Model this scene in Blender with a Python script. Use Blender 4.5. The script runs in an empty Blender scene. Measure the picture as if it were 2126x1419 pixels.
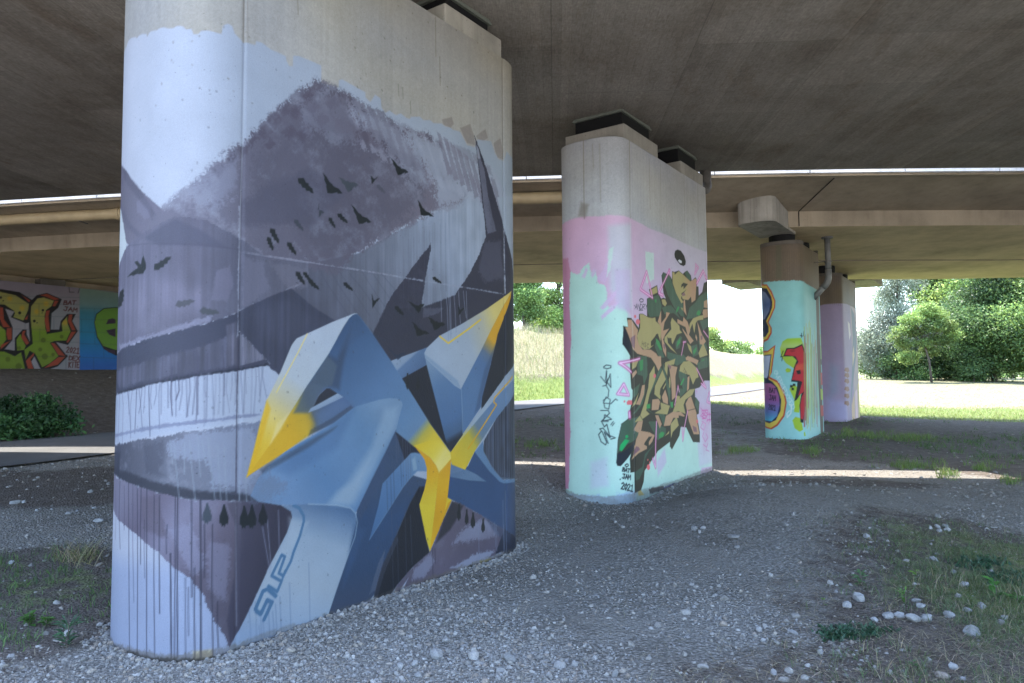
import bpy, math, random, json
import numpy as np
from mathutils import Vector, Matrix
rng = np.random.default_rng(7); random.seed(7)
scene = bpy.context.scene
COL = scene.collection

# ------------------------------------------------------------------ camera, sky, sun, exposure
PITCH, ROLL, EYE = 0.057, -0.0082, 1.65
cd = bpy.data.cameras.new('camera'); cam = bpy.data.objects.new('camera', cd); COL.objects.link(cam)
cd.sensor_width = 36.0; cd.lens = 36.0 * 1457.2244 / 2126; cd.clip_start = 0.05; cd.clip_end = 4000
Fw = Vector((0, math.cos(PITCH), math.sin(PITCH))); R0 = Vector((1, 0, 0)); U0 = Vector((0, -math.sin(PITCH), math.cos(PITCH)))
c_, s_ = math.cos(ROLL), math.sin(ROLL)
Rw = c_ * R0 + s_ * U0; Uw = -s_ * R0 + c_ * U0
cam.matrix_world = Matrix(((Rw.x, Uw.x, -Fw.x, 0), (Rw.y, Uw.y, -Fw.y, 0), (Rw.z, Uw.z, -Fw.z, EYE), (0, 0, 0, 1)))
scene.camera = cam

SUN_TO = Vector((-0.05, 0.28, 1.0)).normalized()
elev = math.asin(SUN_TO.z); azim = math.atan2(SUN_TO.x, SUN_TO.y)
w = bpy.data.worlds.new('World'); scene.world = w; w.use_nodes = True
nt = w.node_tree; bg = nt.nodes['Background']
sky = nt.nodes.new('ShaderNodeTexSky'); sky.sky_type = 'NISHITA'; sky.sun_disc = False
sky.sun_elevation = elev; sky.sun_rotation = azim; sky.air_density = 1.0; sky.dust_density = 1.2; sky.ozone_density = 1.2
nt.links.new(sky.outputs[0], bg.inputs[0]); bg.inputs[1].default_value = 0.15
sd = bpy.data.lights.new('sun', 'SUN'); sd.energy = 2.3; sd.angle = math.radians(0.53); sd.color = (1.0, 0.95, 0.87)
sun = bpy.data.objects.new('sun', sd); COL.objects.link(sun)
sun.rotation_euler = SUN_TO.to_track_quat('Z', 'Y').to_euler(); sun.location = (0, 0, 30)
vs = scene.view_settings; vs.view_transform = 'Standard'; vs.look = 'None'; vs.gamma = 1; vs.use_curve_mapping = False
vs.exposure = 3.32
scene.cycles.max_bounces = 10; scene.cycles.diffuse_bounces = 6; scene.cycles.sample_clamp_indirect = 6

# ------------------------------------------------------------------ helpers
def lin(c):
    c = np.asarray(c, float) / 255.0
    return np.where(c <= 0.04045, c / 12.92, ((c + 0.055) / 1.055) ** 2.4)
def link(o, parent=None):
    COL.objects.link(o)
    if parent is not None: o.parent = parent
    return o
def tag(o, label=None, cat=None, group=None, kind=None):
    if label: o['label'] = label
    if cat: o['category'] = cat
    if group: o['group'] = group
    if kind: o['kind'] = kind
    return o
def empty(name, loc=(0, 0, 0)):
    o = bpy.data.objects.new(name, None); COL.objects.link(o); o.location = loc; o.empty_display_size = .2
    return o
def mesh_np(name, V, F, mat=None, parent=None, smooth=False, cols=None, cname='Paint', origin=None):
    """one mesh object from numpy vertices and same-sized faces (or a list of index lists)"""
    V = np.asarray(V, np.float32)
    if origin is not None: V = V - np.asarray(origin, np.float32)
    me = bpy.data.meshes.new(name); me.vertices.add(len(V)); me.vertices.foreach_set('co', V.ravel())
    groups = F if isinstance(F, list) else [F]
    idx = []; st = []; n0 = 0
    for g in groups:
        g = np.asarray(g, np.int32); k = g.shape[1]
        idx.append(g.ravel()); st.append(n0 + np.arange(len(g)) * k); n0 += g.size
    idx = np.concatenate(idx); st = np.concatenate(st)
    me.loops.add(len(idx)); me.loops.foreach_set('vertex_index', idx)
    me.polygons.add(len(st)); me.polygons.foreach_set('loop_start', st.astype(np.int32))
    me.update(calc_edges=True); me.validate()
    me.polygons.foreach_set('use_smooth', np.full(len(me.polygons), smooth))
    if cols is not None:
        at = me.color_attributes.new(cname, 'FLOAT_COLOR', 'POINT')
        C = np.ones((len(V), 4), np.float32); C[:, :3] = cols; at.data.foreach_set('color', C.ravel())
    if mat: me.materials.append(mat)
    o = bpy.data.objects.new(name, me); COL.objects.link(o)
    if parent is not None: o.parent = parent
    if origin is not None: o.location = origin
    return o
class MB:
    """collects boxes, prisms and tubes into one mesh"""
    def __init__(s): s.v = []; s.f = []
    def add(s, V, F):
        n = len(s.v); s.v += [tuple(p) for p in V]; s.f += [tuple(i + n for i in f) for f in F]
    def prism(s, ring, z0, z1):
        k = len(ring); V = [(x, y, z0) for x, y in ring] + [(x, y, z1) for x, y in ring]
        F = [(i, (i + 1) % k, k + (i + 1) % k, k + i) for i in range(k)] + [tuple(range(k))[::-1], tuple(range(k, 2 * k))]
        s.add(V, F)
    def hexa(s, P8):
        s.add(P8, [(3, 2, 1, 0), (4, 5, 6, 7), (0, 1, 5, 4), (1, 2, 6, 5), (2, 3, 7, 6), (3, 0, 4, 7)])
    def box(s, o, ax, ay, az):
        o, ax, ay, az = map(Vector, (o, ax, ay, az))
        s.hexa([o, o + ax, o + ax + ay, o + ay, o + az, o + ax + az, o + ax + ay + az, o + ay + az])
    def tube(s, pts, r, k=14, caps=True):
        pts = [Vector(p) for p in pts]; rr = r if isinstance(r, (list, tuple)) else [r] * len(pts)
        n0 = len(s.v); up = None
        for i, p in enumerate(pts):
            d = (pts[min(i + 1, len(pts) - 1)] - pts[max(i - 1, 0)]).normalized()
            if up is None: up = d.orthogonal().normalized()
            up = (up - d * up.dot(d)).normalized(); side = d.cross(up)
            for j in range(k):
                a = 2 * math.pi * j / k; s.v.append(tuple(p + (up * math.cos(a) + side * math.sin(a)) * rr[i]))
        for i in range(len(pts) - 1):
            for j in range(k):
                a = n0 + i * k + j; b = n0 + i * k + (j + 1) % k; s.f.append((a, b, b + k, a + k))
        if caps:
            s.f.append(tuple(range(n0, n0 + k))[::-1]); s.f.append(tuple(range(n0 + (len(pts) - 1) * k, n0 + len(pts) * k)))
    def build(s, name, mat, parent=None, smooth=False, bevel=0, origin=None):
        me = bpy.data.meshes.new(name); o0 = Vector(origin) if origin is not None else Vector((0, 0, 0))
        me.from_pydata([tuple(Vector(v) - o0) for v in s.v], [], s.f); me.update(); me.validate()
        if mat: me.materials.append(mat)
        for p in me.polygons: p.use_smooth = smooth
        o = bpy.data.objects.new(name, me); COL.objects.link(o); o.location = o0
        if parent is not None: o.parent = parent
        if bevel:
            b = o.modifiers.new('bevel', 'BEVEL'); b.width = bevel; b.segments = 2; b.limit_method = 'ANGLE'; b.angle_limit = math.radians(40)
        return o
def nmat(name):
    m = bpy.data.materials.new(name); m.use_nodes = True; n = m.node_tree
    b = n.nodes['Principled BSDF']; b.inputs['Specular IOR Level'].default_value = .25
    return m, n, b
def N(n, t, **kw):
    x = n.nodes.new(t)
    for k, v in kw.items():
        if k in x.inputs.keys() if isinstance(k, str) else False: x.inputs[k].default_value = v
        else: setattr(x, k, v)
    return x
def noise(n, vec, scale, detail=6, rough=.55, dist=0):
    x = n.nodes.new('ShaderNodeTexNoise'); x.inputs['Scale'].default_value = scale; x.inputs['Detail'].default_value = detail
    x.inputs['Roughness'].default_value = rough; x.inputs['Distortion'].default_value = dist
    if vec is not None: n.links.new(vec, x.inputs['Vector'])
    return x.outputs['Fac']
def ramp(n, fac, stops):
    r = n.nodes.new('ShaderNodeValToRGB'); e = r.color_ramp.elements
    while len(e) < len(stops): e.new(.5)
    for el, (p, c) in zip(e, stops):
        el.position = p; el.color = (*c, 1) if len(c) == 3 else c
    n.links.new(fac, r.inputs[0]); return r.outputs[0]
def grey(a): return (a, a, a)
def mix(n, a, b, fac, mode='MIX'):
    x = n.nodes.new('ShaderNodeMix'); x.data_type = 'RGBA'; x.blend_type = mode
    for sock, v in ((x.inputs[6], a), (x.inputs[7], b), (x.inputs[0], fac)):
        if hasattr(v, 'is_linked') or isinstance(v, bpy.types.NodeSocket): n.links.new(v, sock)
        elif isinstance(v, (int, float)): sock.default_value = v
        else: sock.default_value = (*v, 1)
    return x.outputs[2]
def bump(n, b, h, strength=.4, dist=.01):
    x = n.nodes.new('ShaderNodeBump'); x.inputs['Strength'].default_value = strength; x.inputs['Distance'].default_value = dist
    n.links.new(h, x.inputs['Height']); n.links.new(x.outputs[0], b.inputs['Normal']); return x
def coord(n, scale=(1, 1, 1), rot=(0, 0, 0), kind='Object'):
    t = n.nodes.new('ShaderNodeTexCoord'); m = n.nodes.new('ShaderNodeMapping')
    m.inputs['Scale'].default_value = scale; m.inputs['Rotation'].default_value = rot
    n.links.new(t.outputs[kind], m.inputs['Vector']); return m.outputs[0]
def wpos(n, scale=(1, 1, 1), rot=(0, 0, 0)):
    g = n.nodes.new('ShaderNodeNewGeometry'); m = n.nodes.new('ShaderNodeMapping')
    m.inputs['Scale'].default_value = scale; m.inputs['Rotation'].default_value = rot
    n.links.new(g.outputs['Position'], m.inputs['Vector']); return m.outputs[0]
def attr(n, name):
    a = n.nodes.new('ShaderNodeAttribute'); a.attribute_name = name; return a.outputs['Color']

# ------------------------------------------------------------------ materials
def mat_soffit():
    m, n, b = nmat('board_marked_concrete')
    r_ = math.radians(3.5)
    def bricks(w_, h_, c1, c2, mort, ms, off=.37):
        br = n.nodes.new('ShaderNodeTexBrick'); br.offset = off; br.inputs['Scale'].default_value = 1
        br.inputs['Brick Width'].default_value = w_; br.inputs['Row Height'].default_value = h_; br.inputs['Mortar Size'].default_value = ms; br.inputs['Mortar Smooth'].default_value = .3
        br.inputs['Color1'].default_value = (*grey(c1), 1); br.inputs['Color2'].default_value = (*grey(c2), 1); br.inputs['Mortar'].default_value = (*grey(mort), 1)
        n.links.new(wpos(n, (1, 1, 0), (0, 0, math.radians(93.5))), br.inputs['Vector']); return br.outputs['Color']
    plank = bricks(4.1, .105, .40, .60, .36, .004); panel = bricks(2.5, 1.55, .43, .57, .40, .008, .5); sheet = bricks(7.4, 3.1, .44, .56, .47, .006, .3)
    grain = noise(n, wpos(n, (70, 9, 20), (0, 0, r_)), 1.0, 4, .75)
    iso = noise(n, wpos(n), 26, 6, .72)
    blot = noise(n, wpos(n), .75, 8, .68, .4)
    stain = noise(n, wpos(n, (2.2, .6, 1), (0, 0, r_)), 1.0, 6, .7, .5)
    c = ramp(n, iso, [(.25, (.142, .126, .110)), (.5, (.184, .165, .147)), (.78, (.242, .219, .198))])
    c = mix(n, c, ramp(n, grain, [(.28, grey(.66)), (.5, grey(1)), (.74, grey(1.28))]), .75, 'MULTIPLY')
    c = mix(n, c, ramp(n, blot, [(.28, (.66, .60, .54)), (.48, (1, .985, .97)), (.70, (1.22, 1.24, 1.24))]), .9, 'MULTIPLY')
    c = mix(n, c, ramp(n, stain, [(.30, (.80, .72, .64)), (.45, grey(1))]), .8, 'MULTIPLY')
    for q, f in ((plank, .40), (panel, .85), (sheet, .9)): c = mix(n, c, q, f, 'OVERLAY')
    n.links.new(c, b.inputs['Base Color']); b.inputs['Roughness'].default_value = .85
    h = n.nodes.new('ShaderNodeMath'); h.operation = 'ADD'; n.links.new(grain, h.inputs[0]); n.links.new(iso, h.inputs[1])
    bump(n, b, h.outputs[0], .35, .008); return m
def mat_concrete(name, col, streak=.35, scale=1.0, warm=None):
    m, n, b = nmat(name)
    o = coord(n)
    st = noise(n, wpos(n, (11 * scale, 11 * scale, .35)), 1.0, 5, .65)
    bl = noise(n, wpos(n), 1.6 * scale, 7, .62)
    pores = noise(n, wpos(n), 46, 2, .5)
    a = np.array(col)
    c1 = ramp(n, bl, [(.28, tuple(a * .66)), (.52, tuple(a)), (.75, tuple(a * 1.2))])
    c2 = mix(n, c1, ramp(n, st, [(.30, (.55, .53, .50)), (.5, grey(1)), (.72, grey(1.18))]), streak, 'MULTIPLY')
    c3 = mix(n, c2, ramp(n, pores, [(.26, grey(.35)), (.33, grey(1))]), .6, 'MULTIPLY')
    n.links.new(c3, b.inputs['Base Color']); b.inputs['Roughness'].default_value = .85
    bump(n, b, pores, .25, .004); return m
def mat_plain(name, col, rough=.6, metal=0, var=.12, scale=14):
    m, n, b = nmat(name); a = np.array(col)
    f = noise(n, wpos(n), scale, 5, .6)
    n.links.new(ramp(n, f, [(.25, tuple(a * (1 - var * 1.6))), (.75, tuple(a * (1 + var)))]), b.inputs['Base Color'])
    b.inputs['Roughness'].default_value = rough; b.inputs['Metallic'].default_value = metal; bump(n, b, f, .15, .004); return m
def mat_paint(name, gain=1.0):
    """spray paint and rolled paint on concrete; colours come from the painted wall coordinates"""
    m, n, b = nmat(name); a = attr(n, 'Paint')
    g = noise(n, wpos(n), 190, 3, .6); l = noise(n, wpos(n), 3.2, 6, .6); p = noise(n, wpos(n), 60, 2, .5)
    c = mix(n, a, ramp(n, g, [(.3, grey(.90)), (.7, grey(1.08))]), 1.0, 'MULTIPLY')
    c = mix(n, c, ramp(n, l, [(.3, grey(.93)), (.7, grey(1.05))]), 1.0, 'MULTIPLY')
    c = mix(n, c, ramp(n, p, [(.245, grey(.45)), (.285, grey(1))]), .7, 'MULTIPLY')
    if gain != 1: c = mix(n, c, grey(gain), 1.0, 'MULTIPLY')
    n.links.new(c, b.inputs['Base Color']); b.inputs['Roughness'].default_value = .62
    bump(n, b, p, .3, .004); return m
def mat_leaf(name, trans=.35):
    m = bpy.data.materials.new(name); m.use_nodes = True; n = m.node_tree; b = n.nodes['Principled BSDF']
    a = attr(n, 'Leaf'); n.links.new(a, b.inputs['Base Color']); b.inputs['Roughness'].default_value = .5; b.inputs['Specular IOR Level'].default_value = .3
    t = n.nodes.new('ShaderNodeBsdfTranslucent'); hs = n.nodes.new('ShaderNodeHueSaturation'); hs.inputs['Value'].default_value = 1.25; hs.inputs['Hue'].default_value = .485
    n.links.new(a, hs.inputs['Color']); n.links.new(hs.outputs[0], t.inputs[0])
    x = n.nodes.new('ShaderNodeMixShader'); x.inputs[0].default_value = trans
    n.links.new(b.outputs[0], x.inputs[1]); n.links.new(t.outputs[0], x.inputs[2]); n.links.new(x.outputs[0], n.nodes['Material Output'].inputs[0]); return m
def mat_stone():
    m, n, b = nmat('gravel_stone'); a = attr(n, 'Paint')
    f = noise(n, wpos(n), 90, 4, .6)
    n.links.new(mix(n, a, ramp(n, f, [(.3, grey(.8)), (.7, grey(1.15))]), 1.0, 'MULTIPLY'), b.inputs['Base Color']); b.inputs['Roughness'].default_value = .9
    bump(n, b, f, .3, .004); return m
def mat_ground():
    m, n, b = nmat('gravel_soil_and_turf'); z = attr(n, 'Zone')
    s = n.nodes.new('ShaderNodeSeparateColor'); n.links.new(z, s.inputs[0])
    v = wpos(n)
    big = noise(n, v, .9, 8, .65); fine = noise(n, v, 38, 5, .7); mid = noise(n, v, 7, 6, .65)
    vo = n.nodes.new('ShaderNodeTexVoronoi'); vo.inputs['Scale'].default_value = 42; n.links.new(v, vo.inputs['Vector'])
    vo2 = n.nodes.new('ShaderNodeTexVoronoi'); vo2.inputs['Scale'].default_value = 95; n.links.new(v, vo2.inputs['Vector'])
    grav = ramp(n, fine, [(.25, (.125, .115, .101)), (.5, (.205, .190, .170)), (.78, (.300, .282, .256))])
    cell = n.nodes.new('ShaderNodeSeparateColor'); n.links.new(vo.outputs['Color'], cell.inputs[0])
    grav = mix(n, grav, ramp(n, cell.outputs[0], [(.1, grey(.70)), (.5, grey(1)), (.9, grey(1.30))]), .7, 'MULTIPLY')
    grav = mix(n, grav, ramp(n, vo.outputs['Distance'], [(.25, grey(1.15)), (.62, grey(.58))]), .65, 'MULTIPLY')  # shade between the stones painted in as darker cell edges
    dust = ramp(n, fine, [(.25, (.150, .137, .120)), (.75, (.235, .217, .193))])
    patch = noise(n, wpos(n, (1, 1.6, 1)), 1.5, 6, .62, .6)
    grav = mix(n, grav, dust, ramp(n, patch, [(.46, grey(0)), (.60, grey(.9))]))
    grav = mix(n, grav, ramp(n, big, [(.30, (.76, .73, .70)), (.52, grey(1)), (.72, grey(1.10))]), .9, 'MULTIPLY')
    soil = ramp(n, mid, [(.25, (.066, .054, .045)), (.55, (.112, .093, .079)), (.8, (.165, .141, .122))])
    soil = mix(n, soil, ramp(n, fine, [(.3, grey(.7)), (.7, grey(1.35))]), .8, 'MULTIPLY')
    grass = ramp(n, mid, [(.25, (.062, .090, .024)), (.5, (.108, .145, .040)), (.8, (.170, .195, .072))])
    hay = ramp(n, mid, [(.25, (.120, .120, .058)), (.5, (.188, .178, .104)), (.8, (.255, .236, .156))])
    nz_ = n.nodes.new('ShaderNodeMath'); nz_.operation = 'MULTIPLY_ADD'; n.links.new(mid, nz_.inputs[0]); nz_.inputs[1].default_value = .9; n.links.new(big, nz_.inputs[2])
    def edge(ch, lo, hi, amp):
        a = n.nodes.new('ShaderNodeMath'); a.operation = 'MULTIPLY_ADD'; n.links.new(nz_.outputs[0], a.inputs[0]); a.inputs[1].default_value = amp
        n.links.new(ch, a.inputs[2])
        mr = n.nodes.new('ShaderNodeMapRange'); mr.inputs['From Min'].default_value = lo + amp * .95; mr.inputs['From Max'].default_value = hi + amp * .95
        n.links.new(a.outputs[0], mr.inputs['Value']); return mr.outputs[0]
    c = mix(n, soil, grav, edge(s.outputs[0], .34, .66, 1.25))
    c = mix(n, c, grass, edge(s.outputs[1], .45, .80, 1.0)); c = mix(n, c, hay, edge(s.outputs[2], .35, .65, .5))
    n.links.new(c, b.inputs['Base Color']); b.inputs['Roughness'].default_value = .95; b.inputs['Specular IOR Level'].default_value = .1
    h = n.nodes.new('ShaderNodeMath'); h.operation = 'ADD'; n.links.new(fine, h.inputs[0]); n.links.new(vo.outputs['Distance'], h.inputs[1])
    bump(n, b, h.outputs[0], 1.0, .03); return m
def mat_asphalt():
    m, n, b = nmat('asphalt'); f = noise(n, wpos(n), 120, 4, .7); g = noise(n, wpos(n), .8, 5, .6)
    c = ramp(n, f, [(.3, (.042, .042, .042)), (.7, (.088, .086, .083))])
    c = mix(n, c, ramp(n, g, [(.3, grey(.8)), (.7, grey(1.25))]), .8, 'MULTIPLY'); n.links.new(c, b.inputs['Base Color']); b.inputs['Roughness'].default_value = .9
    bump(n, b, f, .3, .005); return m
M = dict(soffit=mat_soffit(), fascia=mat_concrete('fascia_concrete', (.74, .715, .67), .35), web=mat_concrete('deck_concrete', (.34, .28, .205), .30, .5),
         warm=mat_concrete('bounce_tinted_concrete', (.60, .475, .30), .2, .4), pale=mat_concrete('cap_concrete', (.265, .245, .215), .3), bounce_sheet=mat_concrete('pale_bounce_sheet', (.27, .25, .215), .1), block=mat_concrete('crosshead_concrete', (.30, .28, .245), .8, .7), paint=mat_paint('painted_concrete'),
         rubber=mat_plain('bearing_rubber', (.006, .006, .007), .7), plate=mat_plain('bearing_plate', (.12, .13, .11), .6),
         pvc=mat_plain('grey_pipe', (.15, .15, .147), .45, 0, .10, 8), yellow=mat_plain('yellowed_pipe', (.36, .285, .17), .5, 0, .14, 3), steel=mat_plain('weathered_steel', (.12, .11, .10), .6),
         dark=mat_plain('dark_joint', (.01, .01, .01), .9), bark=mat_plain('tree_bark', (.085, .070, .055), .9, 0, .35, 9), leaf=mat_leaf('leaf'), blade=mat_leaf('grass_blade', .3),
         stone=mat_stone(), ground=mat_ground(), asphalt=mat_asphalt(), lamp=mat_plain('galvanised_post', (.35, .36, .36), .5), wallfar=mat_plain('render_wall', (.30, .31, .30), .8), rooffar=mat_plain('roof_sheet', (.16, .16, .17), .7),
         rust=mat_concrete('wet_concrete', (.12, .105, .09), .5))

# ------------------------------------------------------------------ lie of the land
TH = .6149
UX, UY = math.sin(TH), math.cos(TH)          # direction of the pier row
CP = np.array([(0, 0, 0), (-3, 3, 0), (3, 3, 0), (-1.7, 4.5, 0), (-2.4, 5.2, 0), (-1.2, 4.0, 0), (0, 6.8, .0), (-.8, 5.6, 0), (-.9, 7.2, .02), (-3, 7, .06), (1.6, 9.2, .16), (3.3, 11.7, .17), (.9, 9.9, .17), (1.9, 8.8, .14), (2.5, 10.4, .165),
   (6.69, 15.91, .31), (7.6, 17.3, .34), (6.0, 16.4, .32), (9.7, 20.43, .41), (10.9, 22.1, .45), (9.0, 20.8, .44), (6.8, 22.7, .83), (16.5, 22.7, .19), (12, 16, .10), (8, 10, .06), (5, 6, 0), (10, 4, 0), (20, 10, 0), (4, 16, .33), (5.5, 11.5, .15), (0, 12.5, .3), (4.2, 13.2, .24),
   (-6.0, 9.4, .33), (-7, 12, .45), (-10.4, 14.5, .47), (-6.9, 12.2, .45), (-9, 10, .36), (-5, 5, .05), (-8, 4, .05), (-12, 10, .35), (-3, 17.6, .6), (.1, 22, .74), (-3.1, 25, .78), (5, 29, .82), (-.2, 29.4, .80), (7.6, 40, .88), (12.5, 40, .88), (27, 70, 1.0), (22, 72, 1.0),
   (27, 55, 1.6), (40, 55, 1.4), (20, 40, .9), (28, 35, .6), (14, 30, .55), (11.4, 26, .46), (20, 28, .3), (35, 62, 1.7), (60, 60, 1.5), (30, 20, .1), (40, 30, .4), (30, 90, 1.5), (60, 110, 1.6), (0, 110, 1.5), (-60, 60, 1.2), (-40, 0, 0), (40, -10, 0), (0, -20, 0), (150, 150, 1.6), (-150, 150, 1.5), (0, 300, 1.5), (150, -50, .8), (-150, -50, .8)], float)
def _phi(r): return -np.sqrt(r * r + 2.0)
_A = _phi(np.hypot(CP[:, None, 0] - CP[None, :, 0], CP[:, None, 1] - CP[None, :, 1])) - 0.02 * np.eye(len(CP))
_K = np.zeros((len(CP) + 1,) * 2); _K[:-1, :-1] = _A; _K[-1, :-1] = 1; _K[:-1, -1] = 1
_W = np.linalg.solve(_K, np.r_[CP[:, 2], 0])
def sstep(a, b, x):
    t = np.clip((x - a) / (b - a), 0, 1); return t * t * (3 - 2 * t)
def hnoise(x, y, seed=0):
    r = np.zeros_like(x); g = np.random.default_rng(seed)
    for f, a in ((.35, .5), (.9, .3), (2.3, .14), (5.1, .07)):
        for k in range(3):
            th = g.uniform(0, 6.28); r = r + a * .5 * np.sin((x * np.cos(th) + y * np.sin(th)) * f * 2 * g.uniform(.7, 1.4) + g.uniform(0, 6.28) + 1.3 * np.sin(y * f * .7 + k))
    return r
def gz(x, y):
    x = np.asarray(x, float); y = np.asarray(y, float); sh = np.broadcast(x, y).shape
    xf = np.broadcast_to(x, sh).ravel(); yf = np.broadcast_to(y, sh).ravel(); z = np.empty(len(xf))
    xc = np.clip(xf, -150, 150); yc = np.clip(yf, -50, 300)
    for i in range(0, len(xf), 40000):
        sl = slice(i, i + 40000)
        z[sl] = _phi(np.hypot(xc[sl, None] - CP[None, :, 0], yc[sl, None] - CP[None, :, 1])) @ _W[:-1] + _W[-1]
    d = xf * UY - yf * UX
    dirt = sstep(-17.3, -23.4, d) ** .8
    emb = (3.9 - .012 * np.clip(yf - 30, 0, 200)) * sstep(-17.2, -23.5, d) * sstep(140, 110, yf)
    back = 5.2 * sstep(-24.6, -25.6, d)
    k = sstep(25.5, 28.5, yf)
    z = z + (1 - k) * back * (yf > 0) + k * emb
    z = z + (1 - k) * dirt * (2.13 - z) * (d > -24.7)
    path = sstep(-17.6, -17.1, d) * sstep(-12.2, -12.5, d)
    nz = hnoise(xf, yf, 3)
    near = np.exp(-((np.hypot(xf, yf - 6)) / 60) ** 2)
    z = z + nz * (.022 + .05 * sstep(10, 20, yf) * (1 - k) * (d < -17)) * near * (1 - path)
    return z.reshape(sh)
def at_ratio(r, y): return r * y
# ------------------------------------------------------------------ ground sheet
def axis_pts(lo, hi, step, far, grow=1.07):
    a = list(np.arange(lo, hi + 1e-6, step)); s = step
    while a[-1] < far: s *= grow; a.append(a[-1] + s)
    s = step; b = [lo]
    while b[-1] > -far: s *= grow; b.append(b[-1] - s)
    return np.array(b[:0:-1] + a)
gx = axis_pts(-15, 22, .11, 1800); gy = axis_pts(1.5, 30, .10, 1800)
GX, GY = np.meshgrid(gx, gy); GZ = gz(GX, GY)
V = np.stack([GX.ravel(), GY.ravel(), GZ.ravel()], 1)
nx, ny = len(gx), len(gy)
i0 = (np.arange(ny - 1)[:, None] * nx + np.arange(nx - 1)[None]).ravel()
Fq = np.stack([i0, i0 + 1, i0 + nx + 1, i0 + nx], 1)
def poly_sd(x, y, P):
    """signed distance to a polygon, positive inside"""
    P = np.array(P, float); d2 = np.full(x.shape, 1e9); ins = np.zeros(x.shape, bool)
    for (x0, y0), (x1, y1) in zip(P, np.roll(P, -1, 0)):
        ex, ey = x1 - x0, y1 - y0; t = np.clip(((x - x0) * ex + (y - y0) * ey) / (ex * ex + ey * ey), 0, 1)
        d2 = np.minimum(d2, (x - x0 - t * ex) ** 2 + (y - y0 - t * ey) ** 2)
        if y0 != y1: ins ^= (y >= min(y0, y1)) & (y < max(y0, y1)) & (x < x0 + (y - y0) * ex / ey)
    return np.where(ins, 1, -1) * np.sqrt(d2)
VERGE = [(-.6, 3.4), (.21, 3.80), (.7, 4.01), (1.11, 4.32), (1.56, 4.72), (1.96, 5.45), (2.37, 6.13), (3.0, 7.0), (3.9, 7.85), (4.6, 7.7), (5.27, 7.3), (9, 5.6), (16, 2), (16, -3), (-.6, -3)]
LEFTG = [(-2.3, 4.9), (-3.2, 5.1), (-2.97, 4.57), (-4.5, 4.2), (-9, 4.6), (-9, 7.4), (-4.9, 6.8), (-4.0, 7.1), (-3.1, 6.3)]
def zone(x, y):
    """weights of gravel, living grass and mown hay"""
    d = x * UY - y * UX
    e = hnoise(x, y, 9)
    far = np.interp(x, [-9, -3, 1, 3, 4.6, 5.5, 6.6, 7.6, 12, 20], [14, 13.5, 12.3, 12.6, 13.6, 12.7, 12, 10.6, 9, 8])
    grav = 1 - .92 * sstep(-.5, .9, y - far + .5 * e)
    grav = np.maximum(grav, .42 * sstep(2.2, .5, np.hypot(x - 5.2, (y - 16.5) * .5) + .5 * e))
    vd = poly_sd(x, y, VERGE); verge = sstep(-.30, .40, vd + .28 * e)
    grav = grav * (1 - verge * (.62 + .38 * sstep(.3, 1.4, vd)))
    lg = poly_sd(x, y, LEFTG); grav = grav * (1 - .95 * sstep(-.25, .3, lg + .3 * e))
    grav = grav * (1 - .45 * sstep(5.0, 4.4, y) * sstep(-2.2, -3.0, x))
    grav = grav * (1 - .9 * sstep(-.4, .4, 1.35 - np.abs(y - 9.6 - .18 * (x + 5)) + .4 * e) * sstep(-1.5, -3, x))
    grav = grav * (1 - .75 * sstep(.9, -.1, np.hypot((x - 4.6) / 1.6, (y - 10.1) / .55) - .6 + .3 * e))
    grav = grav * (1 - .97 * (d < -17.0) * (y < 28))
    mead = sstep(22.4, 23.6, y + .4 * e) * (1 - (d > -17.3) * (d < -12.2))
    mead = np.maximum(mead, sstep(26, 27, y) * (d < -17.2))
    green = mead * (sstep(31, 27, y + 1.2 * e) * (d > -12))
    green = np.maximum(green, mead * (d < -16.8) * sstep(-20.2, -18.6, d + .8 * e))
    green = np.maximum(green, .26 * sstep(0, 1.2, y - far + e) * sstep(22, 20, y) * (d > -12))
    green = np.maximum(green, .5 * sstep(0, .6, lg + .3 * e))
    green = np.maximum(green, .60 * sstep(.05, 1.0, vd + .6 * e) * (y < 10))
    hay = mead * (1 - green)
    hay = np.maximum(hay, sstep(60, 75, y) * .5); hay = hay
    green = np.maximum(green, sstep(60, 75, y) * .6)
    return np.stack([grav, green, hay], -1)
ZN = zone(GX.ravel(), GY.ravel())
ground = mesh_np('ground', V, Fq, M['ground'], smooth=True, cols=ZN, cname='Zone'); tag(ground, kind='structure')

# asphalt path along the foot of the bank
tt = np.arange(-30, 95, .4); dd = np.linspace(-16.9, -12.6, 9)
Tt, Dd = np.meshgrid(tt, dd, indexing='ij')
PXx = Tt * UX + Dd * UY; PYy = Tt * UY - Dd * UX
PZ = gz(PXx, PYy) + .03 + .02 * np.cos((Dd + 14.75) / 2.15 * 1.4)
k = np.arange(len(tt) - 1)[:, None] * len(dd) + np.arange(len(dd) - 1)[None]; k = k.ravel()
path = mesh_np('path', np.stack([PXx.ravel(), PYy.ravel(), PZ.ravel()], 1), np.stack([k, k + len(dd), k + len(dd) + 1, k + 1], 1), M['asphalt'], smooth=True); tag(path, kind='structure')

# unseen pale sheet behind the viewpoint, added to bounce sunlight under the deck
yx = np.linspace(-60, 60, 41); yy = np.linspace(-60, 1.0, 21); YX, YY = np.meshgrid(yx, yy)
k = (np.arange(20)[:, None] * 41 + np.arange(40)[None]).ravel()
bounce_sheet = mesh_np('bounce_sheet', np.stack([YX.ravel(), YY.ravel(), gz(YX, YY).ravel() + .10], 1), np.stack([k, k + 1, k + 42, k + 41], 1), M['bounce_sheet'], smooth=True); tag(bounce_sheet, kind='structure')

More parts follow.
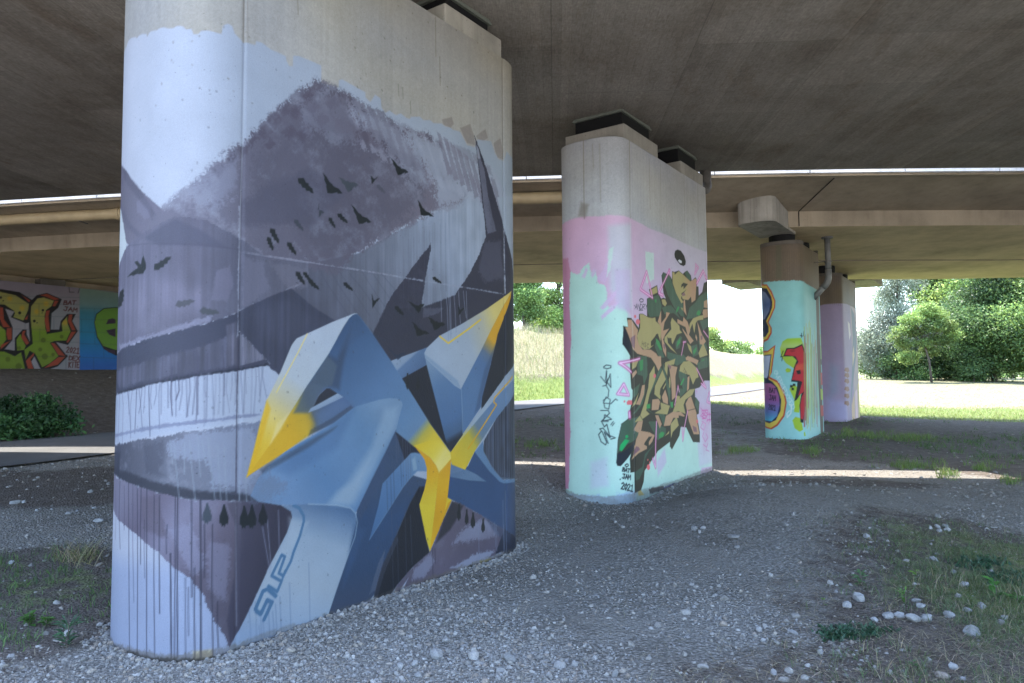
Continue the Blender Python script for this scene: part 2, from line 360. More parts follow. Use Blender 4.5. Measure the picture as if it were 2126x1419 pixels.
# ------------------------------------------------------------------ bridge decks
def cv(x): return -.08 * x + .005 * np.clip(x, -16, 14) ** 2 * 1.0
XS = list(np.arange(-30, 46.1, 2.0))
def sweep(profile, xs=XS, base=0.0):
    """profile: list of (y, z) going round the section; swept along the gently curved deck"""
    b = MB(); k = len(profile)
    for x in xs: b.v += [(x, y + base + cv(x), z) for y, z in profile]
    for i in range(len(xs) - 1):
        for j in range(k):
            a = i * k + j; c = i * k + (j + 1) % k; b.f.append((a, c, c + k, a + k))
    b.f.append(tuple(range(k))[::-1]); b.f.append(tuple(range((len(xs) - 1) * k, len(xs) * k))); return b
def s1(y): return 5.25 + .0224 * (y - 6.8)
def s2(y): return 5.03 - .010 * (y - 15.7)
WEB, GAP, EDGE = 15.7, 19.9, 23.45
deck1 = empty('bridge_deck', (2, 7, 5.3)); tag(deck1, 'flat board-marked concrete deck overhead, resting on the two front piers', 'bridge deck', 'concrete decks of the flyover')
D1N = 3.7
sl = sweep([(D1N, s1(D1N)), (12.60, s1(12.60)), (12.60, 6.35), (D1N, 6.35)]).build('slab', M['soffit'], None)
pr = sweep([(D1N, 6.352), (D1N + .3, 6.352), (D1N + .3, 7.1), (D1N, 7.1)]).build('parapet', M['fascia'], None)
for o in (sl, pr): o.parent = deck1; o.matrix_parent_inverse = Matrix.Translation((-2, -7, -5.3))
def keep(o, root):
    o.parent = root; o.matrix_parent_inverse = Matrix.Translation(-Vector(root.location)); return o
keep(sweep([(12.602, s1(12.62) + .004), (12.64, s1(12.62) + .004), (12.64, 6.5), (12.602, 6.5)]).build('edge_panel', M['fascia']), deck1)

deck2 = empty('bridge_deck', (2, 18, 5.3)); tag(deck2, 'second concrete deck with pale edge panels, cantilever and crosshead, behind the front deck', 'bridge deck', 'concrete decks of the flyover')
FY = 13.74
keep(sweep([(FY + .16, 5.64), (WEB, 5.37), (WEB + .02, s2(WEB)), (GAP - .02, s2(GAP)), (GAP, 6.4), (FY + .16, 6.4)]).build('slab', M['web']), deck2)
def bounce_soffit(o):  # meadow bounce light put into the soffit colour as a brighter, warmer copy
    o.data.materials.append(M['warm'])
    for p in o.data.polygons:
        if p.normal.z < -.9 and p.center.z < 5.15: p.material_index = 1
bounce_soffit(deck2.children[0])
keep(sweep([(FY + .02, 5.60), (FY + .16, 5.595), (FY + .158, 6.36), (FY + .02, 6.36)]).build('edge_beam', M['web']), deck2)
px_ = [-25.3 + 1.83 * i for i in range(38)]
for i, x0 in enumerate(px_):
    b = sweep([(FY - .06, 5.64), (FY + .018, 5.635), (FY + .018, 6.62), (FY - .06, 6.62)], [x0, x0 + .6, x0 + 1.2, x0 + 1.81])
    if x0 < 14: keep(b.build('fascia_panel', M['fascia'], bevel=.004), deck2)
def crosshead(x0, y0, length, zb, zt, wid=.84, name='crosshead'):
    u = Vector((UX, UY, 0)); n = Vector((-UY, UX, 0)); ring = []
    a = Vector((x0, y0, 0))
    t = np.linspace(0, math.pi, 15); e = 2.4
    pts = [a + n * wid / 2 - n * (wid / 2) * (math.copysign(abs(math.cos(q)) ** (2 / e), math.cos(q))) - u * (.24 * abs(math.sin(q)) ** (2 / e)) for q in t]
    ring = [(p.x, p.y) for p in pts] + [tuple((a + n * wid + u * length).xy), tuple((a + u * length).xy)]
    b = MB(); b.prism(ring, zb, zt); return b.build(name, M['block'], bevel=.01)
keep(crosshead(5.60, 14.62, 1.62, 4.97, 5.60, .80), deck2)
# expansion joint running across the cantilever and down the web
jb = MB()
for p, q in (((6.40, FY + .18, 5.625), (6.385, WEB - .02, 5.368)), ((6.385, WEB - .006, 5.368), (6.385, WEB - .006, 5.04))):
    jb.tube([Vector(p) + Vector((0, cv(6.4), 0)), Vector(q) + Vector((0, cv(6.4), 0))], .009, 6)
keep(jb.build('expansion_joint', M['dark']), deck2)
keep(sweep([(GAP + .002, s2(GAP) + .06), (GAP + .138, s2(GAP) + .06), (GAP + .138, 5.3), (GAP + .002, 5.3)]).build('joint_seal', M['dark']), deck2)

keep(sweep([(FY + .2, 6.402), (FY + .32, 6.402), (FY + .32, 10.6), (FY + .2, 10.6)], [7.3, 9, 12, 16, 22, 30, 40]).build('sun_blocker', M['web']), deck2)  # unseen wall added to cut off the sun strip on the ground

deck3 = empty('bridge_deck', (2, 23, 5.1)); tag(deck3, 'farthest concrete deck, its warm lit underside ending against the trees and the sky', 'bridge deck', 'concrete decks of the flyover')
keep(sweep([(GAP + .14, s2(GAP)), (EDGE, 4.95), (EDGE + .02, 5.27), (25.6, 5.42), (25.6, 6.4), (GAP + .14, 6.4)]).build('slab', M['web']), deck3); bounce_soffit(deck3.children[0])
keep(sweep([(25.6, 5.30), (25.8, 5.30), (25.8, 6.9), (25.6, 6.9)]).build('fascia', M['fascia']), deck3)
for x0, y0 in ((8.0, 23.55), (12.1, 23.3)):
    keep(crosshead(x0, y0, 2.0, 4.935, 5.4, .9), deck3)

# utility pipe slung under the second deck
dp = empty('utility_pipe', (-4, 14.5, 5.3)); tag(dp, 'long yellowed pipe slung under the edge of the second deck', 'pipe')
pp = [(x, 14.35 + cv(x) * 1.0, 5.43 - .002 * x) for x in np.arange(-24, 3.3, 1.0)]
b = MB(); b.tube(pp, .125, 18); keep(b.build('tube', M['yellow'], smooth=True), dp)
for x in (-20.3, -14.6, -8.77, -3.1, 2.3):
    b = MB()
    for k_, r_ in ((0, .143), (.06, .15), (.12, .143)):
        b.tube([(x + k_, 14.35 + cv(x + k_), 5.43 - .002 * x), (x + k_ + .05, 14.35 + cv(x + k_ + .05), 5.43 - .002 * x)], r_, 18)
    keep(b.build('coupling', M['yellow'], smooth=False), dp)
for x in (-17, -9.6, -5.2, -1.0):
    b = MB(); b.tube([(x, 14.35 + cv(x), 5.32), (x, 14.35 + cv(x), 5.64)], .012, 6); b.box((x - .02, 14.2 + cv(x), 5.29), (.04, 0, 0), (0, .3, 0), (0, 0, .012))
    keep(b.build('hanger', M['steel']), dp)

# ------------------------------------------------------------------ painting the walls
class Canvas:
    """colours on a grid of wall coordinates: s along the wall, z up, in millimetres"""
    def __init__(c, s, z, base, seed=1):
        c.s = np.asarray(s) * 1000.0; c.z = np.asarray(z) * 1000.0; c.seed = seed
        c.C = np.empty((len(z), len(s), 3), np.float32); c.C[:] = base
        c.aa = max(float(np.median(np.diff(c.s))), float(np.median(np.diff(c.z)))); c.nc = {}
    def lat(c, cell_s, cell_z, seed):
        key = (cell_s, cell_z, seed)
        if key not in c.nc:
            g = np.random.default_rng(seed + c.seed * 101)
            us = (c.s - c.s[0]) / cell_s; uz = (c.z - c.z[0]) / cell_z
            L = g.random((int(uz.max()) + 3, int(us.max()) + 3)).astype(np.float32)
            a = us.astype(int); f = us - a; f = f * f * (3 - 2 * f); q = uz.astype(int); h = uz - q; h = h * h * (3 - 2 * h)
            r = L[:, a] * (1 - f) + L[:, a + 1] * f
            c.nc[key] = (r[q] * (1 - h[:, None]) + r[q + 1] * h[:, None]).astype(np.float32)
        return c.nc[key]
    def fbm(c):
        if 'f' not in c.nc:
            r = 0
            for k_, (cell, a) in enumerate(((60, .12), (28, .20), (14, .36), (8, .50))): r = r + a * (c.lat(max(cell, c.aa * 1.01), max(cell, c.aa * 1.01), k_) - .5)
            c.nc['f'] = (r / r.std() * .2 + .5).astype(np.float32)
        return c.nc['f']
    def mottle(c):
        if 'm' not in c.nc:
            r = c.lat(210, 210, 51) * .45 + c.lat(95, 95, 52) * .35 + c.lat(45, 45, 53) * .3; c.nc['m'] = ((r - r.mean()) / r.std() * .3).astype(np.float32)
        return c.nc['m']
    def rough(c):
        if 'r' not in c.nc: c.nc['r'] = (c.lat(90, 90, 21) * .3 + c.lat(24, 24, 22) * .3 + c.lat(11, 11, 23) * .4 - .5) * 1.7
        return c.nc['r']
    def streak(c):
        if 'st' not in c.nc: c.nc['st'] = (c.lat(26, 700, 31) * .5 + c.lat(12, 320, 32) * .3 + c.lat(90, 120, 33) * .3) - .55
        return c.nc['st']
    def layer(c, e):
        p = np.array(e['p'], float).reshape(-1, 2); soft = max(e.get('s', 0), c.aa * 1.3); rg = e.get('r', 0); w = e.get('w', 0) / 2
        m = soft * .75 + rg * 2 + w + 2
        i0, i1 = np.searchsorted(c.s, [p[:, 0].min() - m, p[:, 0].max() + m]); j0, j1 = np.searchsorted(c.z, [p[:, 1].min() - m, p[:, 1].max() + m])
        if i1 <= i0 or j1 <= j0: return
        S = c.s[None, i0:i1]; Z = c.z[j0:j1, None]; sub = (slice(j0, j1), slice(i0, i1))
        d2 = np.full((j1 - j0, i1 - i0), 1e12, np.float32); ins = np.zeros(d2.shape, bool)
        poly = e['k'] == 'p'; n = len(p)
        for a in range(n if poly else n - 1):
            x0, y0 = p[a]; x1, y1 = p[(a + 1) % n]; ex, ey = x1 - x0, y1 - y0; L2 = ex * ex + ey * ey
            if L2 < 1e-9: continue
            t = np.clip(((S - x0) * ex + (Z - y0) * ey) / L2, 0, 1)
            np.minimum(d2, ((S - x0 - t * ex) ** 2 + (Z - y0 - t * ey) ** 2).astype(np.float32), out=d2)
            if poly and y0 != y1: ins ^= ((Z >= min(y0, y1)) & (Z < max(y0, y1)) & (S < x0 + (Z - y0) * ex / ey))
        sdv = np.sqrt(d2)
        if poly: sdv = np.where(ins, -sdv, sdv)
        else:
            wf = max(w, c.aa * .55); sdv = sdv - wf
        if rg: sdv = sdv + c.rough()[sub] * rg * 1.6
        al = np.clip(.5 - sdv / soft, 0, 1); al = al * al * (3 - 2 * al)
        if not poly and w < c.aa * .55: al = al * max(.35, w / (c.aa * .55))
        if 'n' in e:
            k_ = e['n']; f = c.fbm()[sub] - .5; mo = c.mottle()[sub]
            q = np.clip(al + (f * 1.5 + mo * .9) * k_ * (.22 + .78 * (1 - np.abs(2 * al - 1))), 0, 1); q = np.clip((q - .12) / .76, 0, 1); q = q * q * (3 - 2 * q)
            al = q * np.clip(al * 8, 0, 1) * np.clip(1 - k_ * .38 * np.clip(mo * 1.6 + f * .9 - .05, 0, 1), 0, 1)
        al = (al * e.get('a', 1))[..., None]
        if 'g' in e:
            g = e['g']; ax, ay, bx, by = g[:4]; gx_, gy_ = bx - ax, by - ay
            t = ((S - ax) * gx_ + (Z - ay) * gy_) / max(gx_ * gx_ + gy_ * gy_, 1)
            T_ = [q[0] for q in g[4:]]; col = np.stack([np.interp(t, T_, [q[k_] for q in g[4:]]) for k_ in (1, 2, 3)], -1)
        else: col = np.array(e['c'], float)
        if 'v' in e: col = col * (1 + (c.streak()[sub] * e['v'] * 1.5)[..., None])
        c.C[sub] = c.C[sub] * (1 - al) + col * al
    def concrete(c, tone, amt=1.0):
        f = c.fbm(); big = c.lat(900, 700, 41) - .5; st = c.lat(30, 1500, 42) * .6 + c.lat(12, 900, 43) * .4 - .5
        c.C[:] = np.array(tone) * (1 + amt * (.09 * (f - .5) + .14 * big + .07 * st))[..., None]
        c.C += (np.array((8, 4, -8)) * (c.lat(500, 400, 44) - .5)[..., None]) * amt

def outline(A, L, W, B, k=48, e=2.6):
    u = np.array([UX, UY]); n = np.array([-UY, UX]); A = np.array(A)
    t = np.linspace(0, np.pi, k); ct = np.sign(np.cos(t)) * abs(np.cos(t)) ** (2 / e); st = abs(np.sin(t)) ** (2 / e)
    P = np.vstack([A[None], A + u * L + n * W / 2 - np.outer(ct, n) * W / 2 + np.outer(st, u) * B, A + n * W / 2 + np.outer(ct, n) * W / 2 - np.outer(st, u) * B])
    return P, np.r_[0, np.cumsum(np.hypot(*np.diff(P, axis=0).T))]
def painted_pier(A, L, W, B, z0, z1, s_lo, s_hi, step, tone, layers, seed, gain=1.0):
    P, d = outline(A, L, W, B); per = d[-1]
    # cut a shallow V groove at both seams
    sf = np.arange(s_lo, s_hi, step); sh = np.linspace(s_hi, per + s_lo, 40)[1:-1]; s_all = np.r_[sf, sh]
    zz = np.r_[np.arange(z0, z1 - step * .3, step), z1]
    sm = np.mod(s_all, per); X = np.interp(sm, d, P[:, 0]); Y = np.interp(sm, d, P[:, 1])
    cx, cy = P[:, 0].mean(), P[:, 1].mean()
    dx = np.gradient(X); dy = np.gradient(Y); ln = np.hypot(dx, dy) + 1e-9; nxx, nyy = dy / ln, -dx / ln
    off = -.006 * np.exp(-((s_all) / .012) ** 2) - .006 * np.exp(-((s_all - L) / .012) ** 2)
    Xo = X + nxx * off; Yo = Y + nyy * off
    cvs = Canvas(np.r_[sf], zz, tone, seed); cvs.concrete(tone)
    for e in layers: cvs.layer(e)
    ns, nz_ = len(s_all), len(zz)
    Vv = np.stack([np.broadcast_to(Xo, (nz_, ns)).ravel(), np.broadcast_to(Yo, (nz_, ns)).ravel(), np.repeat(zz, ns)], 1)
    Cc = np.empty((nz_, ns, 3), np.float32); Cc[:, :len(sf)] = cvs.C
    w_ = np.linspace(0, 1, len(sh))[None, :, None]; Cc[:, len(sf):] = cvs.C[:, -1:, :] * (1 - w_) + cvs.C[:, :1, :] * w_
    j = (np.arange(nz_ - 1)[:, None] * ns); i = np.arange(ns)[None]; ip = (i + 1) % ns
    Fs = np.stack([(j + i).ravel(), (j + ip).ravel(), (j + ns + ip).ravel(), (j + ns + i).ravel()], 1)
    top = (nz_ - 1) * ns + np.arange(ns)
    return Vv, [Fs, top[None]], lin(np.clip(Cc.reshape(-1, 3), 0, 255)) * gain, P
# wall paintings: polygons and strokes in millimetres along and up each wall, colours as they look
LAYER_DATA = r'''{"1":[{"k":"p","c":[177,193,222],"p":[-1305,3900,-1019,3923,-971,3951,-918,3953,-848,3937,-834,3923,-809,3933,-766,3933,-711,3916,-699,3892,-682,3911,-661,3919,-590,3910,-581,3915,-533,3914,-492,3898,-454,3895,-433,3905,-410,3905,-387,3899,-368,3879,-334,3882,-319,3848,-290,3850,-277,3873,-232,3883,-187,3878,-155,3878,-147,3936,-117,3959,-88,3954,-71,3913,-27,3886,-9,3877,26,3888,80,3893,87,3925,131,3930,199,3911,257,3913,320,3910,328,3879,352,3851,380,3861,383,3938,432,3954,554,3958,628,3957,629,3831,713,3839,791,3848,795,3908,823,3925,1055,3904,1060,3864,1110,3842,1161,3921,1219,3909,1229,3838,1272,3808,1320,3843,1391,3825,1447,3859,1509,3842,1555,3843,1567,3867,1678,3902,1721,3886,1806,3912,1850,3899,1958,3928,2003,3915,2083,3926,2109,3916,2211,3928,2266,3876,2315,3831,2430,3844,2467,3928,2686,3971,2740,3872,2803,3826,2891,3829,2944,3946,3004,3919,3180,3919,3303,2586,3303,-1215,-1166,-302],"g":[-1181,3291,3033,4041,[0,185,199,228],[0.2,179,196,226],[0.3,166,185,215],[0.6,167,186,215],[1,160,179,205]]},
{"k":"p","c":[156,176,220],"p":[-1218,536,24,581,241,227,805,253,810,-491,-1166,-302],"s":198,"a":0.75},
{"k":"p","c":[168,187,220],"p":[-1286,1648,220,1767,224,1449,-1260,1232],"s":34,"a":0.7},
{"k":"p","c":[131,126,131],"p":[1958,3962,2097,4033,2125,3976,2082,3926,1985,3925],"s":20,"n":0.5,"a":0.55},
{"k":"p","c":[131,126,131],"p":[2212,3964,2361,4047,2413,3956,2435,3865,2314,3851,2255,3910],"s":22,"n":0.5,"a":0.55},
{"k":"p","c":[131,126,131],"p":[2452,3957,2594,4067,2634,3989,2561,3944,2475,3934],"s":22,"n":0.5,"a":0.55},
{"k":"p","c":[131,126,131],"p":[2724,3964,2833,4046,2875,3945,2882,3844,2789,3840,2748,3890],"s":22,"n":0.5,"a":0.55},
{"k":"p","c":[191,210,230],"p":[-1219,2957,-1053,2840,-955,2677,-915,2582,-921,2544,-1040,2464,-1185,2396,-1229,2167,-1305,1972,-1305,2958]},
{"k":"p","c":[98,101,127],"p":[-1262,3258,-1158,3174,-953,3063,-783,2926,-637,2828,-501,2735,-411,2683,-460,2601,-681,2577,-876,2548,-923,2583,-974,2690,-1048,2806,-1166,2897,-1240,2891],"r":7,"g":[-1034,3098,-582,2612,[0,98,99,125],[0.5,105,107,132],[1,115,116,144]]},
{"k":"p","c":[122,126,156],"p":[-797,2827,-691,2842,-626,2786,-613,2713,-686,2701,-776,2761],"s":42,"n":0.6,"a":0.9},
{"k":"p","c":[83,84,109],"p":[-1036,3115,-784,2935,-626,2786,-558,2701,-547,2645,-602,2669,-645,2748,-846,2905,-989,3016],"s":26,"a":0.6},
{"k":"p","c":[87,90,117],"p":[-1082,2879,-972,2792,-835,2675,-681,2592,-738,2578,-930,2689],"s":26,"a":0.5},
{"k":"p","c":0,"p":[466,2340,527,2490,997,2634,1355,2843,1848,3106,2529,3436,2639,3134,2615,2990,2413,2688,2168,2448,1845,2118,1384,1841,791,2021,386,2298],"s":14,"v":0.16,"g":[530,2143,2241,3196,[0,80,86,109],[0.3,101,110,133],[0.55,123,136,162],[0.8,152,170,201],[1,159,177,206]]},
{"k":"p","c":0,"p":[-541,2730,-482,2748,-430,2796,-366,2833,-309,2885,-254,2940,-199,3016,-114,3116,-17,3207,88,3323,198,3444,351,3597,472,3741,598,3846,777,3836,966,3825,1219,3741,1492,3767,1788,3800,1976,3682,2175,3513,2347,3396,2241,3262,1848,3106,1678,3032,1555,2953,1437,2888,1355,2843,1212,2776,1105,2706,997,2634,879,2548,788,2461,527,2449,487,2343,237,2218,-20,2108,-351,1999,-668,2253,-683,2623],"s":102,"n":1.0,"g":[-255,3056,1607,3153,[0,111,114,140],[0.25,99,101,125],[0.6,92,92,115],[1,114,114,137]]},
{"k":"p","c":[88,90,113],"p":[55,3120,353,3401,733,3657,1168,3640,1549,3547,1786,3274,1549,3020,1070,2742,742,2547,361,2729,60,2770],"s":248,"n":0.9,"a":0.55},
{"k":"p","c":[79,82,107],"p":[-11,2819,204,2995,520,3171,875,3075,524,2757,208,2701,9,2666],"s":122,"n":0.4,"a":0.6},
{"k":"p","c":[82,79,100],"p":[777,3811,856,3808,885,3743,815,3735],"s":52,"n":0.9,"a":0.7},
{"k":"p","c":[86,83,105],"p":[724,3626,834,3631,882,3534,770,3517],"s":76,"n":0.9,"a":0.7},
{"k":"p","c":[168,179,209],"p":[870,3805,918,3769,1097,3444,1027,3440],"s":56,"n":1.0,"a":0.5},
{"k":"p","c":[82,79,100],"p":[870,3817,952,3814,981,3748,909,3740],"s":54,"n":0.9,"a":0.7},
{"k":"p","c":[86,83,105],"p":[815,3629,929,3634,978,3536,863,3518],"s":78,"n":0.9,"a":0.7},
{"k":"p","c":[168,179,209],"p":[966,3811,1016,3774,1199,3445,1127,3441],"s":58,"n":1.0,"a":0.5},
{"k":"p","c":[82,79,100],"p":[966,3797,1050,3794,1081,3727,1006,3719],"s":54,"n":0.9,"a":0.7},
{"k":"p","c":[86,83,105],"p":[910,3607,1026,3612,1077,3513,958,3495],"s":78,"n":0.9,"a":0.7},
{"k":"p","c":[168,179,209],"p":[1065,3791,1116,3754,1305,3419,1231,3415],"s":58,"n":1.0,"a":0.5},
{"k":"p","c":[82,79,100],"p":[1065,3810,1152,3807,1183,3739,1106,3731],"s":56,"n":0.9,"a":0.7},
{"k":"p","c":[86,83,105],"p":[1007,3617,1127,3622,1178,3521,1057,3503],"s":80,"n":0.9,"a":0.7},
{"k":"p","c":[168,179,209],"p":[1167,3804,1219,3766,1414,3426,1337,3422],"s":60,"n":1.0,"a":0.5},
{"k":"p","c":[82,79,100],"p":[1167,3814,1256,3811,1288,3742,1209,3733],"s":56,"n":0.9,"a":0.7},
{"k":"p","c":[86,83,105],"p":[1106,3618,1230,3623,1283,3520,1158,3501],"s":82,"n":0.9,"a":0.7},
{"k":"p","c":[168,179,209],"p":[1272,3808,1326,3769,1526,3423,1447,3420],"s":60,"n":1.0,"a":0.5},
{"k":"p","c":[82,79,100],"p":[1272,3791,1364,3787,1397,3717,1315,3709],"s":56,"n":0.9,"a":0.7},
{"k":"p","c":[86,83,105],"p":[1209,3592,1337,3596,1392,3492,1262,3474],"s":82,"n":0.9,"a":0.7},
{"k":"p","c":[168,179,209],"p":[1380,3784,1436,3745,1642,3393,1561,3390],"s":62,"n":1.0,"a":0.5},
{"k":"p","c":[82,79,100],"p":[1380,3755,1475,3751,1509,3680,1425,3672],"s":58,"n":0.9,"a":0.7},
{"k":"p","c":[86,83,105],"p":[1316,3554,1447,3558,1504,3452,1370,3434],"s":84,"n":0.9,"a":0.7},
{"k":"p","c":[168,179,209],"p":[1492,3748,1549,3708,1762,3349,1678,3347],"s":62,"n":1.0,"a":0.5},
{"k":"p","c":[82,79,100],"p":[1492,3760,1590,3756,1625,3684,1538,3675],"s":58,"n":0.9,"a":0.7},
{"k":"p","c":[86,83,105],"p":[1425,3555,1561,3559,1619,3451,1481,3433],"s":86,"n":0.9,"a":0.7},
{"k":"p","c":[168,179,209],"p":[1607,3753,1666,3712,1886,3348,1799,3345],"s":64,"n":1.0,"a":0.5},
{"k":"p","c":[82,79,100],"p":[1607,3759,1708,3755,1744,3682,1654,3674],"s":60,"n":0.9,"a":0.7},
{"k":"p","c":[86,83,105],"p":[1538,3551,1678,3556,1738,3446,1596,3428],"s":86,"n":0.9,"a":0.7},
{"k":"p","c":[168,179,209],"p":[1726,3752,1787,3710,2014,3340,1924,3337],"s":64,"n":1.0,"a":0.5},
{"k":"p","c":[82,79,100],"p":[1726,3793,1831,3789,1868,3715,1775,3706],"s":60,"n":0.9,"a":0.7},
{"k":"p","c":[86,83,105],"p":[1654,3581,1799,3586,1861,3474,1714,3455],"s":88,"n":0.9,"a":0.3},
{"k":"p","c":[168,179,209],"p":[1850,3786,1913,3744,2147,3368,2053,3365],"s":66,"n":1.0,"a":0.5},
{"k":"p","c":[82,79,100],"p":[1849,3769,1957,3765,1996,3689,1900,3680],"s":62,"n":0.9,"a":0.7},
{"k":"p","c":[86,83,105],"p":[1775,3554,1925,3558,1988,3445,1836,3426],"s":90,"n":0.9,"a":0.3},
{"k":"p","c":[168,179,209],"p":[1977,3762,2042,3719,2284,3335,2187,3332],"s":66,"n":1.0,"a":0.5},
{"k":"p","c":[110,110,135],"p":[1977,3784,2088,3780,2128,3703,2029,3694],"s":62,"n":0.9,"a":0.4},
{"k":"p","c":[86,83,105],"p":[1899,3565,2054,3570,2120,3455,1963,3435],"s":90,"n":0.9,"a":0.3},
{"k":"p","c":[168,179,209],"p":[2109,3777,2176,3733,2426,3343,2326,3340],"s":68,"n":1.0,"a":0.5},
{"k":"p","c":[110,110,135],"p":[2109,3789,2224,3785,2265,3706,2162,3697],"s":64,"n":0.9,"a":0.4},
{"k":"p","c":[86,83,105],"p":[2028,3566,2188,3571,2257,3453,2093,3434],"s":92,"n":0.9,"a":0.3},
{"k":"p","c":[168,179,209],"p":[2245,3782,2315,3737,2573,3340,2469,3337],"s":70,"n":1.0,"a":0.5},
{"k":"p","c":[110,110,135],"p":[2245,3791,2365,3787,2407,3707,2300,3698],"s":64,"n":0.9,"a":0.4},
{"k":"p","c":[86,83,105],"p":[2161,3564,2327,3569,2398,3450,2229,3430],"s":94,"n":0.9,"a":0.3},
{"k":"p","c":[168,179,209],"p":[2386,3784,2458,3738,2726,3334,2618,3331],"s":70,"n":1.0,"a":0.5},
{"k":"p","c":[110,110,135],"p":[2386,3780,2510,3776,2554,3695,2443,3685],"s":66,"n":0.9,"a":0.4},
{"k":"p","c":[86,83,105],"p":[2299,3550,2471,3554,2544,3433,2369,3413],"s":96,"n":0.9,"a":0.3},
{"k":"p","c":[168,179,209],"p":[2532,3773,2607,3727,2884,3314,2773,3311],"s":72,"n":1.0,"a":0.5},
{"k":"p","c":[110,110,135],"p":[2532,3724,2661,3719,2706,3636,2591,3627],"s":68,"n":0.9,"a":0.4},
{"k":"p","c":[86,83,105],"p":[2442,3491,2620,3494,2695,3370,2514,3351],"s":98,"n":0.9,"a":0.3},
{"k":"p","c":[168,179,209],"p":[2684,3716,2761,3668,3167,3268,2934,3245],"s":74,"n":1.0,"a":0.5},
{"k":"p","c":[80,77,100],"p":[456,3673,531,3748,582,3723,515,3637],"s":60,"n":1,"a":0.7},
{"k":"p","c":[80,77,100],"p":[344,3517,416,3588,465,3562,401,3480],"s":58,"n":1,"a":0.7},
{"k":"p","c":[80,77,100],"p":[258,3523,327,3593,376,3568,313,3487],"s":58,"n":1,"a":0.7},
{"k":"p","c":[80,77,100],"p":[183,3417,251,3484,298,3458,237,3380],"s":58,"n":1,"a":0.7},
{"k":"p","c":[80,77,100],"p":[103,3311,169,3376,214,3350,155,3274],"s":56,"n":1,"a":0.7},
{"k":"p","c":[80,77,100],"p":[11,3236,74,3299,118,3273,61,3199],"s":56,"n":1,"a":0.7},
{"k":"p","c":[80,77,100],"p":[-47,3151,15,3212,58,3185,2,3113],"s":54,"n":1,"a":0.7},
{"k":"p","c":[80,77,100],"p":[148,3242,215,3307,261,3280,201,3204],"s":56,"n":1,"a":0.7},
{"k":"p","c":[80,77,100],"p":[299,3368,369,3436,418,3409,354,3330],"s":58,"n":1,"a":0.7},
{"k":"p","c":[80,77,100],"p":[498,3600,574,3674,626,3648,558,3563],"s":60,"n":1,"a":0.7},
{"k":"p","c":[80,77,100],"p":[-125,3076,-69,3133,-29,3105,-81,3036],"s":54,"n":1,"a":0.7},
{"k":"p","c":[80,77,100],"p":[-196,2995,-146,3047,-109,3017,-156,2953],"s":54,"n":1,"a":0.7},
{"k":"p","c":[80,77,100],"p":[575,3536,653,3610,706,3584,636,3498],"s":62,"n":1,"a":0.7},
{"k":"p","c":[80,77,100],"p":[418,3385,491,3455,542,3428,476,3347],"s":60,"n":1,"a":0.7},
{"k":"p","c":[80,77,100],"p":[670,3691,750,3768,805,3742,733,3653],"s":62,"n":1,"a":0.7},
{"k":"p","c":[167,184,213],"p":[1436,3750,1850,3776,2142,3704,2419,3412,2241,3262,1879,3125,1848,3372,1607,3604],"s":214,"n":1.0,"a":0.75},
{"k":"p","c":[149,163,193],"p":[966,3806,1436,3750,1726,3552,1848,3288,1549,3303,1220,3577,919,3678],"s":216,"n":1.1,"a":0.55},
{"k":"p","c":[161,175,208],"p":[432,3613,732,3802,1066,3686,968,3469,517,3449],"s":198,"n":1.1,"a":0.25},
{"k":"p","c":[144,156,189],"p":[-308,2839,-113,3079,-16,3134,-12,2882,-195,2757],"s":148,"n":1.1,"a":0.5},
{"k":"p","c":[118,118,143],"p":[1881,3849,1945,3833,2100,3509,2034,3484],"s":28,"n":0.95,"a":0.55},
{"k":"p","c":[172,188,220],"p":[1958,3828,1996,3822,2168,3507,2114,3494],"s":26,"a":0.4},
{"k":"p","c":[118,118,143],"p":[1971,3823,2036,3807,2195,3478,2127,3454],"s":30,"n":0.95,"a":0.55},
{"k":"p","c":[172,188,220],"p":[2049,3802,2089,3795,2264,3476,2208,3464],"s":26,"a":0.4},
{"k":"p","c":[118,118,143],"p":[2062,3797,2129,3780,2291,3447,2222,3422],"s":30,"n":0.95,"a":0.55},
{"k":"p","c":[172,188,220],"p":[2142,3775,2183,3768,2362,3445,2305,3432],"s":26,"a":0.4},
{"k":"p","c":[118,118,143],"p":[2156,3770,2224,3752,2390,3415,2319,3390],"s":30,"n":0.95,"a":0.55},
{"k":"p","c":[172,188,220],"p":[2238,3747,2279,3740,2463,3412,2405,3400],"s":26,"a":0.4},
{"k":"p","c":[118,118,143],"p":[2252,3742,2322,3724,2492,3382,2419,3357],"s":30,"n":0.95,"a":0.55},
{"k":"p","c":[172,188,220],"p":[2336,3719,2378,3712,2566,3379,2506,3367],"s":26,"a":0.4},
{"k":"p","c":[118,118,143],"p":[2350,3714,2422,3695,2596,3348,2521,3324],"s":30,"n":0.95,"a":0.55},
{"k":"p","c":[172,188,220],"p":[2436,3690,2480,3683,2672,3345,2611,3333],"s":26,"a":0.4},
{"k":"p","c":[118,118,143],"p":[2451,3684,2524,3666,2702,3314,2626,3289],"s":32,"n":0.95,"a":0.55},
{"k":"p","c":[172,188,220],"p":[2539,3660,2584,3653,2781,3310,2718,3298],"s":26,"a":0.4},
{"k":"p","c":[118,118,143],"p":[2554,3655,2629,3636,2812,3278,2733,3254],"s":32,"n":0.95,"a":0.55},
{"k":"p","c":[172,188,220],"p":[2644,3630,2690,3622,2892,3275,2828,3262],"s":28,"a":0.4},
{"k":"p","c":[118,118,143],"p":[2660,3624,2737,3605,2925,3242,2843,3217],"s":32,"n":0.95,"a":0.55},
{"k":"p","c":[172,188,220],"p":[2752,3599,2800,3590,3028,3243,2942,3226],"s":28,"a":0.4},
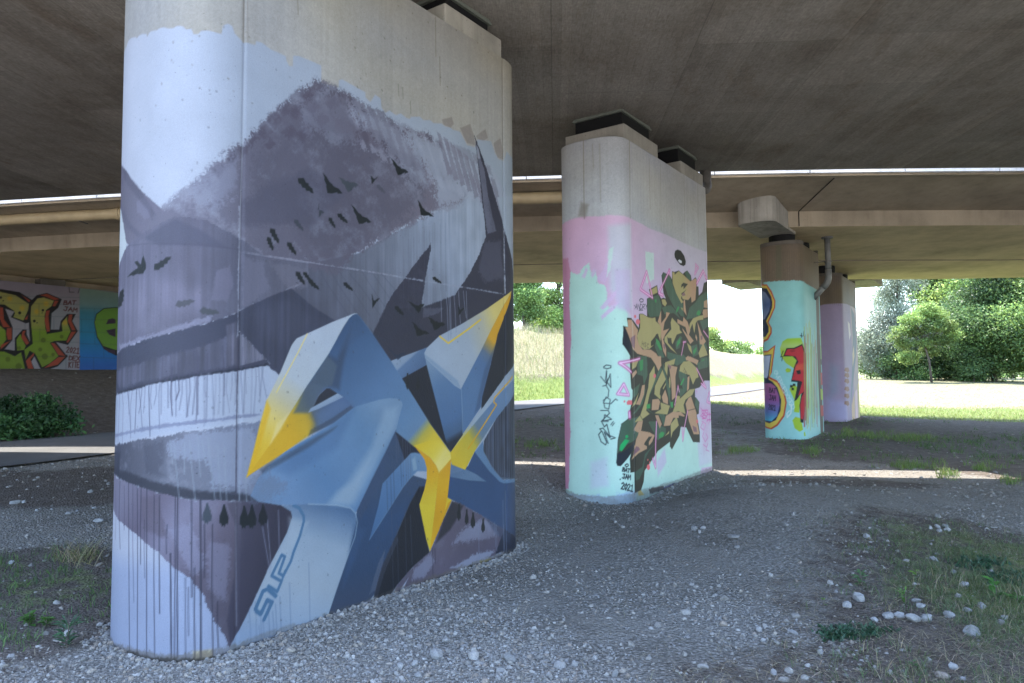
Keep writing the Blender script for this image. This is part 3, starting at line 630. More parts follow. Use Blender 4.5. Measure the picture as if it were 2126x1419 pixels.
{"k":"p","c":0,"p":[-1305,2167,-1185,2396,-1040,2464,-921,2544,-850,2573,-682,2611,-539,2650,-421,2690,-249,2675,10,2572,211,2474,526,2501,527,2398,466,2354,355,2295,236,2234,91,2170,-17,2114,-44,2097,-136,2055,-220,2024,-299,1996,-387,1973,-485,1951,-662,1930,-857,1898,-984,1875,-1177,1848,-1294,1778],"s":10,"r":7,"n":0.35,"v":0.14,"g":[-680,2561,445,2439,[0,103,106,134],[0.35,98,101,127],[0.6,92,97,123],[1,96,101,125]]},
{"k":"p","c":[83,88,115],"p":[-681,2577,-480,2648,-407,2671,-248,2600,-104,2508,-247,2503,-535,2516],"s":30,"a":0.75},
{"k":"p","c":[117,120,150],"p":[-1020,2285,-672,2345,-243,2239,-186,2121,-521,2003,-902,1959],"s":126,"a":0.6,"v":0.3},
{"k":"p","c":[121,124,156],"p":[-167,2364,-78,2398,-50,2284,-99,2172,-187,2181],"s":42,"n":0.5,"a":0.6},
{"k":"p","c":[130,135,166],"p":[-5,2476,156,2441,213,2280,17,2136],"s":68,"n":0.7,"a":0.35},
{"k":"p","c":[148,156,191],"p":[-1010,1914,-482,1972,-185,2076,-185,2046,-481,1942,-984,1875],"s":38,"n":1,"a":0.7},
{"k":"p","c":[113,116,140],"p":[211,2458,527,2449,528,2313,367,2296],"s":58,"n":0.7,"a":0.5},
{"k":"p","c":[55,57,78],"p":[1810,2836,1816,2795,1755,2563,1694,2296,1688,2186,1724,2030,1550,1844,1278,1838,1225,2044,1276,2245,1383,2386,1555,2563],"s":8,"r":8,"n":0.25},
{"k":"p","c":[53,56,76],"p":[1689,2271,1877,2336,2141,2429,2363,2664,2448,2512,3122,2556,2214,2157,1919,2039,1724,1889,1278,1744,1124,2002,1277,2238],"s":16,"r":8},
{"k":"p","c":[91,97,121],"p":[1724,2274,1971,2294,1876,2203,1712,2159],"s":40,"n":0.8,"a":0.8},
{"k":"p","c":[56,58,78],"p":[2424,3948,2467,3901,2637,3633,2766,3393,2851,3229,2940,3043,3049,2867,3164,2538,3222,2391,2518,2271,2214,2157,1876,2037,1676,2028,1677,2177,1977,2261,2141,2429,2363,2664,2487,2842,2593,3033,2550,3288,2508,3523,2459,3788],"r":9},
{"k":"p","c":[114,122,150],"p":[2445,3876,2488,3805,2576,3670,2620,3456,2694,3237,2755,3107,2616,3055,2558,3304,2523,3527,2473,3745],"s":22,"n":0.8,"a":0.85},
{"k":"p","c":[160,173,202],"p":[2452,3878,2489,3842,2517,3757,2473,3745],"s":8,"a":0.8},
{"k":"p","c":[92,97,123],"p":[2562,2982,2833,3025,2892,2653,2596,2573,2449,2692],"s":90,"n":1.1,"a":0.6},
{"k":"p","c":[165,184,211],"p":[2774,3442,2852,3257,2940,3062,3034,2884,3303,2783,3303,3574],"s":4},
{"k":"p","c":[61,67,92],"p":[-20,2108,91,2170,236,2237,386,2302,571,2191,790,2099,882,2026,533,1839,289,1710,205,1799,73,1915,-8,1988],"r":3,"v":0.2},
{"k":"p","c":[72,78,104],"p":[70,2109,367,2230,572,2112,371,1901,144,1956],"s":94,"a":0.5,"v":0.3},
{"k":"p","c":[63,69,95],"p":[-1294,1778,-1177,1848,-984,1875,-857,1898,-662,1930,-485,1951,-387,1973,-299,1996,-220,2024,-136,2055,-44,2097,-10,2115,-8,1988,205,1799,242,1771,289,1710,205,1773,-18,1736,-160,1718,-267,1700,-351,1683,-446,1672,-557,1655,-651,1641,-824,1617,-1068,1584,-1280,1552],"r":10},
{"k":"p","c":[92,97,123],"p":[-1170,1729,-516,1809,-210,1896,-15,1979,-12,1764,-208,1738,-475,1690,-966,1623],"s":46,"n":0.6,"a":0.75,"v":0.5},
{"k":"p","c":[116,122,148],"p":[-1,1973,190,1811,2,1764],"s":10,"a":0.9,"v":0.5},
{"k":"p","c":[104,108,134],"p":[-97,2017,-26,2046,-22,1779,-81,1763],"s":16,"a":0.6,"v":0.6},
{"k":"s","c":[43,49,70],"w":13,"p":[-1161,1577,-824,1617,-651,1644,-446,1675,-267,1703,-160,1721,-18,1740,205,1777],"s":6,"r":6},
{"k":"s","c":[70,73,102],"w":8,"p":[-1084,1579,-1042,1540,-1080,1231],"a":0.75},
{"k":"s","c":[70,73,102],"w":4,"p":[-982,1588,-980,1510,-991,1281],"a":0.75},
{"k":"s","c":[70,73,102],"w":4,"p":[-928,1595,-910,1516,-910,1275],"a":0.75},
{"k":"s","c":[70,73,102],"w":6,"p":[-851,1608,-831,1542,-822,1462],"a":0.75},
{"k":"s","c":[70,73,102],"w":4,"p":[-833,1611,-828,1521,-796,1365],"a":0.75},
{"k":"s","c":[70,73,102],"w":4,"p":[-787,1619,-805,1524,-795,1314],"a":0.75},
{"k":"s","c":[70,73,102],"w":8,"p":[-735,1629,-737,1519,-745,1346],"a":0.75},
{"k":"s","c":[70,73,102],"w":5,"p":[-709,1634,-684,1528,-702,1472],"a":0.75},
{"k":"s","c":[70,73,102],"w":5,"p":[-670,1642,-684,1530,-659,1375],"a":0.75},
{"k":"s","c":[70,73,102],"w":4,"p":[-639,1812,-639,1598,-650,1475],"a":0.75},
{"k":"s","c":[70,73,102],"w":8,"p":[-599,1683,-600,1607,-580,1331],"a":0.75},
{"k":"s","c":[70,73,102],"w":4,"p":[-571,1709,-584,1557,-572,1501],"a":0.75},
{"k":"s","c":[70,73,102],"w":4,"p":[-536,1684,-531,1593,-548,1526],"a":0.75},
{"k":"s","c":[70,73,102],"w":4,"p":[-502,1679,-511,1588,-499,1379],"a":0.75},
{"k":"s","c":[70,73,102],"w":4,"p":[-485,1840,-492,1635,-489,1469],"a":0.75},
{"k":"s","c":[70,73,102],"w":5,"p":[-456,1732,-441,1640,-439,1509],"a":0.75},
{"k":"s","c":[70,73,102],"w":4,"p":[-429,1831,-413,1573,-412,1521],"a":0.75},
{"k":"s","c":[70,73,102],"w":8,"p":[-415,1754,-423,1593,-409,1461],"a":0.75},
{"k":"s","c":[70,73,102],"w":4,"p":[-396,1698,-388,1592,-384,1456],"a":0.75},
{"k":"s","c":[70,73,102],"w":8,"p":[-377,1782,-367,1612,-387,1555],"a":0.75},
{"k":"s","c":[70,73,102],"w":4,"p":[-357,1814,-348,1602,-365,1493],"a":0.75},
{"k":"s","c":[70,73,102],"w":4,"p":[-333,1863,-322,1608,-316,1456],"a":0.75},
{"k":"s","c":[70,73,102],"w":5,"p":[-311,1787,-302,1607,-319,1450],"a":0.75},
{"k":"s","c":[70,73,102],"w":5,"p":[-286,1863,-272,1649,-285,1468],"a":0.75},
{"k":"s","c":[70,73,102],"w":5,"p":[-266,1844,-258,1643,-265,1412],"a":0.75},
{"k":"s","c":[70,73,102],"w":5,"p":[-257,1818,-263,1630,-255,1464],"a":0.75},
{"k":"s","c":[70,73,102],"w":4,"p":[-229,1758,-224,1602,-218,1395],"a":0.4},
{"k":"s","c":[70,73,102],"w":5,"p":[-215,1828,-218,1606,-211,1573],"a":0.4},
{"k":"s","c":[70,73,102],"w":8,"p":[-205,1841,-207,1643,-209,1420],"a":0.4},
{"k":"s","c":[70,73,102],"w":5,"p":[-184,1762,-175,1659,-165,1463],"a":0.4},
{"k":"s","c":[70,73,102],"w":4,"p":[-167,1889,-156,1619,-167,1428],"a":0.4},
{"k":"s","c":[70,73,102],"w":4,"p":[-140,1786,-131,1618,-138,1463],"a":0.4},
{"k":"s","c":[70,73,102],"w":8,"p":[-118,1889,-108,1681,-108,1459],"a":0.4},
{"k":"s","c":[70,73,102],"w":8,"p":[-109,1807,-103,1669,-104,1577],"a":0.4},
{"k":"s","c":[70,73,102],"w":4,"p":[-83,1786,-92,1614,-67,1469],"a":0.4},
{"k":"s","c":[70,73,102],"w":4,"p":[-63,1879,-53,1646,-63,1547],"a":0.4},
{"k":"s","c":[70,73,102],"w":5,"p":[-38,1746,-26,1620,-31,1520],"a":0.4},
{"k":"s","c":[70,73,102],"w":8,"p":[-20,1764,-13,1700,-16,1597],"a":0.4},
{"k":"s","c":[70,73,102],"w":6,"p":[17,1880,9,1706,26,1461],"a":0.4},
{"k":"s","c":[70,73,102],"w":6,"p":[40,1800,35,1668,32,1468],"a":0.4},
{"k":"s","c":[70,73,102],"w":4,"p":[47,1920,40,1685,48,1587],"a":0.4},
{"k":"s","c":[70,73,102],"w":4,"p":[85,1883,87,1659,84,1452],"a":0.4},
{"k":"s","c":[70,73,102],"w":6,"p":[103,1885,119,1678,104,1447],"a":0.4},
{"k":"s","c":[70,73,102],"w":6,"p":[130,1810,145,1650,146,1573],"a":0.4},
{"k":"s","c":[70,73,102],"w":6,"p":[156,1917,161,1695,148,1530],"a":0.4},
{"k":"s","c":[70,73,102],"w":6,"p":[178,1842,166,1700,198,1563],"a":0.4},
{"k":"p","c":[125,137,175],"p":[-1265,1302,-1177,1314,-811,1357,-593,1391,-440,1411,-263,1430,-156,1438,-34,1454,158,1458,159,1439,-33,1430,-156,1417,-262,1409,-439,1390,-592,1370,-810,1339,-1176,1289,-1264,1283],"s":10,"r":7,"a":0.8},
{"k":"p","c":0,"p":[-1260,1232,-1165,1241,-808,1288,-590,1320,-438,1343,-261,1362,-96,1382,-13,1392,181,1413,226,1322,381,1118,542,937,544,804,322,840,145,888,-12,913,-148,934,-255,946,-367,964,-461,982,-580,1003,-736,1021,-927,1042,-1105,1069,-1253,1104],"s":26,"r":10,"n":0.9,"g":[-1042,1144,229,1133,[0,72,78,100],[0.3,93,100,123],[0.6,116,126,152],[1,124,139,173]]},
{"k":"p","c":[50,56,75],"p":[-1255,1136,-1157,1110,-739,1090,-459,1046,-223,999,-13,964,144,925,322,850,145,888,-12,913,-255,946,-461,982,-736,1021,-927,1042,-1105,1069],"s":30,"r":10,"a":0.9},
{"k":"p","c":[53,59,80],"p":[-1203,1216,-938,1214,-946,1074,-1162,1056],"s":26,"a":0.8},
{"k":"p","c":[150,166,200],"p":[-448,1308,-229,1350,81,1363,229,1133,87,994,-169,1024,-199,1172,-429,1221],"s":70,"n":1.15,"a":0.75},
{"k":"p","c":[69,76,99],"p":[-632,1274,-465,1308,-443,1090,-626,1097],"s":78,"n":0.6,"a":0.5},
{"k":"s","c":[150,170,196],"w":5,"p":[-421,1309,-416,1267,-409,1232,-398,1169],"a":0.85},
{"k":"s","c":[150,170,196],"w":5,"p":[-391,1280,-383,1183,-372,1102,-355,958],"a":0.85},
{"k":"s","c":[150,170,196],"w":5,"p":[-329,1294,-328,1237,-327,1190,-326,1105],"a":0.85},
{"k":"s","c":[150,170,196],"w":5,"p":[-299,1308,-289,1177,-276,1067,-254,871],"a":0.85},
{"k":"s","c":[150,170,196],"w":5,"p":[-253,1336,-249,1261,-244,1199,-236,1087],"a":0.85},
{"k":"s","c":[150,170,196],"w":5,"p":[-228,1306,-223,1259,-216,1220,-204,1149],"a":0.85},
{"k":"s","c":[150,170,196],"w":5,"p":[-196,1319,-184,1179,-167,1062,-138,851],"a":0.85},
{"k":"s","c":[150,170,196],"w":5,"p":[-139,1271,-133,1149,-124,1048,-109,864],"a":0.85},
{"k":"s","c":[150,170,196],"w":5,"p":[-97,1254,-92,1130,-85,1027,-72,841],"a":0.85},
{"k":"s","c":[150,170,196],"w":6,"p":[49,1150,54,1011,60,895,70,686],"a":0.85},
{"k":"s","c":[150,170,196],"w":6,"p":[7,1034,8,966,10,909,14,807],"a":0.85},
{"k":"p","c":0,"p":[-1250,1057,-1105,1069,-927,1042,-736,1021,-580,1003,-461,982,-367,964,-255,946,-148,934,-12,913,26,431,31,133,-50,30,-110,160,-157,248,-208,369,-271,473,-362,545,-438,594,-485,638,-700,725,-903,773,-1074,828,-1238,866],"s":10,"r":10,"n":0.25,"g":[-851,976,-38,299,[0,125,127,157],[0.25,104,101,129],[0.45,132,135,168],[0.7,104,101,127],[1,90,88,111]]},
{"k":"p","c":[149,157,195],"p":[-419,773,-274,829,-189,532,-269,484],"s":64,"n":0.7,"a":0.55},
{"k":"p","c":[101,98,123],"p":[-672,961,-493,958,-418,716,-614,760],"s":60,"n":0.4,"a":0.8},
{"k":"p","c":[137,142,177],"p":[-192,706,-44,653,-70,306,-187,417],"s":72,"n":0.6,"a":0.6},
{"k":"p","c":0,"p":[-41,30,-68,189,-21,442,-6,736,-80,911,-12,913,145,888,322,840,400,793,416,752,378,650,245,468,105,235,21,109],"s":16,"r":6,"g":[-75,600,237,538,[0,92,92,116],[0.35,69,69,94],[1,56,56,78]]},
{"k":"p","c":[105,107,134],"p":[-24,858,-8,856,10,139,-10,144],"s":6,"a":0.6,"v":0.6},
{"k":"p","c":0,"p":[-46,-26,-41,27,21,109,105,235,245,468,371,651,412,743,400,787,326,836,544,818,801,774,928,734,985,676,995,597,944,455,858,320,779,130,703,-57,554,-144],"r":3,"g":[756,773,395,-65,[0,81,115,160],[0.12,117,147,186],[0.28,153,178,208],[0.6,166,188,214],[0.85,158,184,218],[1,147,174,214]]},
{"k":"p","c":[172,194,220],"p":[385,748,545,689,388,507,240,289,134,134,99,174,256,456,386,651],"s":52,"a":0.6},
{"k":"s","c":[79,124,170],"w":21,"p":[421,823,468,799,506,738,508,703,475,606,424,509,404,454,344,371,309,396,355,494,329,511,253,392,330,338,298,279,229,332]},
{"k":"s","c":[79,124,170],"w":27,"p":[286,253,225,313,189,309,136,211]},
{"k":"s","c":[79,124,170],"w":27,"p":[136,211,144,193,174,167,183,182]},
{"k":"s","c":[79,124,170],"w":27,"p":[177,172,221,243,259,220,199,125]},
{"k":"s","c":[79,124,170],"w":18,"p":[330,338,359,401],"a":0.9},
{"k":"p","c":[37,44,64],"p":[1385,1286,1606,1132,1699,1049,1567,1061,1255,855,1280,937,1327,1097],"r":4},
{"k":"p","c":[33,37,52],"p":[1455,1683,1753,1804,1783,1776,1880,1502,2011,1154,2068,1037,1800,1298,1618,1505]},
{"k":"p","c":[43,47,62],"p":[578,1495,632,1568,697,1615,732,1611,812,1571,578,1475]},
{"k":"p","c":[61,71,94],"p":[3230,1662,2741,1306,2544,1106,2528,997,2564,883,2804,717,3209,676],"v":0.6},
{"k":"s","c":[131,148,181],"w":6,"p":[2553,1262,2553,951,2549,862],"a":0.5},
{"k":"s","c":[131,148,181],"w":6,"p":[2588,1282,2586,947,2583,850],"a":0.5},
{"k":"s","c":[131,148,181],"w":6,"p":[2623,1303,2614,945,2618,837],"a":0.5},
{"k":"s","c":[131,148,181],"w":6,"p":[2659,1324,2657,941,2653,825],"a":0.5},
{"k":"s","c":[131,148,181],"w":6,"p":[2694,1345,2684,938,2688,812],"a":0.5},
{"k":"s","c":[131,148,181],"w":6,"p":[2731,1366,2721,935,2724,799],"a":0.5},
{"k":"s","c":[131,148,181],"w":6,"p":[2767,1388,2763,931,2760,786],"a":0.5},
{"k":"s","c":[131,148,181],"w":6,"p":[2804,1409,2792,928,2796,773],"a":0.5},
{"k":"s","c":[131,148,181],"w":7,"p":[2841,1431,2842,924,2833,760],"a":0.5},
{"k":"s","c":[131,148,181],"w":7,"p":[2879,1453,2871,921,2870,747],"a":0.5},
{"k":"s","c":[131,148,181],"w":7,"p":[2918,1475,2912,917,2907,733],"a":0.5},
{"k":"s","c":[131,148,181],"w":7,"p":[2959,1498,2959,913,2947,719],"a":0.5},
{"k":"s","c":[131,148,181],"w":7,"p":[3009,1520,2988,910,2993,704],"a":0.5},
{"k":"s","c":[131,148,181],"w":7,"p":[3089,1543,3085,900,3055,687],"a":0.5},
{"k":"p","c":0,"p":[989,704,1129,900,1280,1105,1385,1267,1550,907,1841,814,1745,778,1664,789,1555,675,1511,609,1386,426,1236,198,1162,42,1123,16,780,-25,694,-55,796,167,907,392,980,599],"s":4,"g":[1079,906,942,-21,[0,59,81,116],[0.3,50,79,122],[0.7,51,76,114],[1,66,81,111]]},
{"k":"p","c":[59,91,137],"p":[962,602,1081,546,940,291,859,172],"s":64,"a":0.6},
{"k":"p","c":[30,35,49],"p":[1664,793,1728,788,1757,705,1675,630,1756,350,1792,232,1589,158,1419,60,1335,-1,1257,-11,1162,28,1221,176,1386,426,1511,609,1555,675],"s":16},
{"k":"p","c":[52,59,78],"p":[1162,42,1236,227,1397,446,1429,410,1272,183,1202,25],"s":18,"n":0.7,"a":0.9},
{"k":"p","c":[90,104,133],"p":[1113,54,1206,270,1282,364,1262,276,1182,77],"s":18,"n":1,"a":0.7},
{"k":"p","c":0,"p":[2212,863,2308,896,2406,1021,2622,824,2781,707,2851,680,3209,661,3195,42,2960,181,2791,266,2494,430,2230,561,2079,628,2002,664,2054,851],"g":[2225,769,3154,373,[0,55,85,131],[0.6,58,87,134],[1,73,88,124]]},
{"k":"p","c":[102,132,171],"p":[2068,941,2280,869,2433,805,2577,726,2327,765,2054,830],"s":8,"a":0.9,"g":[2159,911,2225,777,[0,92,123,164],[1,107,139,178]]},
{"k":"p","c":[100,137,182],"p":[2406,1012,2529,1103,2536,1001,2653,856,2804,727,2851,707,3209,680,3208,652,2851,675,2781,702,2622,815]},
{"k":"s","c":[146,179,209],"w":6,"p":[2536,1005,2653,861,2804,731,3161,681],"a":0.6},
{"k":"p","c":0,"p":[3211,1904,2913,1724,2503,1393,2235,1184,2055,1034,2081,931,2266,866,2406,1021,2581,1171,2741,1306,3230,1633],"g":[2984,1615,2159,945,[0,112,145,189],[0.4,100,135,181],[0.62,111,137,164],[0.75,201,190,68],[1,222,199,55]]},
{"k":"p","c":0,"p":[3211,1904,2913,1724,2503,1393,2235,1184,2055,1034,2127,1082,2584,1394,2814,1547,2984,1639,3231,1711],"g":[2986,1757,2094,1055,[0,152,175,205],[0.7,161,184,209],[0.85,205,203,133],[1,222,208,104]]},
{"k":"s","c":[222,175,38],"w":14,"p":[3033,1701,2713,1499,2697,1458,2743,1430,2583,1287,2309,1050]},
{"k":"p","c":[35,40,55],"p":[3025,2534,3270,2391,3235,1904,2913,1724,2503,1393,2511,1513,2632,1768,2766,2103],"s":4,"r":5},
{"k":"p","c":0,"p":[1336,1821,1759,1942,1759,1796,1455,1679,1395,1752],"g":[1493,1902,1607,1727,[0,143,167,199],[0.35,134,159,193],[0.45,95,127,172],[1,85,115,160]]},
{"k":"p","c":0,"p":[3026,2554,2840,2355,2690,2177,2508,1946,2238,1622,2210,1584,2228,1181,2503,1419,2519,1512,2632,1768,2734,2013,2766,2103,2871,2268,2999,2474],"g":[2824,2363,2405,1665,[0,222,173,40],[0.42,216,169,48],[0.62,98,122,155],[0.75,86,121,172],[1,90,127,176]]},
{"k":"p","c":[65,90,130],"p":[2734,2013,2632,1768,2519,1512,2481,1407,2402,1357,2550,1754],"s":36,"a":0.6},
{"k":"p","c":0,"p":[1729,1889,1741,1853,2124,1623,2217,1583,2235,1180,2068,1041,1998,1154,1868,1502,1765,1776],"g":[1844,1830,2062,1121,[0,126,156,193],[0.3,94,131,179],[0.75,82,119,170],[0.92,72,103,144],[1,39,47,62]]},
{"k":"p","c":0,"p":[1759,1938,1919,2048,2214,2166,2593,2335,3026,2554,2840,2355,2690,2177,2508,1946,2238,1622,2203,1588,2124,1619,1741,1853,1730,1897],"g":[1844,1871,2906,2465,[0,162,184,213],[0.4,165,185,210],[0.62,186,192,181],[0.8,220,210,135],[1,227,212,124]]},
{"k":"p","c":[125,156,195],"p":[1724,1889,1747,1853,2124,1623,2210,1588,2164,1665,1844,1830],"s":28,"a":0.7},
{"k":"s","c":[231,205,70],"w":15,"p":[1926,2044,2040,1990,2317,2128,2503,2229]},
{"k":"s","c":[155,185,213],"w":6,"p":[2217,1583,2229,1364,2235,1193],"a":0.7},
{"k":"p","c":0,"p":[900,2132,943,2163,981,2170,1015,2150,1108,2060,1346,1813,1618,1505,1800,1298,2062,1037,1997,952,1606,1124,1396,1259,980,1453,849,1542,794,1575,732,1611,697,1615,632,1585,537,1503,377,1426,535,1647,712,1861],"g":[952,2121,1722,1106,[0,58,87,129],[0.18,71,105,151],[0.45,90,127,175],[0.72,100,139,185],[0.86,106,143,186],[0.93,192,184,80],[1,225,205,63]]},
{"k":"p","c":[56,74,105],"p":[792,1828,929,2065,847,1776,817,1599,749,1614,662,1636,577,1637,535,1620,703,1850],"s":56,"a":0.75},
{"k":"p","c":[64,91,132],"p":[952,2139,1049,2035,883,1919,815,1881],"s":58,"a":0.5},
{"k":"s","c":[101,146,185],"w":5,"p":[981,2170,1108,2060,1346,1813,1618,1505,2055,1046],"a":0.4},
{"k":"p","c":0,"p":[535,1647,388,1455,58,1055,178,1113,345,1189,478,1257,559,1294,765,1360,966,1468,854,1546,812,1571,578,1475,628,1568,705,1618],"g":[192,1137,886,1492,[0,222,182,38],[0.35,216,178,42],[0.5,173,163,76],[0.62,91,104,117],[0.75,82,105,143],[1,78,107,157]]},
{"k":"p","c":[220,182,40],"p":[388,1449,537,1453,580,1367,539,1286,345,1189,156,1109,227,1228],"s":78,"a":0.7},
{"k":"p","c":[82,101,124],"p":[535,1647,703,1850,793,1775,749,1635,671,1615,599,1535,537,1443,416,1448],"s":34,"a":0.8},
{"k":"p","c":[144,169,202],"p":[537,1446,558,1475,799,1575,854,1546,621,1466],"s":4},
{"k":"p","c":[92,121,166],"p":[600,1440,854,1539,966,1468,765,1360,622,1314],"s":82,"a":0.75},
{"k":"p","c":[58,69,88],"p":[539,1282,765,1364,956,1461,923,1484,751,1399,559,1324],"s":20,"a":0.55},
{"k":"p","c":0,"p":[406,1928,434,1959,532,2001,746,2093,900,2150,952,2171,981,2170,943,2160,900,2128,854,2071,712,1861,535,1647,388,1455,205,1220,58,1052,105,1210,145,1362,201,1542,289,1694,391,1908],"g":[637,1979,86,1070,[0,177,196,222],[0.35,181,198,217],[0.5,198,200,177],[0.64,229,214,127],[0.8,233,203,63],[1,229,188,32]]},
{"k":"p","c":[240,229,162],"p":[377,1449,320,1349,227,1243,281,1383],"s":26,"a":0.7},
{"k":"p","c":[231,188,34],"p":[201,1542,145,1362,105,1210,58,1055,120,1144,182,1325,231,1481],"s":26,"a":0.7},
{"k":"s","c":[233,220,142],"w":8,"p":[523,1994,451,1870,275,1591]},
{"k":"s","c":[191,212,231],"w":4,"p":[900,2128,854,2071,712,1861,535,1647],"a":0.6},
{"k":"p","c":0,"p":[966,1472,1077,1493,1217,1519,1326,1528,1406,1522,1461,1497,1472,1470,1439,1390,1396,1270,1280,1105,1129,900,989,704,975,684,928,730,801,770,544,814,322,840,145,888,88,933,139,1033,229,1117,345,1189,539,1269,765,1360],"s":6,"g":[1227,1481,463,833,[0,120,154,194],[0.25,101,141,187],[0.5,105,145,193],[0.75,97,139,190],[1,115,152,200]]},
{"k":"p","c":[141,173,208],"p":[1279,1442,1412,1456,1374,1286,1128,954,961,743,756,787,936,958,1127,1155],"s":84,"a":0.75},
{"k":"p","c":[157,185,215],"p":[960,920,1128,1082,1007,879,914,750,712,793,800,870],"s":64,"a":0.55},
{"k":"p","c":[78,115,166],"p":[752,1358,956,1454,797,1181,582,1099,381,1037,266,1082,380,1167],"s":90,"a":0.5},
{"k":"p","c":[59,75,99],"p":[156,1093,380,1183,622,1280,796,1338,752,1306,540,1202,304,1110,175,1060],"s":32,"a":0.6},
{"k":"p","c":[110,129,162],"p":[104,1022,229,1086,382,989,269,883,105,912],"s":188,"n":0.8,"a":0.6},
{"k":"p","c":[59,81,118],"p":[1396,1270,1327,1097,1265,920,1129,755,1023,627,989,696,1129,900,1280,1105],"s":30,"a":0.85},
{"k":"s","c":[161,191,220],"w":7,"p":[544,814,801,770,928,730,975,684,995,614,972,513,907,392,796,167,711,-6],"a":0.85},
{"k":"p","c":0,"p":[1250,867,1567,1076,1618,1076,1693,1057,1758,964,1763,907,1641,921,1555,872,1472,809,1307,648,1116,465,1209,710],"g":[1606,1057,1155,497,[0,112,149,191],[0.3,90,130,180],[1,74,114,166]]},
{"k":"p","c":[146,179,209],"p":[1578,1021,1618,1044,1641,936,1595,930],"s":20,"a":0.7},
{"k":"s","c":[119,156,196],"w":5,"p":[1641,921,1555,872,1472,809,1307,648,1116,465],"a":0.8},
{"k":"s","c":[50,60,87],"w":5,"p":[1296,880,1307,655],"a":0.6},
{"k":"s","c":[50,60,87],"w":5,"p":[1338,912,1349,667],"a":0.6},
{"k":"s","c":[50,60,87],"w":5,"p":[1369,965,1381,719],"a":0.6},
{"k":"s","c":[50,60,87],"w":5,"p":[1450,1014,1461,822],"a":0.6},
{"k":"s","c":[93,103,134],"w":5,"p":[1472,1204,1483,819],"a":0.6},
{"k":"s","c":[93,103,134],"w":5,"p":[1505,1194,1516,834],"a":0.6},
{"k":"s","c":[93,103,134],"w":5,"p":[1527,1180,1539,851],"a":0.6},
{"k":"s","c":[93,103,134],"w":5,"p":[1555,1159,1567,886],"a":0.6},
{"k":"s","c":[93,103,134],"w":5,"p":[1396,1228,1407,1018],"a":0.6},
{"k":"s","c":[93,103,134],"w":5,"p":[1417,1227,1428,1054],"a":0.6},
{"k":"p","c":[222,169,30],"p":[1606,1132,1699,1077,1800,1020,1879,944,1915,879,1897,788,1865,614,1798,239,1751,351,1675,615,1669,651,1728,761,1757,848,1758,932,1728,1011,1664,1076],"g":[1722,987,1780,306,[0,222,169,30],[0.2,227,184,36],[0.45,225,203,55],[1,222,203,55]]},
{"k":"p","c":0,"p":[1606,1132,1782,1158,1916,1156,2062,1033,2074,982,1915,879,1879,944,1800,1020,1699,1077],"g":[1752,1160,1953,932,[0,229,205,51],[0.5,233,216,80],[0.8,240,229,133],[1,242,229,114]]},
{"k":"p","c":0,"p":[1915,887,2074,982,2054,830,2028,677,1976,484,1792,240,1865,614,1897,808],"g":[1997,919,1871,328,[0,222,171,34],[0.2,229,184,34],[0.6,222,169,23],[1,229,184,32]]},
{"k":"p","c":[229,210,57],"p":[1669,651,1865,614,1798,263,1751,390],"s":16,"a":0.8},
{"k":"p","c":[231,203,48],"p":[2015,658,2079,624,1970,481,1914,421,1989,551]},
{"k":"p","c":[212,160,28],"p":[2079,624,2028,607,1889,385,1970,481],"s":8,"a":0.8},
{"k":"p","c":[240,229,150],"p":[1879,940,1915,879,2004,935,2068,1016,1978,1003],"s":32,"a":0.5},
{"k":"p","c":0,"p":[2092,614,2230,561,2494,430,2791,266,2960,181,3220,89,3215,-146,2497,-26,2220,-21,1839,-31,1550,-39,1345,-40,1419,60,1589,158,1792,236,1970,481],"s":12,"r":8,"n":0.3,"g":[1606,70,2876,233,[0,97,94,118],[0.3,104,101,127],[0.55,97,94,118],[1,101,99,127]]},
{"k":"p","c":[150,162,199],"p":[2256,362,2574,396,2759,209,2428,225,2090,247],"s":86,"n":1.1,"a":0.7},
{"k":"p","c":[144,155,191],"p":[1606,146,1810,221,1870,149,1721,43,1578,57],"s":56,"n":0.9,"a":0.7},
{"k":"p","c":[161,176,212],"p":[2057,48,2392,103,2720,82,2570,-11,2220,-12],"s":50,"n":1,"a":0.8},
{"k":"p","c":[168,185,219],"p":[1366,-46,1539,85,1484,15,1606,24,1561,-42],"s":4},
{"k":"p","c":[47,54,76],"p":[2689,8,2797,166,2861,236,3219,52,3216,-99],"s":10,"r":9,"a":0.95},
{"k":"p","c":[38,40,49],"p":[2079,616,2237,555,2157,463,2058,376,1870,296,1970,472],"s":34,"a":0.75},
{"k":"p","c":[64,81,117],"p":[2537,415,2814,262,2960,172,2940,84,2721,215],"s":36,"a":0.5},
{"k":"s","c":[128,144,180],"w":7,"p":[2451,394,2462,46],"a":0.75},
{"k":"s","c":[128,144,180],"w":7,"p":[2700,331,2712,106],"a":0.75},
{"k":"s","c":[128,144,180],"w":7,"p":[2722,305,2735,57],"a":0.75},
{"k":"s","c":[128,144,180],"w":7,"p":[2833,513,2842,13],"a":0.75},
{"k":"s","c":[128,144,180],"w":7,"p":[2881,598,2889,12],"a":0.75},
{"k":"s","c":[128,144,180],"w":7,"p":[2846,284,2858,9],"a":0.75},
{"k":"s","c":[51,51,70],"w":6,"p":[1828,257,1833,34],"a":0.8},
{"k":"s","c":[51,51,70],"w":6,"p":[1858,251,1864,130],"a":0.8},
{"k":"s","c":[80,89,115],"w":5,"p":[1349,649,1371,-6],"a":0.7},
{"k":"s","c":[80,89,115],"w":5,"p":[1500,626,1522,-10],"a":0.7},
{"k":"s","c":[80,89,115],"w":6,"p":[1561,578,1583,182],"a":0.7},
{"k":"s","c":[80,89,115],"w":5,"p":[1408,527,1430,13],"a":0.7},
{"k":"p","c":[181,190,223],"p":[1103,7,1335,-1,1345,-40,1103,-36],"a":0.9},
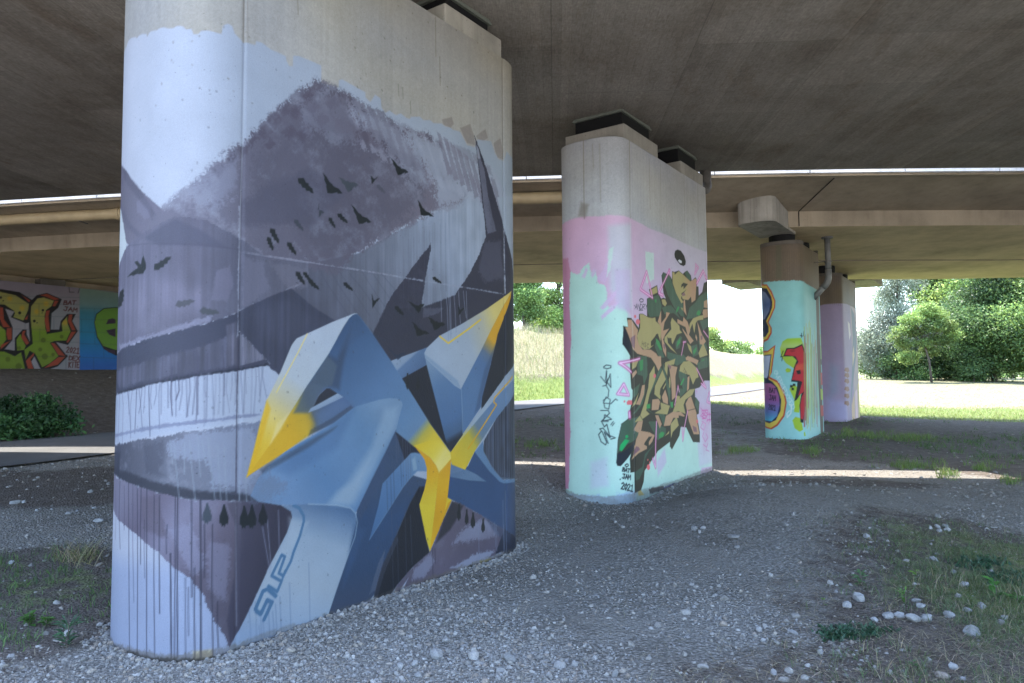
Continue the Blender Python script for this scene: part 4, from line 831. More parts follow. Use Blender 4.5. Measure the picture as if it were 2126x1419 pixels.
{"k":"p","c":[181,190,223],"p":[807,-32,1132,14,1157,-7,816,-62],"r":7,"a":0.8},
{"k":"p","c":[168,184,217],"p":[1441,-12,2025,15,2835,32,2834,5,2025,-26,1441,-50],"r":8,"a":0.8},
{"k":"p","c":[55,59,125],"p":[634,2,1182,1,1441,3,1441,-42,1182,-42,656,-57],"r":14,"a":0.55},
{"k":"p","c":[24,27,32],"p":[1528,4,1870,9,2220,4,2329,14,2497,-4,2497,-48,2220,-54,1839,-47,1528,-64],"r":12,"a":0.85},
{"k":"p","c":[184,171,57],"p":[2469,19,2644,17,2658,-12,2483,-19],"r":9,"a":0.6},
{"k":"p","c":[212,195,142],"p":[-262,52,-154,44,-139,-37,-260,-27],"s":18,"a":0.6},
{"k":"s","c":[79,82,108],"w":5,"p":[-922,2554,-679,2540,-458,2520,-302,2513,-164,2510,-16,2508],"a":0.8},
{"k":"s","c":[164,175,204],"w":7,"p":[-9,2497,210,2497,526,2501,974,2506,1493,2504,2236,2503],"a":0.65,"r":6},
{"k":"s","c":[79,82,107],"w":3,"p":[-9,2484,527,2487,1276,2494],"a":0.5,"r":6},
{"k":"s","c":[149,163,193],"w":9,"p":[1493,2504,2102,2506,2521,2506,2874,2504],"a":0.8,"r":8},
{"k":"s","c":[183,200,226],"w":7,"p":[8,3879,0,3265,-11,2819,-15,2443,-21,2380],"a":0.6},
{"k":"s","c":[143,160,196],"w":5,"p":[-2,3874,-11,3262],"a":0.7},
{"k":"s","c":[173,188,220],"w":7,"p":[-21,2786,-20,2505,-17,2133,-18,1948],"a":0.75,"r":6},
{"k":"s","c":[73,75,102],"w":9,"p":[-18,1948,-18,1733,-18,1551,-18,1338,-15,917],"a":0.75,"r":3},
{"k":"s","c":[149,162,197],"w":5,"p":[-15,917,-12,737,4,140],"a":0.6,"r":3},
{"k":"s","c":[169,186,214],"w":8,"p":[2892,3902,2890,3130],"a":0.6},
{"k":"s","c":[177,192,218],"w":11,"p":[2890,3130,2894,2749,2899,2511],"a":0.8,"r":9},
{"k":"s","c":[147,155,173],"w":5,"p":[2905,2370,2896,1663],"a":0.45},
{"k":"s","c":[141,157,189],"w":7,"p":[1940,2438,1946,2292,1951,2175],"a":0.85},
{"k":"s","c":[141,157,189],"w":7,"p":[2010,2446,2026,2298,2041,2024],"a":0.85},
{"k":"s","c":[141,157,189],"w":7,"p":[2043,2449,2055,2301,2067,2038],"a":0.85},
{"k":"s","c":[141,157,189],"w":7,"p":[2062,2451,2071,2302,2080,2047],"a":0.85},
{"k":"s","c":[141,157,189],"w":7,"p":[2115,2456,2131,2307,2146,2093],"a":0.85},
{"k":"s","c":[141,157,189],"w":7,"p":[2182,2463,2194,2312,2207,2174],"a":0.85},
{"k":"s","c":[141,157,189],"w":7,"p":[2250,2470,2270,2318,2290,2232],"a":0.85},
{"k":"s","c":[141,157,189],"w":7,"p":[2291,2474,2297,2320,2303,2198],"a":0.85},
{"k":"s","c":[43,46,69],"w":6,"p":[-934,1029,-936,815,-905,606],"a":0.8},
{"k":"s","c":[43,46,69],"w":7,"p":[-809,1040,-781,516,-750,5],"a":0.8},
{"k":"s","c":[43,46,69],"w":4,"p":[-755,1044,-741,673,-712,309],"a":0.8},
{"k":"s","c":[43,46,69],"w":7,"p":[-702,1033,-677,518,-661,11],"a":0.8},
{"k":"s","c":[43,46,69],"w":7,"p":[-658,1021,-656,782,-646,547],"a":0.8},
{"k":"s","c":[43,46,69],"w":7,"p":[-599,1010,-585,509,-569,16],"a":0.8},
{"k":"s","c":[43,46,69],"w":6,"p":[-532,970,-521,491,-501,20],"a":0.8},
{"k":"s","c":[43,46,69],"w":7,"p":[-489,972,-482,621,-470,273],"a":0.8},
{"k":"s","c":[43,46,69],"w":5,"p":[-429,801,-433,715,-430,629],"a":0.8},
{"k":"s","c":[43,46,69],"w":10,"p":[-403,630,-394,322,-385,18],"a":0.8},
{"k":"s","c":[43,46,69],"w":6,"p":[-379,975,-372,496,-366,24],"a":0.8},
{"k":"s","c":[43,46,69],"w":8,"p":[-364,975,-358,493,-347,18],"a":0.8},
{"k":"s","c":[43,46,69],"w":6,"p":[-282,944,-278,656,-272,370],"a":0.8},
{"k":"s","c":[43,46,69],"w":6,"p":[-259,540,-257,275,-249,11],"a":0.8},
{"k":"s","c":[43,46,69],"w":10,"p":[-233,942,-223,471,-216,5],"a":0.8},
{"k":"s","c":[43,46,69],"w":6,"p":[-209,795,-204,635,-204,477],"a":0.8},
{"k":"s","c":[43,46,69],"w":6,"p":[-163,790,-160,391,-147,-6],"a":0.8},
{"k":"s","c":[43,46,69],"w":6,"p":[-125,319,-125,182,-116,43],"a":0.8},
{"k":"s","c":[43,46,69],"w":4,"p":[-310,487,-306,251,-300,16],"a":0.8},
{"k":"s","c":[43,46,69],"w":4,"p":[-292,429,-290,286,-286,145],"a":0.8},
{"k":"s","c":[43,46,69],"w":4,"p":[-616,818,-613,644,-602,471],"a":0.8},
{"k":"s","c":[43,46,69],"w":4,"p":[-1021,959,-995,808,-999,653],"a":0.8},
{"k":"s","c":[43,46,69],"w":4,"p":[-866,1005,-856,869,-853,734],"a":0.8},
{"k":"s","c":[87,107,147],"w":3,"p":[91,206,105,7],"a":0.7},
{"k":"s","c":[87,107,147],"w":3,"p":[133,255,147,10],"a":0.7},
{"k":"s","c":[87,107,147],"w":3,"p":[173,184,186,4],"a":0.7},
{"k":"s","c":[87,107,147],"w":3,"p":[191,133,204,11],"a":0.7},
{"k":"s","c":[87,107,147],"w":4,"p":[230,230,244,5],"a":0.7},
{"k":"s","c":[87,107,147],"w":4,"p":[264,160,277,14],"a":0.7},
{"k":"s","c":[87,107,147],"w":4,"p":[285,200,299,7],"a":0.7},
{"k":"s","c":[87,107,147],"w":4,"p":[319,239,333,4],"a":0.7},
{"k":"s","c":[87,107,147],"w":4,"p":[394,315,409,7],"a":0.7},
{"k":"s","c":[87,107,147],"w":4,"p":[552,409,568,-13],"a":0.7},
{"k":"s","c":[87,107,147],"w":3,"p":[163,95,175,13],"a":0.7},
{"k":"s","c":[150,164,199],"w":6,"p":[215,759,249,442],"a":0.7},
{"k":"s","c":[150,164,199],"w":6,"p":[300,809,311,554],"a":0.7},
{"k":"s","c":[150,164,199],"w":6,"p":[179,719,242,413],"a":0.7},
{"k":"s","c":[87,93,118],"w":3,"p":[569,2457,575,2247],"a":0.4},
{"k":"s","c":[87,93,118],"w":3,"p":[615,2471,623,2161],"a":0.4},
{"k":"s","c":[87,93,118],"w":3,"p":[663,2517,669,2322],"a":0.4},
{"k":"s","c":[87,93,118],"w":3,"p":[711,2492,717,2343],"a":0.4},
{"k":"s","c":[87,93,118],"w":3,"p":[760,2515,767,2159],"a":0.4},
{"k":"s","c":[87,93,118],"w":4,"p":[809,2577,817,2197],"a":0.4},
{"k":"s","c":[87,93,118],"w":4,"p":[860,2596,868,2131],"a":0.4},
{"k":"s","c":[87,93,118],"w":4,"p":[911,2622,918,2356],"a":0.4},
{"k":"s","c":[87,93,118],"w":4,"p":[963,2656,971,2186],"a":0.4},
{"k":"s","c":[87,93,118],"w":4,"p":[1017,2666,1023,2309],"a":0.4},
{"k":"s","c":[87,93,118],"w":4,"p":[1071,2632,1078,2189],"a":0.4},
{"k":"s","c":[87,93,118],"w":4,"p":[1126,2673,1133,2241],"a":0.4},
{"k":"s","c":[87,93,118],"w":4,"p":[1182,2704,1188,2416],"a":0.4},
{"k":"s","c":[87,93,118],"w":4,"p":[1238,2714,1245,2325],"a":0.4},
{"k":"s","c":[87,93,118],"w":4,"p":[1296,2736,1303,2304],"a":0.4},
{"k":"s","c":[87,93,118],"w":4,"p":[1355,2756,1361,2438],"a":0.4},
{"k":"s","c":[87,93,118],"w":4,"p":[1415,2775,1421,2415],"a":0.4},
{"k":"s","c":[87,93,118],"w":4,"p":[1476,2838,1482,2299],"a":0.4},
{"k":"s","c":[87,93,118],"w":4,"p":[1538,2826,1544,2230],"a":0.4},
{"k":"s","c":[87,93,118],"w":4,"p":[1601,2853,1607,2175],"a":0.4},
{"k":"s","c":[87,93,118],"w":4,"p":[1666,2926,1671,2424],"a":0.4},
{"k":"s","c":[87,93,118],"w":4,"p":[1731,2977,1736,2247],"a":0.4},
{"k":"s","c":[87,93,118],"w":4,"p":[1798,2938,1803,2267],"a":0.4},
{"k":"s","c":[87,93,118],"w":4,"p":[1866,3017,1870,2295],"a":0.4},
{"k":"s","c":[87,93,118],"w":4,"p":[1935,3021,1940,2416],"a":0.4},
{"k":"s","c":[87,93,118],"w":4,"p":[2006,3047,2010,2442],"a":0.4},
{"k":"s","c":[63,67,92],"w":4,"p":[611,2475,726,2334,900,2150],"a":0.45},
{"k":"s","c":[63,67,92],"w":4,"p":[707,2485,825,2344,1005,2157],"a":0.45},
{"k":"s","c":[63,67,92],"w":4,"p":[806,2468,927,2354,1113,2165],"a":0.45},
{"k":"s","c":[63,67,92],"w":4,"p":[908,2465,1033,2365,1225,2173],"a":0.45},
{"k":"s","c":[63,67,92],"w":4,"p":[1013,2513,1142,2377,1340,2181],"a":0.45},
{"k":"s","c":[63,67,92],"w":4,"p":[1121,2514,1255,2388,1460,2190],"a":0.45},
{"k":"s","c":[63,67,92],"w":5,"p":[1234,2505,1372,2401,1584,2199],"a":0.45},
{"k":"p","c":[18,25,29],"p":[1332,3458,1375,3442,1415,3413,1439,3409,1456,3399,1500,3405,1538,3390,1499,3370,1493,3379,1449,3348,1414,3336,1391,3372,1388,3389,1360,3415,1359,3430]},
{"k":"p","c":[18,25,29],"p":[648,3171,683,3150,712,3115,733,3109,749,3092,797,3087,834,3059,789,3047,785,3058,733,3036,693,3032,681,3073,683,3091,663,3121,666,3138]},
{"k":"p","c":[18,25,29],"p":[1113,3260,1132,3256,1146,3244,1157,3245,1161,3245,1179,3263,1190,3267,1170,3243,1170,3246,1145,3214,1129,3195,1125,3215,1127,3225,1118,3237,1121,3246]},
{"k":"p","c":[18,25,29],"p":[918,2993,956,2975,992,2942,1012,2938,1033,2923,1081,2920,1125,2895,1085,2881,1077,2891,1033,2866,996,2860,974,2899,971,2917,945,2945,943,2962]},
{"k":"p","c":[18,25,29],"p":[1648,3182,1682,3160,1710,3126,1730,3118,1750,3105,1804,3099,1848,3077,1798,3069,1792,3077,1734,3061,1689,3059,1679,3095,1680,3110,1662,3138,1665,3152]},
{"k":"p","c":[18,25,29],"p":[1132,2334,1142,2318,1149,2291,1154,2287,1165,2286,1192,2306,1214,2308,1190,2281,1187,2285,1159,2248,1138,2226,1137,2258,1138,2272,1134,2296,1136,2309]},
{"k":"p","c":[18,25,29],"p":[1532,2314,1574,2307,1619,2290,1639,2290,1659,2288,1692,2306,1730,2307,1710,2280,1700,2285,1681,2248,1659,2228,1623,2254,1612,2267,1577,2283,1568,2295]},
{"k":"p","c":[18,25,29],"p":[2174,2349,2187,2331,2196,2303,2204,2297,2213,2296,2241,2315,2263,2318,2237,2292,2234,2295,2204,2261,2180,2242,2179,2273,2181,2287,2176,2311,2179,2323]},
{"k":"p","c":[18,25,29],"p":[1778,2200,1825,2192,1866,2170,1892,2171,1911,2161,1962,2168,2002,2153,1957,2132,1951,2140,1898,2108,1857,2094,1836,2126,1834,2142,1805,2162,1805,2177]},
{"k":"p","c":[18,25,29],"p":[1584,2147,1624,2129,1658,2100,1681,2095,1699,2083,1750,2081,1790,2062,1743,2051,1738,2059,1683,2039,1641,2034,1626,2067,1626,2082,1603,2107,1605,2120]},
{"k":"p","c":[18,25,29],"p":[-894,2348,-823,2376,-752,2394,-723,2412,-713,2417,-706,2449,-687,2464,-684,2428,-691,2429,-682,2383,-683,2352,-738,2352,-757,2358,-813,2348,-830,2355]},
{"k":"p","c":[18,25,29],"p":[-798,2435,-762,2441,-690,2390,-718,2374]},
{"k":"p","c":[18,25,29],"p":[-687,2464,-659,2412,-657,2381,-689,2353,-724,2393,-708,2416]},
{"k":"p","c":[60,70,82],"p":[796,3170,830,3173,866,3161,884,3168,905,3159,946,3172,990,3160,959,3131,950,3140,919,3098,889,3079,863,3106,856,3123,828,3137,823,3153],"a":0.85},
{"k":"p","c":[45,53,65],"p":[620,2943,614,2927,610,2901,606,2897,618,2890,640,2895,664,2884,650,2869,644,2875,631,2850,616,2840,617,2870,616,2884,619,2906,618,2918],"a":0.85},
{"k":"p","c":[45,63,92],"p":[1108,2075,1128,2052,1153,2027,1161,2016,1188,2008,1234,1995,1288,1979,1257,1986,1245,1990,1216,1996,1184,2005,1162,2025,1154,2031,1135,2051,1129,2055],"a":0.8},
{"k":"p","c":[38,53,80],"p":[1288,1941,1328,1916,1373,1883,1392,1872,1417,1872,1460,1887,1510,1890,1483,1870,1471,1873,1446,1846,1416,1830,1380,1862,1368,1875,1333,1902,1323,1913],"a":0.8},
{"k":"p","c":[18,25,29],"p":[706,2853,736,2854,742,2832,753,2831,752,2819,767,2808,767,2786,754,2789,748,2798,733,2799,731,2811,717,2812,715,2827,704,2830,704,2841]},
{"k":"p","c":[18,25,29],"p":[787,2896,823,2905,839,2885,852,2886,855,2874,878,2866,886,2844,870,2843,859,2850,841,2847,833,2859,816,2857,808,2872,794,2872,789,2883]},
{"k":"p","c":[18,25,29],"p":[526,2376,561,2383,577,2361,590,2361,594,2349,616,2339,626,2316,609,2316,598,2325,581,2323,572,2335,556,2334,547,2350,533,2352,529,2363]},
{"k":"p","c":[18,25,29],"p":[846,2391,878,2398,895,2379,907,2380,911,2369,932,2361,942,2341,926,2341,916,2348,899,2346,891,2357,875,2355,867,2369,854,2370,849,2380]},
{"k":"p","c":[18,25,29],"p":[1381,2260,1419,2264,1435,2242,1449,2241,1452,2229,1475,2218,1482,2195,1465,2197,1454,2205,1434,2205,1427,2218,1409,2218,1401,2233,1386,2236,1383,2247]},
{"k":"p","c":[18,25,29],"p":[1832,2546,1870,2557,1891,2540,1906,2542,1912,2532,1939,2526,1953,2507,1935,2505,1921,2511,1902,2507,1891,2517,1872,2514,1860,2526,1844,2526,1837,2535]},
{"k":"p","c":[18,25,29],"p":[431,3079,481,3093,502,3062,521,3064,525,3047,556,3035,568,3001,545,3000,530,3011,504,3006,494,3024,470,3021,459,3043,439,3043,434,3060]},
{"k":"p","c":[18,25,29],"p":[213,2688,249,2687,255,2658,267,2655,266,2640,283,2624,281,2596,266,2600,259,2612,242,2615,239,2631,223,2634,222,2653,209,2659,210,2673]},
{"k":"p","c":[18,25,29],"p":[192,2626,221,2621,222,2596,232,2592,229,2580,241,2564,236,2540,224,2545,220,2556,206,2560,206,2574,193,2579,195,2595,185,2601,187,2613]},
{"k":"p","c":[18,25,29],"p":[349,2615,383,2616,392,2591,404,2589,404,2576,422,2562,424,2537,409,2540,401,2550,384,2551,380,2566,364,2567,361,2585,348,2589,348,2601]},
{"k":"p","c":[18,25,29],"p":[423,2422,458,2421,467,2395,480,2392,479,2378,498,2363,499,2337,484,2341,476,2352,458,2354,454,2369,438,2371,435,2389,422,2394,421,2407]},
{"k":"p","c":[18,25,29],"p":[-1080,2161,-1200,2197,-1105,2222,-1167,2238,-1045,2239,-1033,2264,-955,2278,-939,2261,-953,2248,-931,2230,-960,2218,-940,2201,-980,2187,-970,2172,-1008,2165]},
{"k":"p","c":[18,25,29],"p":[-576,2366,-572,2401,-526,2408,-521,2420,-499,2419,-476,2437,-439,2437,-445,2422,-461,2415,-465,2397,-487,2394,-492,2378,-520,2375,-529,2363,-551,2363]},
{"k":"p","c":[18,25,29],"p":[484,2426,513,2428,522,2409,532,2408,533,2397,549,2387,553,2367,540,2369,533,2376,519,2377,514,2388,501,2389,497,2402,486,2405,484,2415]},
{"k":"p","c":[74,80,94],"p":[-402,2134,-386,2165,-354,2160,-347,2170,-333,2164,-311,2173,-285,2163,-294,2151,-308,2149,-317,2134,-333,2137,-342,2124,-362,2130,-372,2120,-387,2126],"a":0.9},
{"k":"p","c":[68,76,88],"p":[-257,2101,-234,2127,-207,2113,-197,2120,-187,2110,-163,2112,-140,2094,-153,2085,-167,2087,-180,2076,-195,2084,-208,2074,-224,2085,-236,2079,-247,2089],"a":0.9},
{"k":"p","c":[53,60,74],"p":[403,2782,436,2786,447,2764,459,2763,460,2751,479,2739,483,2716,468,2717,460,2726,443,2726,438,2738,422,2739,417,2754,405,2757,403,2769],"a":0.8},
{"k":"p","c":[70,76,93],"p":[1178,3201,1213,3211,1228,3192,1241,3194,1244,3182,1266,3175,1274,3155,1258,3153,1247,3160,1229,3157,1222,3168,1205,3165,1197,3179,1183,3179,1180,3189],"a":0.7},
{"k":"p","c":[56,70,87],"p":[-199,924,-191,924,-179,884,-167,844,-171,811,-184,815,-189,795,-196,807,-205,800,-210,816,-221,824,-219,862,-206,893],"a":0.9},
{"k":"p","c":[22,31,40],"p":[-100,904,-90,903,-77,860,-63,816,-67,780,-82,785,-88,764,-96,777,-106,770,-111,787,-123,797,-121,838,-107,871]},
{"k":"p","c":[22,31,40],"p":[38,879,48,877,62,831,78,784,73,746,57,751,51,729,42,742,31,735,26,754,12,765,14,809,31,843]},
{"k":"p","c":[22,31,40],"p":[94,877,104,875,118,826,134,777,129,737,113,743,107,719,98,733,86,726,81,745,68,757,69,803,86,839]},
{"k":"p","c":[26,32,43],"p":[176,868,186,866,201,821,217,776,212,739,195,745,189,723,179,736,168,730,162,748,148,759,151,801,168,833]},
{"k":"p","c":[31,35,42],"p":[2167,582,2187,580,2192,532,2203,484,2199,444,2186,449,2180,426,2174,439,2165,431,2160,450,2150,461,2152,507,2166,544],"a":0.95},
{"k":"p","c":[31,35,42],"p":[2274,516,2295,513,2299,470,2311,426,2306,390,2293,395,2288,374,2281,386,2271,379,2267,397,2256,407,2259,449,2273,481],"a":0.95},
{"k":"p","c":[31,35,42],"p":[2363,477,2384,474,2393,428,2408,382,2402,345,2385,351,2378,329,2369,342,2357,335,2352,353,2338,364,2341,408,2360,441],"a":0.95},
{"k":"p","c":[31,35,42],"p":[2512,397,2533,394,2538,353,2551,312,2546,279,2532,284,2526,264,2519,275,2509,269,2504,286,2493,296,2495,334,2511,364],"a":0.95},
{"k":"p","c":[31,35,42],"p":[1644,1699,1662,1699,1666,1663,1676,1627,1672,1596,1661,1598,1656,1579,1650,1589,1642,1582,1639,1596,1630,1604,1631,1639,1643,1669],"a":0.95},
{"k":"p","c":[31,35,42],"p":[1519,1726,1536,1726,1538,1685,1547,1644,1544,1608,1534,1611,1530,1589,1525,1600,1519,1592,1515,1608,1508,1617,1509,1658,1519,1692],"a":0.95},
{"k":"s","c":[70,73,83],"w":5,"p":[-289,1234,-287,1230],"a":0.7},
{"k":"s","c":[70,73,83],"w":5,"p":[-177,880,-175,875],"a":0.7},
{"k":"s","c":[70,73,83],"w":3,"p":[602,2967,605,2964],"a":0.7},
{"k":"s","c":[70,73,83],"w":6,"p":[874,3738,878,3736],"a":0.7},
{"k":"s","c":[70,73,83],"w":6,"p":[-181,3502,-179,3496],"a":0.7},
{"k":"s","c":[70,73,83],"w":4,"p":[2121,1393,2125,1388],"a":0.7},
{"k":"s","c":[70,73,83],"w":7,"p":[572,3450,575,3447],"a":0.7},
{"k":"s","c":[70,73,83],"w":3,"p":[-303,806,-301,798],"a":0.7},
{"k":"s","c":[70,73,83],"w":4,"p":[449,1703,451,1698],"a":0.7},
{"k":"s","c":[70,73,83],"w":6,"p":[-279,3505,-277,3503],"a":0.7},
{"k":"s","c":[70,73,83],"w":8,"p":[1671,3323,1675,3313],"a":0.7},
{"k":"s","c":[70,73,83],"w":6,"p":[1556,753,1560,744],"a":0.7},
{"k":"s","c":[70,73,83],"w":5,"p":[-398,1963,-396,1961],"a":0.7},
{"k":"s","c":[70,73,83],"w":6,"p":[2362,26,2367,20],"a":0.7},
{"k":"s","c":[70,73,83],"w":7,"p":[436,2345,439,2342],"a":0.7},
{"k":"s","c":[70,73,83],"w":5,"p":[-768,3365,-763,3355],"a":0.7},
{"k":"s","c":[70,73,83],"w":5,"p":[582,1942,585,1934],"a":0.7},
{"k":"s","c":[70,73,83],"w":5,"p":[-174,1506,-172,1500],"a":0.7},
{"k":"s","c":[70,73,83],"w":4,"p":[-285,3031,-283,3023],"a":0.7},
{"k":"s","c":[70,73,83],"w":4,"p":[139,1538,141,1537],"a":0.7},
{"k":"s","c":[70,73,83],"w":5,"p":[-525,814,-523,811],"a":0.7},
{"k":"s","c":[70,73,83],"w":7,"p":[1260,1166,1263,1155],"a":0.7},
{"k":"s","c":[70,73,83],"w":6,"p":[329,88,332,82],"a":0.7},
{"k":"s","c":[70,73,83],"w":6,"p":[2166,2010,2171,2007],"a":0.7},
{"k":"s","c":[70,73,83],"w":5,"p":[2139,3667,2144,3657],"a":0.7},
{"k":"s","c":[70,73,83],"w":7,"p":[1641,2024,1645,2024],"a":0.7},
{"k":"s","c":[70,73,83],"w":4,"p":[-110,2627,-108,2625],"a":0.7},
{"k":"s","c":[70,73,83],"w":6,"p":[-561,2451,-558,2442],"a":0.7},
{"k":"s","c":[70,73,83],"w":5,"p":[1517,2038,1521,2027],"a":0.7},
{"k":"s","c":[70,73,83],"w":4,"p":[688,1003,691,1000],"a":0.7},
{"k":"s","c":[70,73,83],"w":8,"p":[1936,549,1940,541],"a":0.7},
{"k":"s","c":[70,73,83],"w":6,"p":[367,1592,370,1589],"a":0.7},
{"k":"s","c":[70,73,83],"w":6,"p":[701,2824,705,2824],"a":0.7},
{"k":"s","c":[70,73,83],"w":4,"p":[1271,-24,1275,-31],"a":0.7},
{"k":"s","c":[70,73,83],"w":6,"p":[1110,441,1113,437],"a":0.7},
{"k":"s","c":[70,73,83],"w":6,"p":[324,200,327,198],"a":0.7},
{"k":"s","c":[70,73,83],"w":3,"p":[-504,3312,-501,3307],"a":0.7},
{"k":"s","c":[70,73,83],"w":5,"p":[-331,641,-329,640],"a":0.7},
{"k":"s","c":[70,73,83],"w":5,"p":[718,2628,721,2626],"a":0.7},
{"k":"s","c":[70,73,83],"w":4,"p":[-316,2981,-314,2974],"a":0.7},
{"k":"s","c":[70,73,83],"w":6,"p":[748,3794,751,3786],"a":0.7},
{"k":"s","c":[70,73,83],"w":4,"p":[1641,615,1645,609],"a":0.7},
{"k":"s","c":[70,73,83],"w":3,"p":[-537,981,-534,975],"a":0.7},
{"k":"s","c":[70,73,83],"w":4,"p":[-100,1200,-98,1199],"a":0.7},
{"k":"s","c":[70,73,83],"w":6,"p":[244,2613,247,2611],"a":0.7},
{"k":"s","c":[70,73,83],"w":7,"p":[607,1714,610,1713],"a":0.7},
{"k":"s","c":[70,73,83],"w":6,"p":[944,1887,947,1876],"a":0.7},
{"k":"s","c":[70,73,83],"w":5,"p":[45,1177,47,1172],"a":0.7},
{"k":"s","c":[70,73,83],"w":6,"p":[-531,810,-528,808],"a":0.7},
{"k":"s","c":[70,73,83],"w":3,"p":[82,142,84,141],"a":0.7},
{"k":"s","c":[70,73,83],"w":5,"p":[-502,814,-500,810],"a":0.7},
{"k":"s","c":[70,73,83],"w":6,"p":[1007,3998,1010,3995],"a":0.7},
{"k":"s","c":[70,73,83],"w":5,"p":[649,2354,652,2352],"a":0.7},
{"k":"s","c":[70,73,83],"w":4,"p":[-624,2118,-621,2112],"a":0.7},
{"k":"s","c":[70,73,83],"w":6,"p":[1838,897,1842,894],"a":0.7},
{"k":"s","c":[70,73,83],"w":5,"p":[243,1945,246,1936],"a":0.7},
{"k":"s","c":[70,73,83],"w":4,"p":[-497,1953,-494,1947],"a":0.7},
{"k":"s","c":[70,73,83],"w":7,"p":[2195,586,2200,576],"a":0.7},
{"k":"s","c":[70,73,83],"w":6,"p":[1202,393,1206,385],"a":0.7},
{"k":"s","c":[70,73,83],"w":4,"p":[-106,450,-104,445],"a":0.7},
{"k":"s","c":[70,73,83],"w":8,"p":[1870,-220,1874,-222],"a":0.7},
{"k":"s","c":[70,73,83],"w":4,"p":[30,2570,33,2569],"a":0.7},
{"k":"s","c":[70,73,83],"w":5,"p":[760,3657,763,3648],"a":0.7},
{"k":"s","c":[70,73,83],"w":4,"p":[1502,2113,1506,2102],"a":0.7},
{"k":"s","c":[70,73,83],"w":5,"p":[1338,3260,1342,3253],"a":0.7},
{"k":"s","c":[70,73,83],"w":7,"p":[1247,2992,1251,2989],"a":0.7},
{"k":"s","c":[70,73,83],"w":3,"p":[-89,689,-87,683],"a":0.7},
{"k":"s","c":[70,73,83],"w":4,"p":[-221,1544,-219,1541],"a":0.7},
{"k":"s","c":[70,73,83],"w":6,"p":[2476,2148,2481,2140],"a":0.7},
{"k":"s","c":[70,73,83],"w":4,"p":[-61,3052,-59,3050],"a":0.7},
{"k":"s","c":[70,73,83],"w":3,"p":[-226,324,-224,317],"a":0.7},
{"k":"s","c":[70,73,83],"w":5,"p":[2432,930,2437,923],"a":0.7},
{"k":"s","c":[70,73,83],"w":5,"p":[-639,1512,-636,1510],"a":0.7},
{"k":"s","c":[70,73,83],"w":3,"p":[-786,1734,-782,1731],"a":0.7},
{"k":"s","c":[70,73,83],"w":5,"p":[466,403,469,401],"a":0.7},
{"k":"s","c":[70,73,83],"w":6,"p":[1719,459,1723,457],"a":0.7},
{"k":"s","c":[70,73,83],"w":5,"p":[-258,2216,-256,2214],"a":0.7},
{"k":"s","c":[70,73,83],"w":8,"p":[1767,354,1771,342],"a":0.7},
{"k":"s","c":[70,73,83],"w":3,"p":[-734,1601,-730,1593],"a":0.7},
{"k":"s","c":[70,73,83],"w":5,"p":[1523,773,1527,772],"a":0.7},
{"k":"s","c":[70,73,83],"w":7,"p":[1829,1448,1833,1442],"a":0.7},
{"k":"s","c":[70,73,83],"w":5,"p":[1761,2721,1766,2717],"a":0.7},
{"k":"s","c":[70,73,83],"w":6,"p":[9,1436,11,1435],"a":0.7},
{"k":"s","c":[70,73,83],"w":5,"p":[-549,1844,-546,1842],"a":0.7},
{"k":"s","c":[70,73,83],"w":3,"p":[-94,3465,-92,3461],"a":0.7},
{"k":"s","c":[70,73,83],"w":4,"p":[1249,1265,1253,1264],"a":0.7},
{"k":"s","c":[70,73,83],"w":6,"p":[2418,1776,2423,1767],"a":0.7},
{"k":"s","c":[70,73,83],"w":4,"p":[1441,1828,1444,1819],"a":0.7},
{"k":"s","c":[70,73,83],"w":4,"p":[-222,3501,-220,3496],"a":0.7},
{"k":"s","c":[70,73,83],"w":6,"p":[1036,3329,1040,3324],"a":0.7},
{"k":"s","c":[70,73,83],"w":5,"p":[-286,694,-284,686],"a":0.7},
{"k":"s","c":[70,73,83],"w":7,"p":[1238,3185,1242,3176],"a":0.7},
{"k":"s","c":[70,73,83],"w":7,"p":[719,293,722,289],"a":0.7},
{"k":"s","c":[70,73,83],"w":8,"p":[2461,-240,2466,-242],"a":0.7},
{"k":"s","c":[70,73,83],"w":5,"p":[154,1478,157,1471],"a":0.7},
{"k":"s","c":[70,73,83],"w":7,"p":[1108,3403,1111,3398],"a":0.7},
{"k":"s","c":[70,73,83],"w":9,"p":[2167,3446,2171,3439],"a":0.7},
{"k":"s","c":[70,73,83],"w":8,"p":[1647,844,1651,839],"a":0.7},
{"k":"s","c":[70,73,83],"w":3,"p":[-512,2211,-509,2206],"a":0.7},
{"k":"s","c":[70,73,83],"w":5,"p":[1831,2614,1835,2614],"a":0.7},
{"k":"s","c":[70,73,83],"w":3,"p":[358,1595,361,1589],"a":0.7},
{"k":"s","c":[70,73,83],"w":6,"p":[-224,3261,-222,3257],"a":0.7},
{"k":"s","c":[70,73,83],"w":5,"p":[2227,1897,2232,1894],"a":0.7},
{"k":"s","c":[70,73,83],"w":6,"p":[365,1367,367,1360],"a":0.7},
{"k":"s","c":[70,73,83],"w":5,"p":[1125,3003,1128,2999],"a":0.7},
{"k":"s","c":[70,73,83],"w":5,"p":[552,2839,555,2835],"a":0.7},
{"k":"s","c":[70,73,83],"w":5,"p":[-627,775,-623,768],"a":0.7},
{"k":"s","c":[70,73,83],"w":8,"p":[1478,905,1482,900],"a":0.7},
{"k":"s","c":[70,73,83],"w":5,"p":[243,3789,246,3784],"a":0.7},
{"k":"s","c":[70,73,83],"w":4,"p":[869,-95,872,-98],"a":0.7},
{"k":"s","c":[70,73,83],"w":6,"p":[1469,545,1472,544],"a":0.7},
{"k":"s","c":[70,73,83],"w":5,"p":[217,701,219,696],"a":0.7},
{"k":"s","c":[70,73,83],"w":5,"p":[262,1419,264,1412],"a":0.7},
{"k":"s","c":[70,73,83],"w":6,"p":[2068,740,2073,736],"a":0.7},
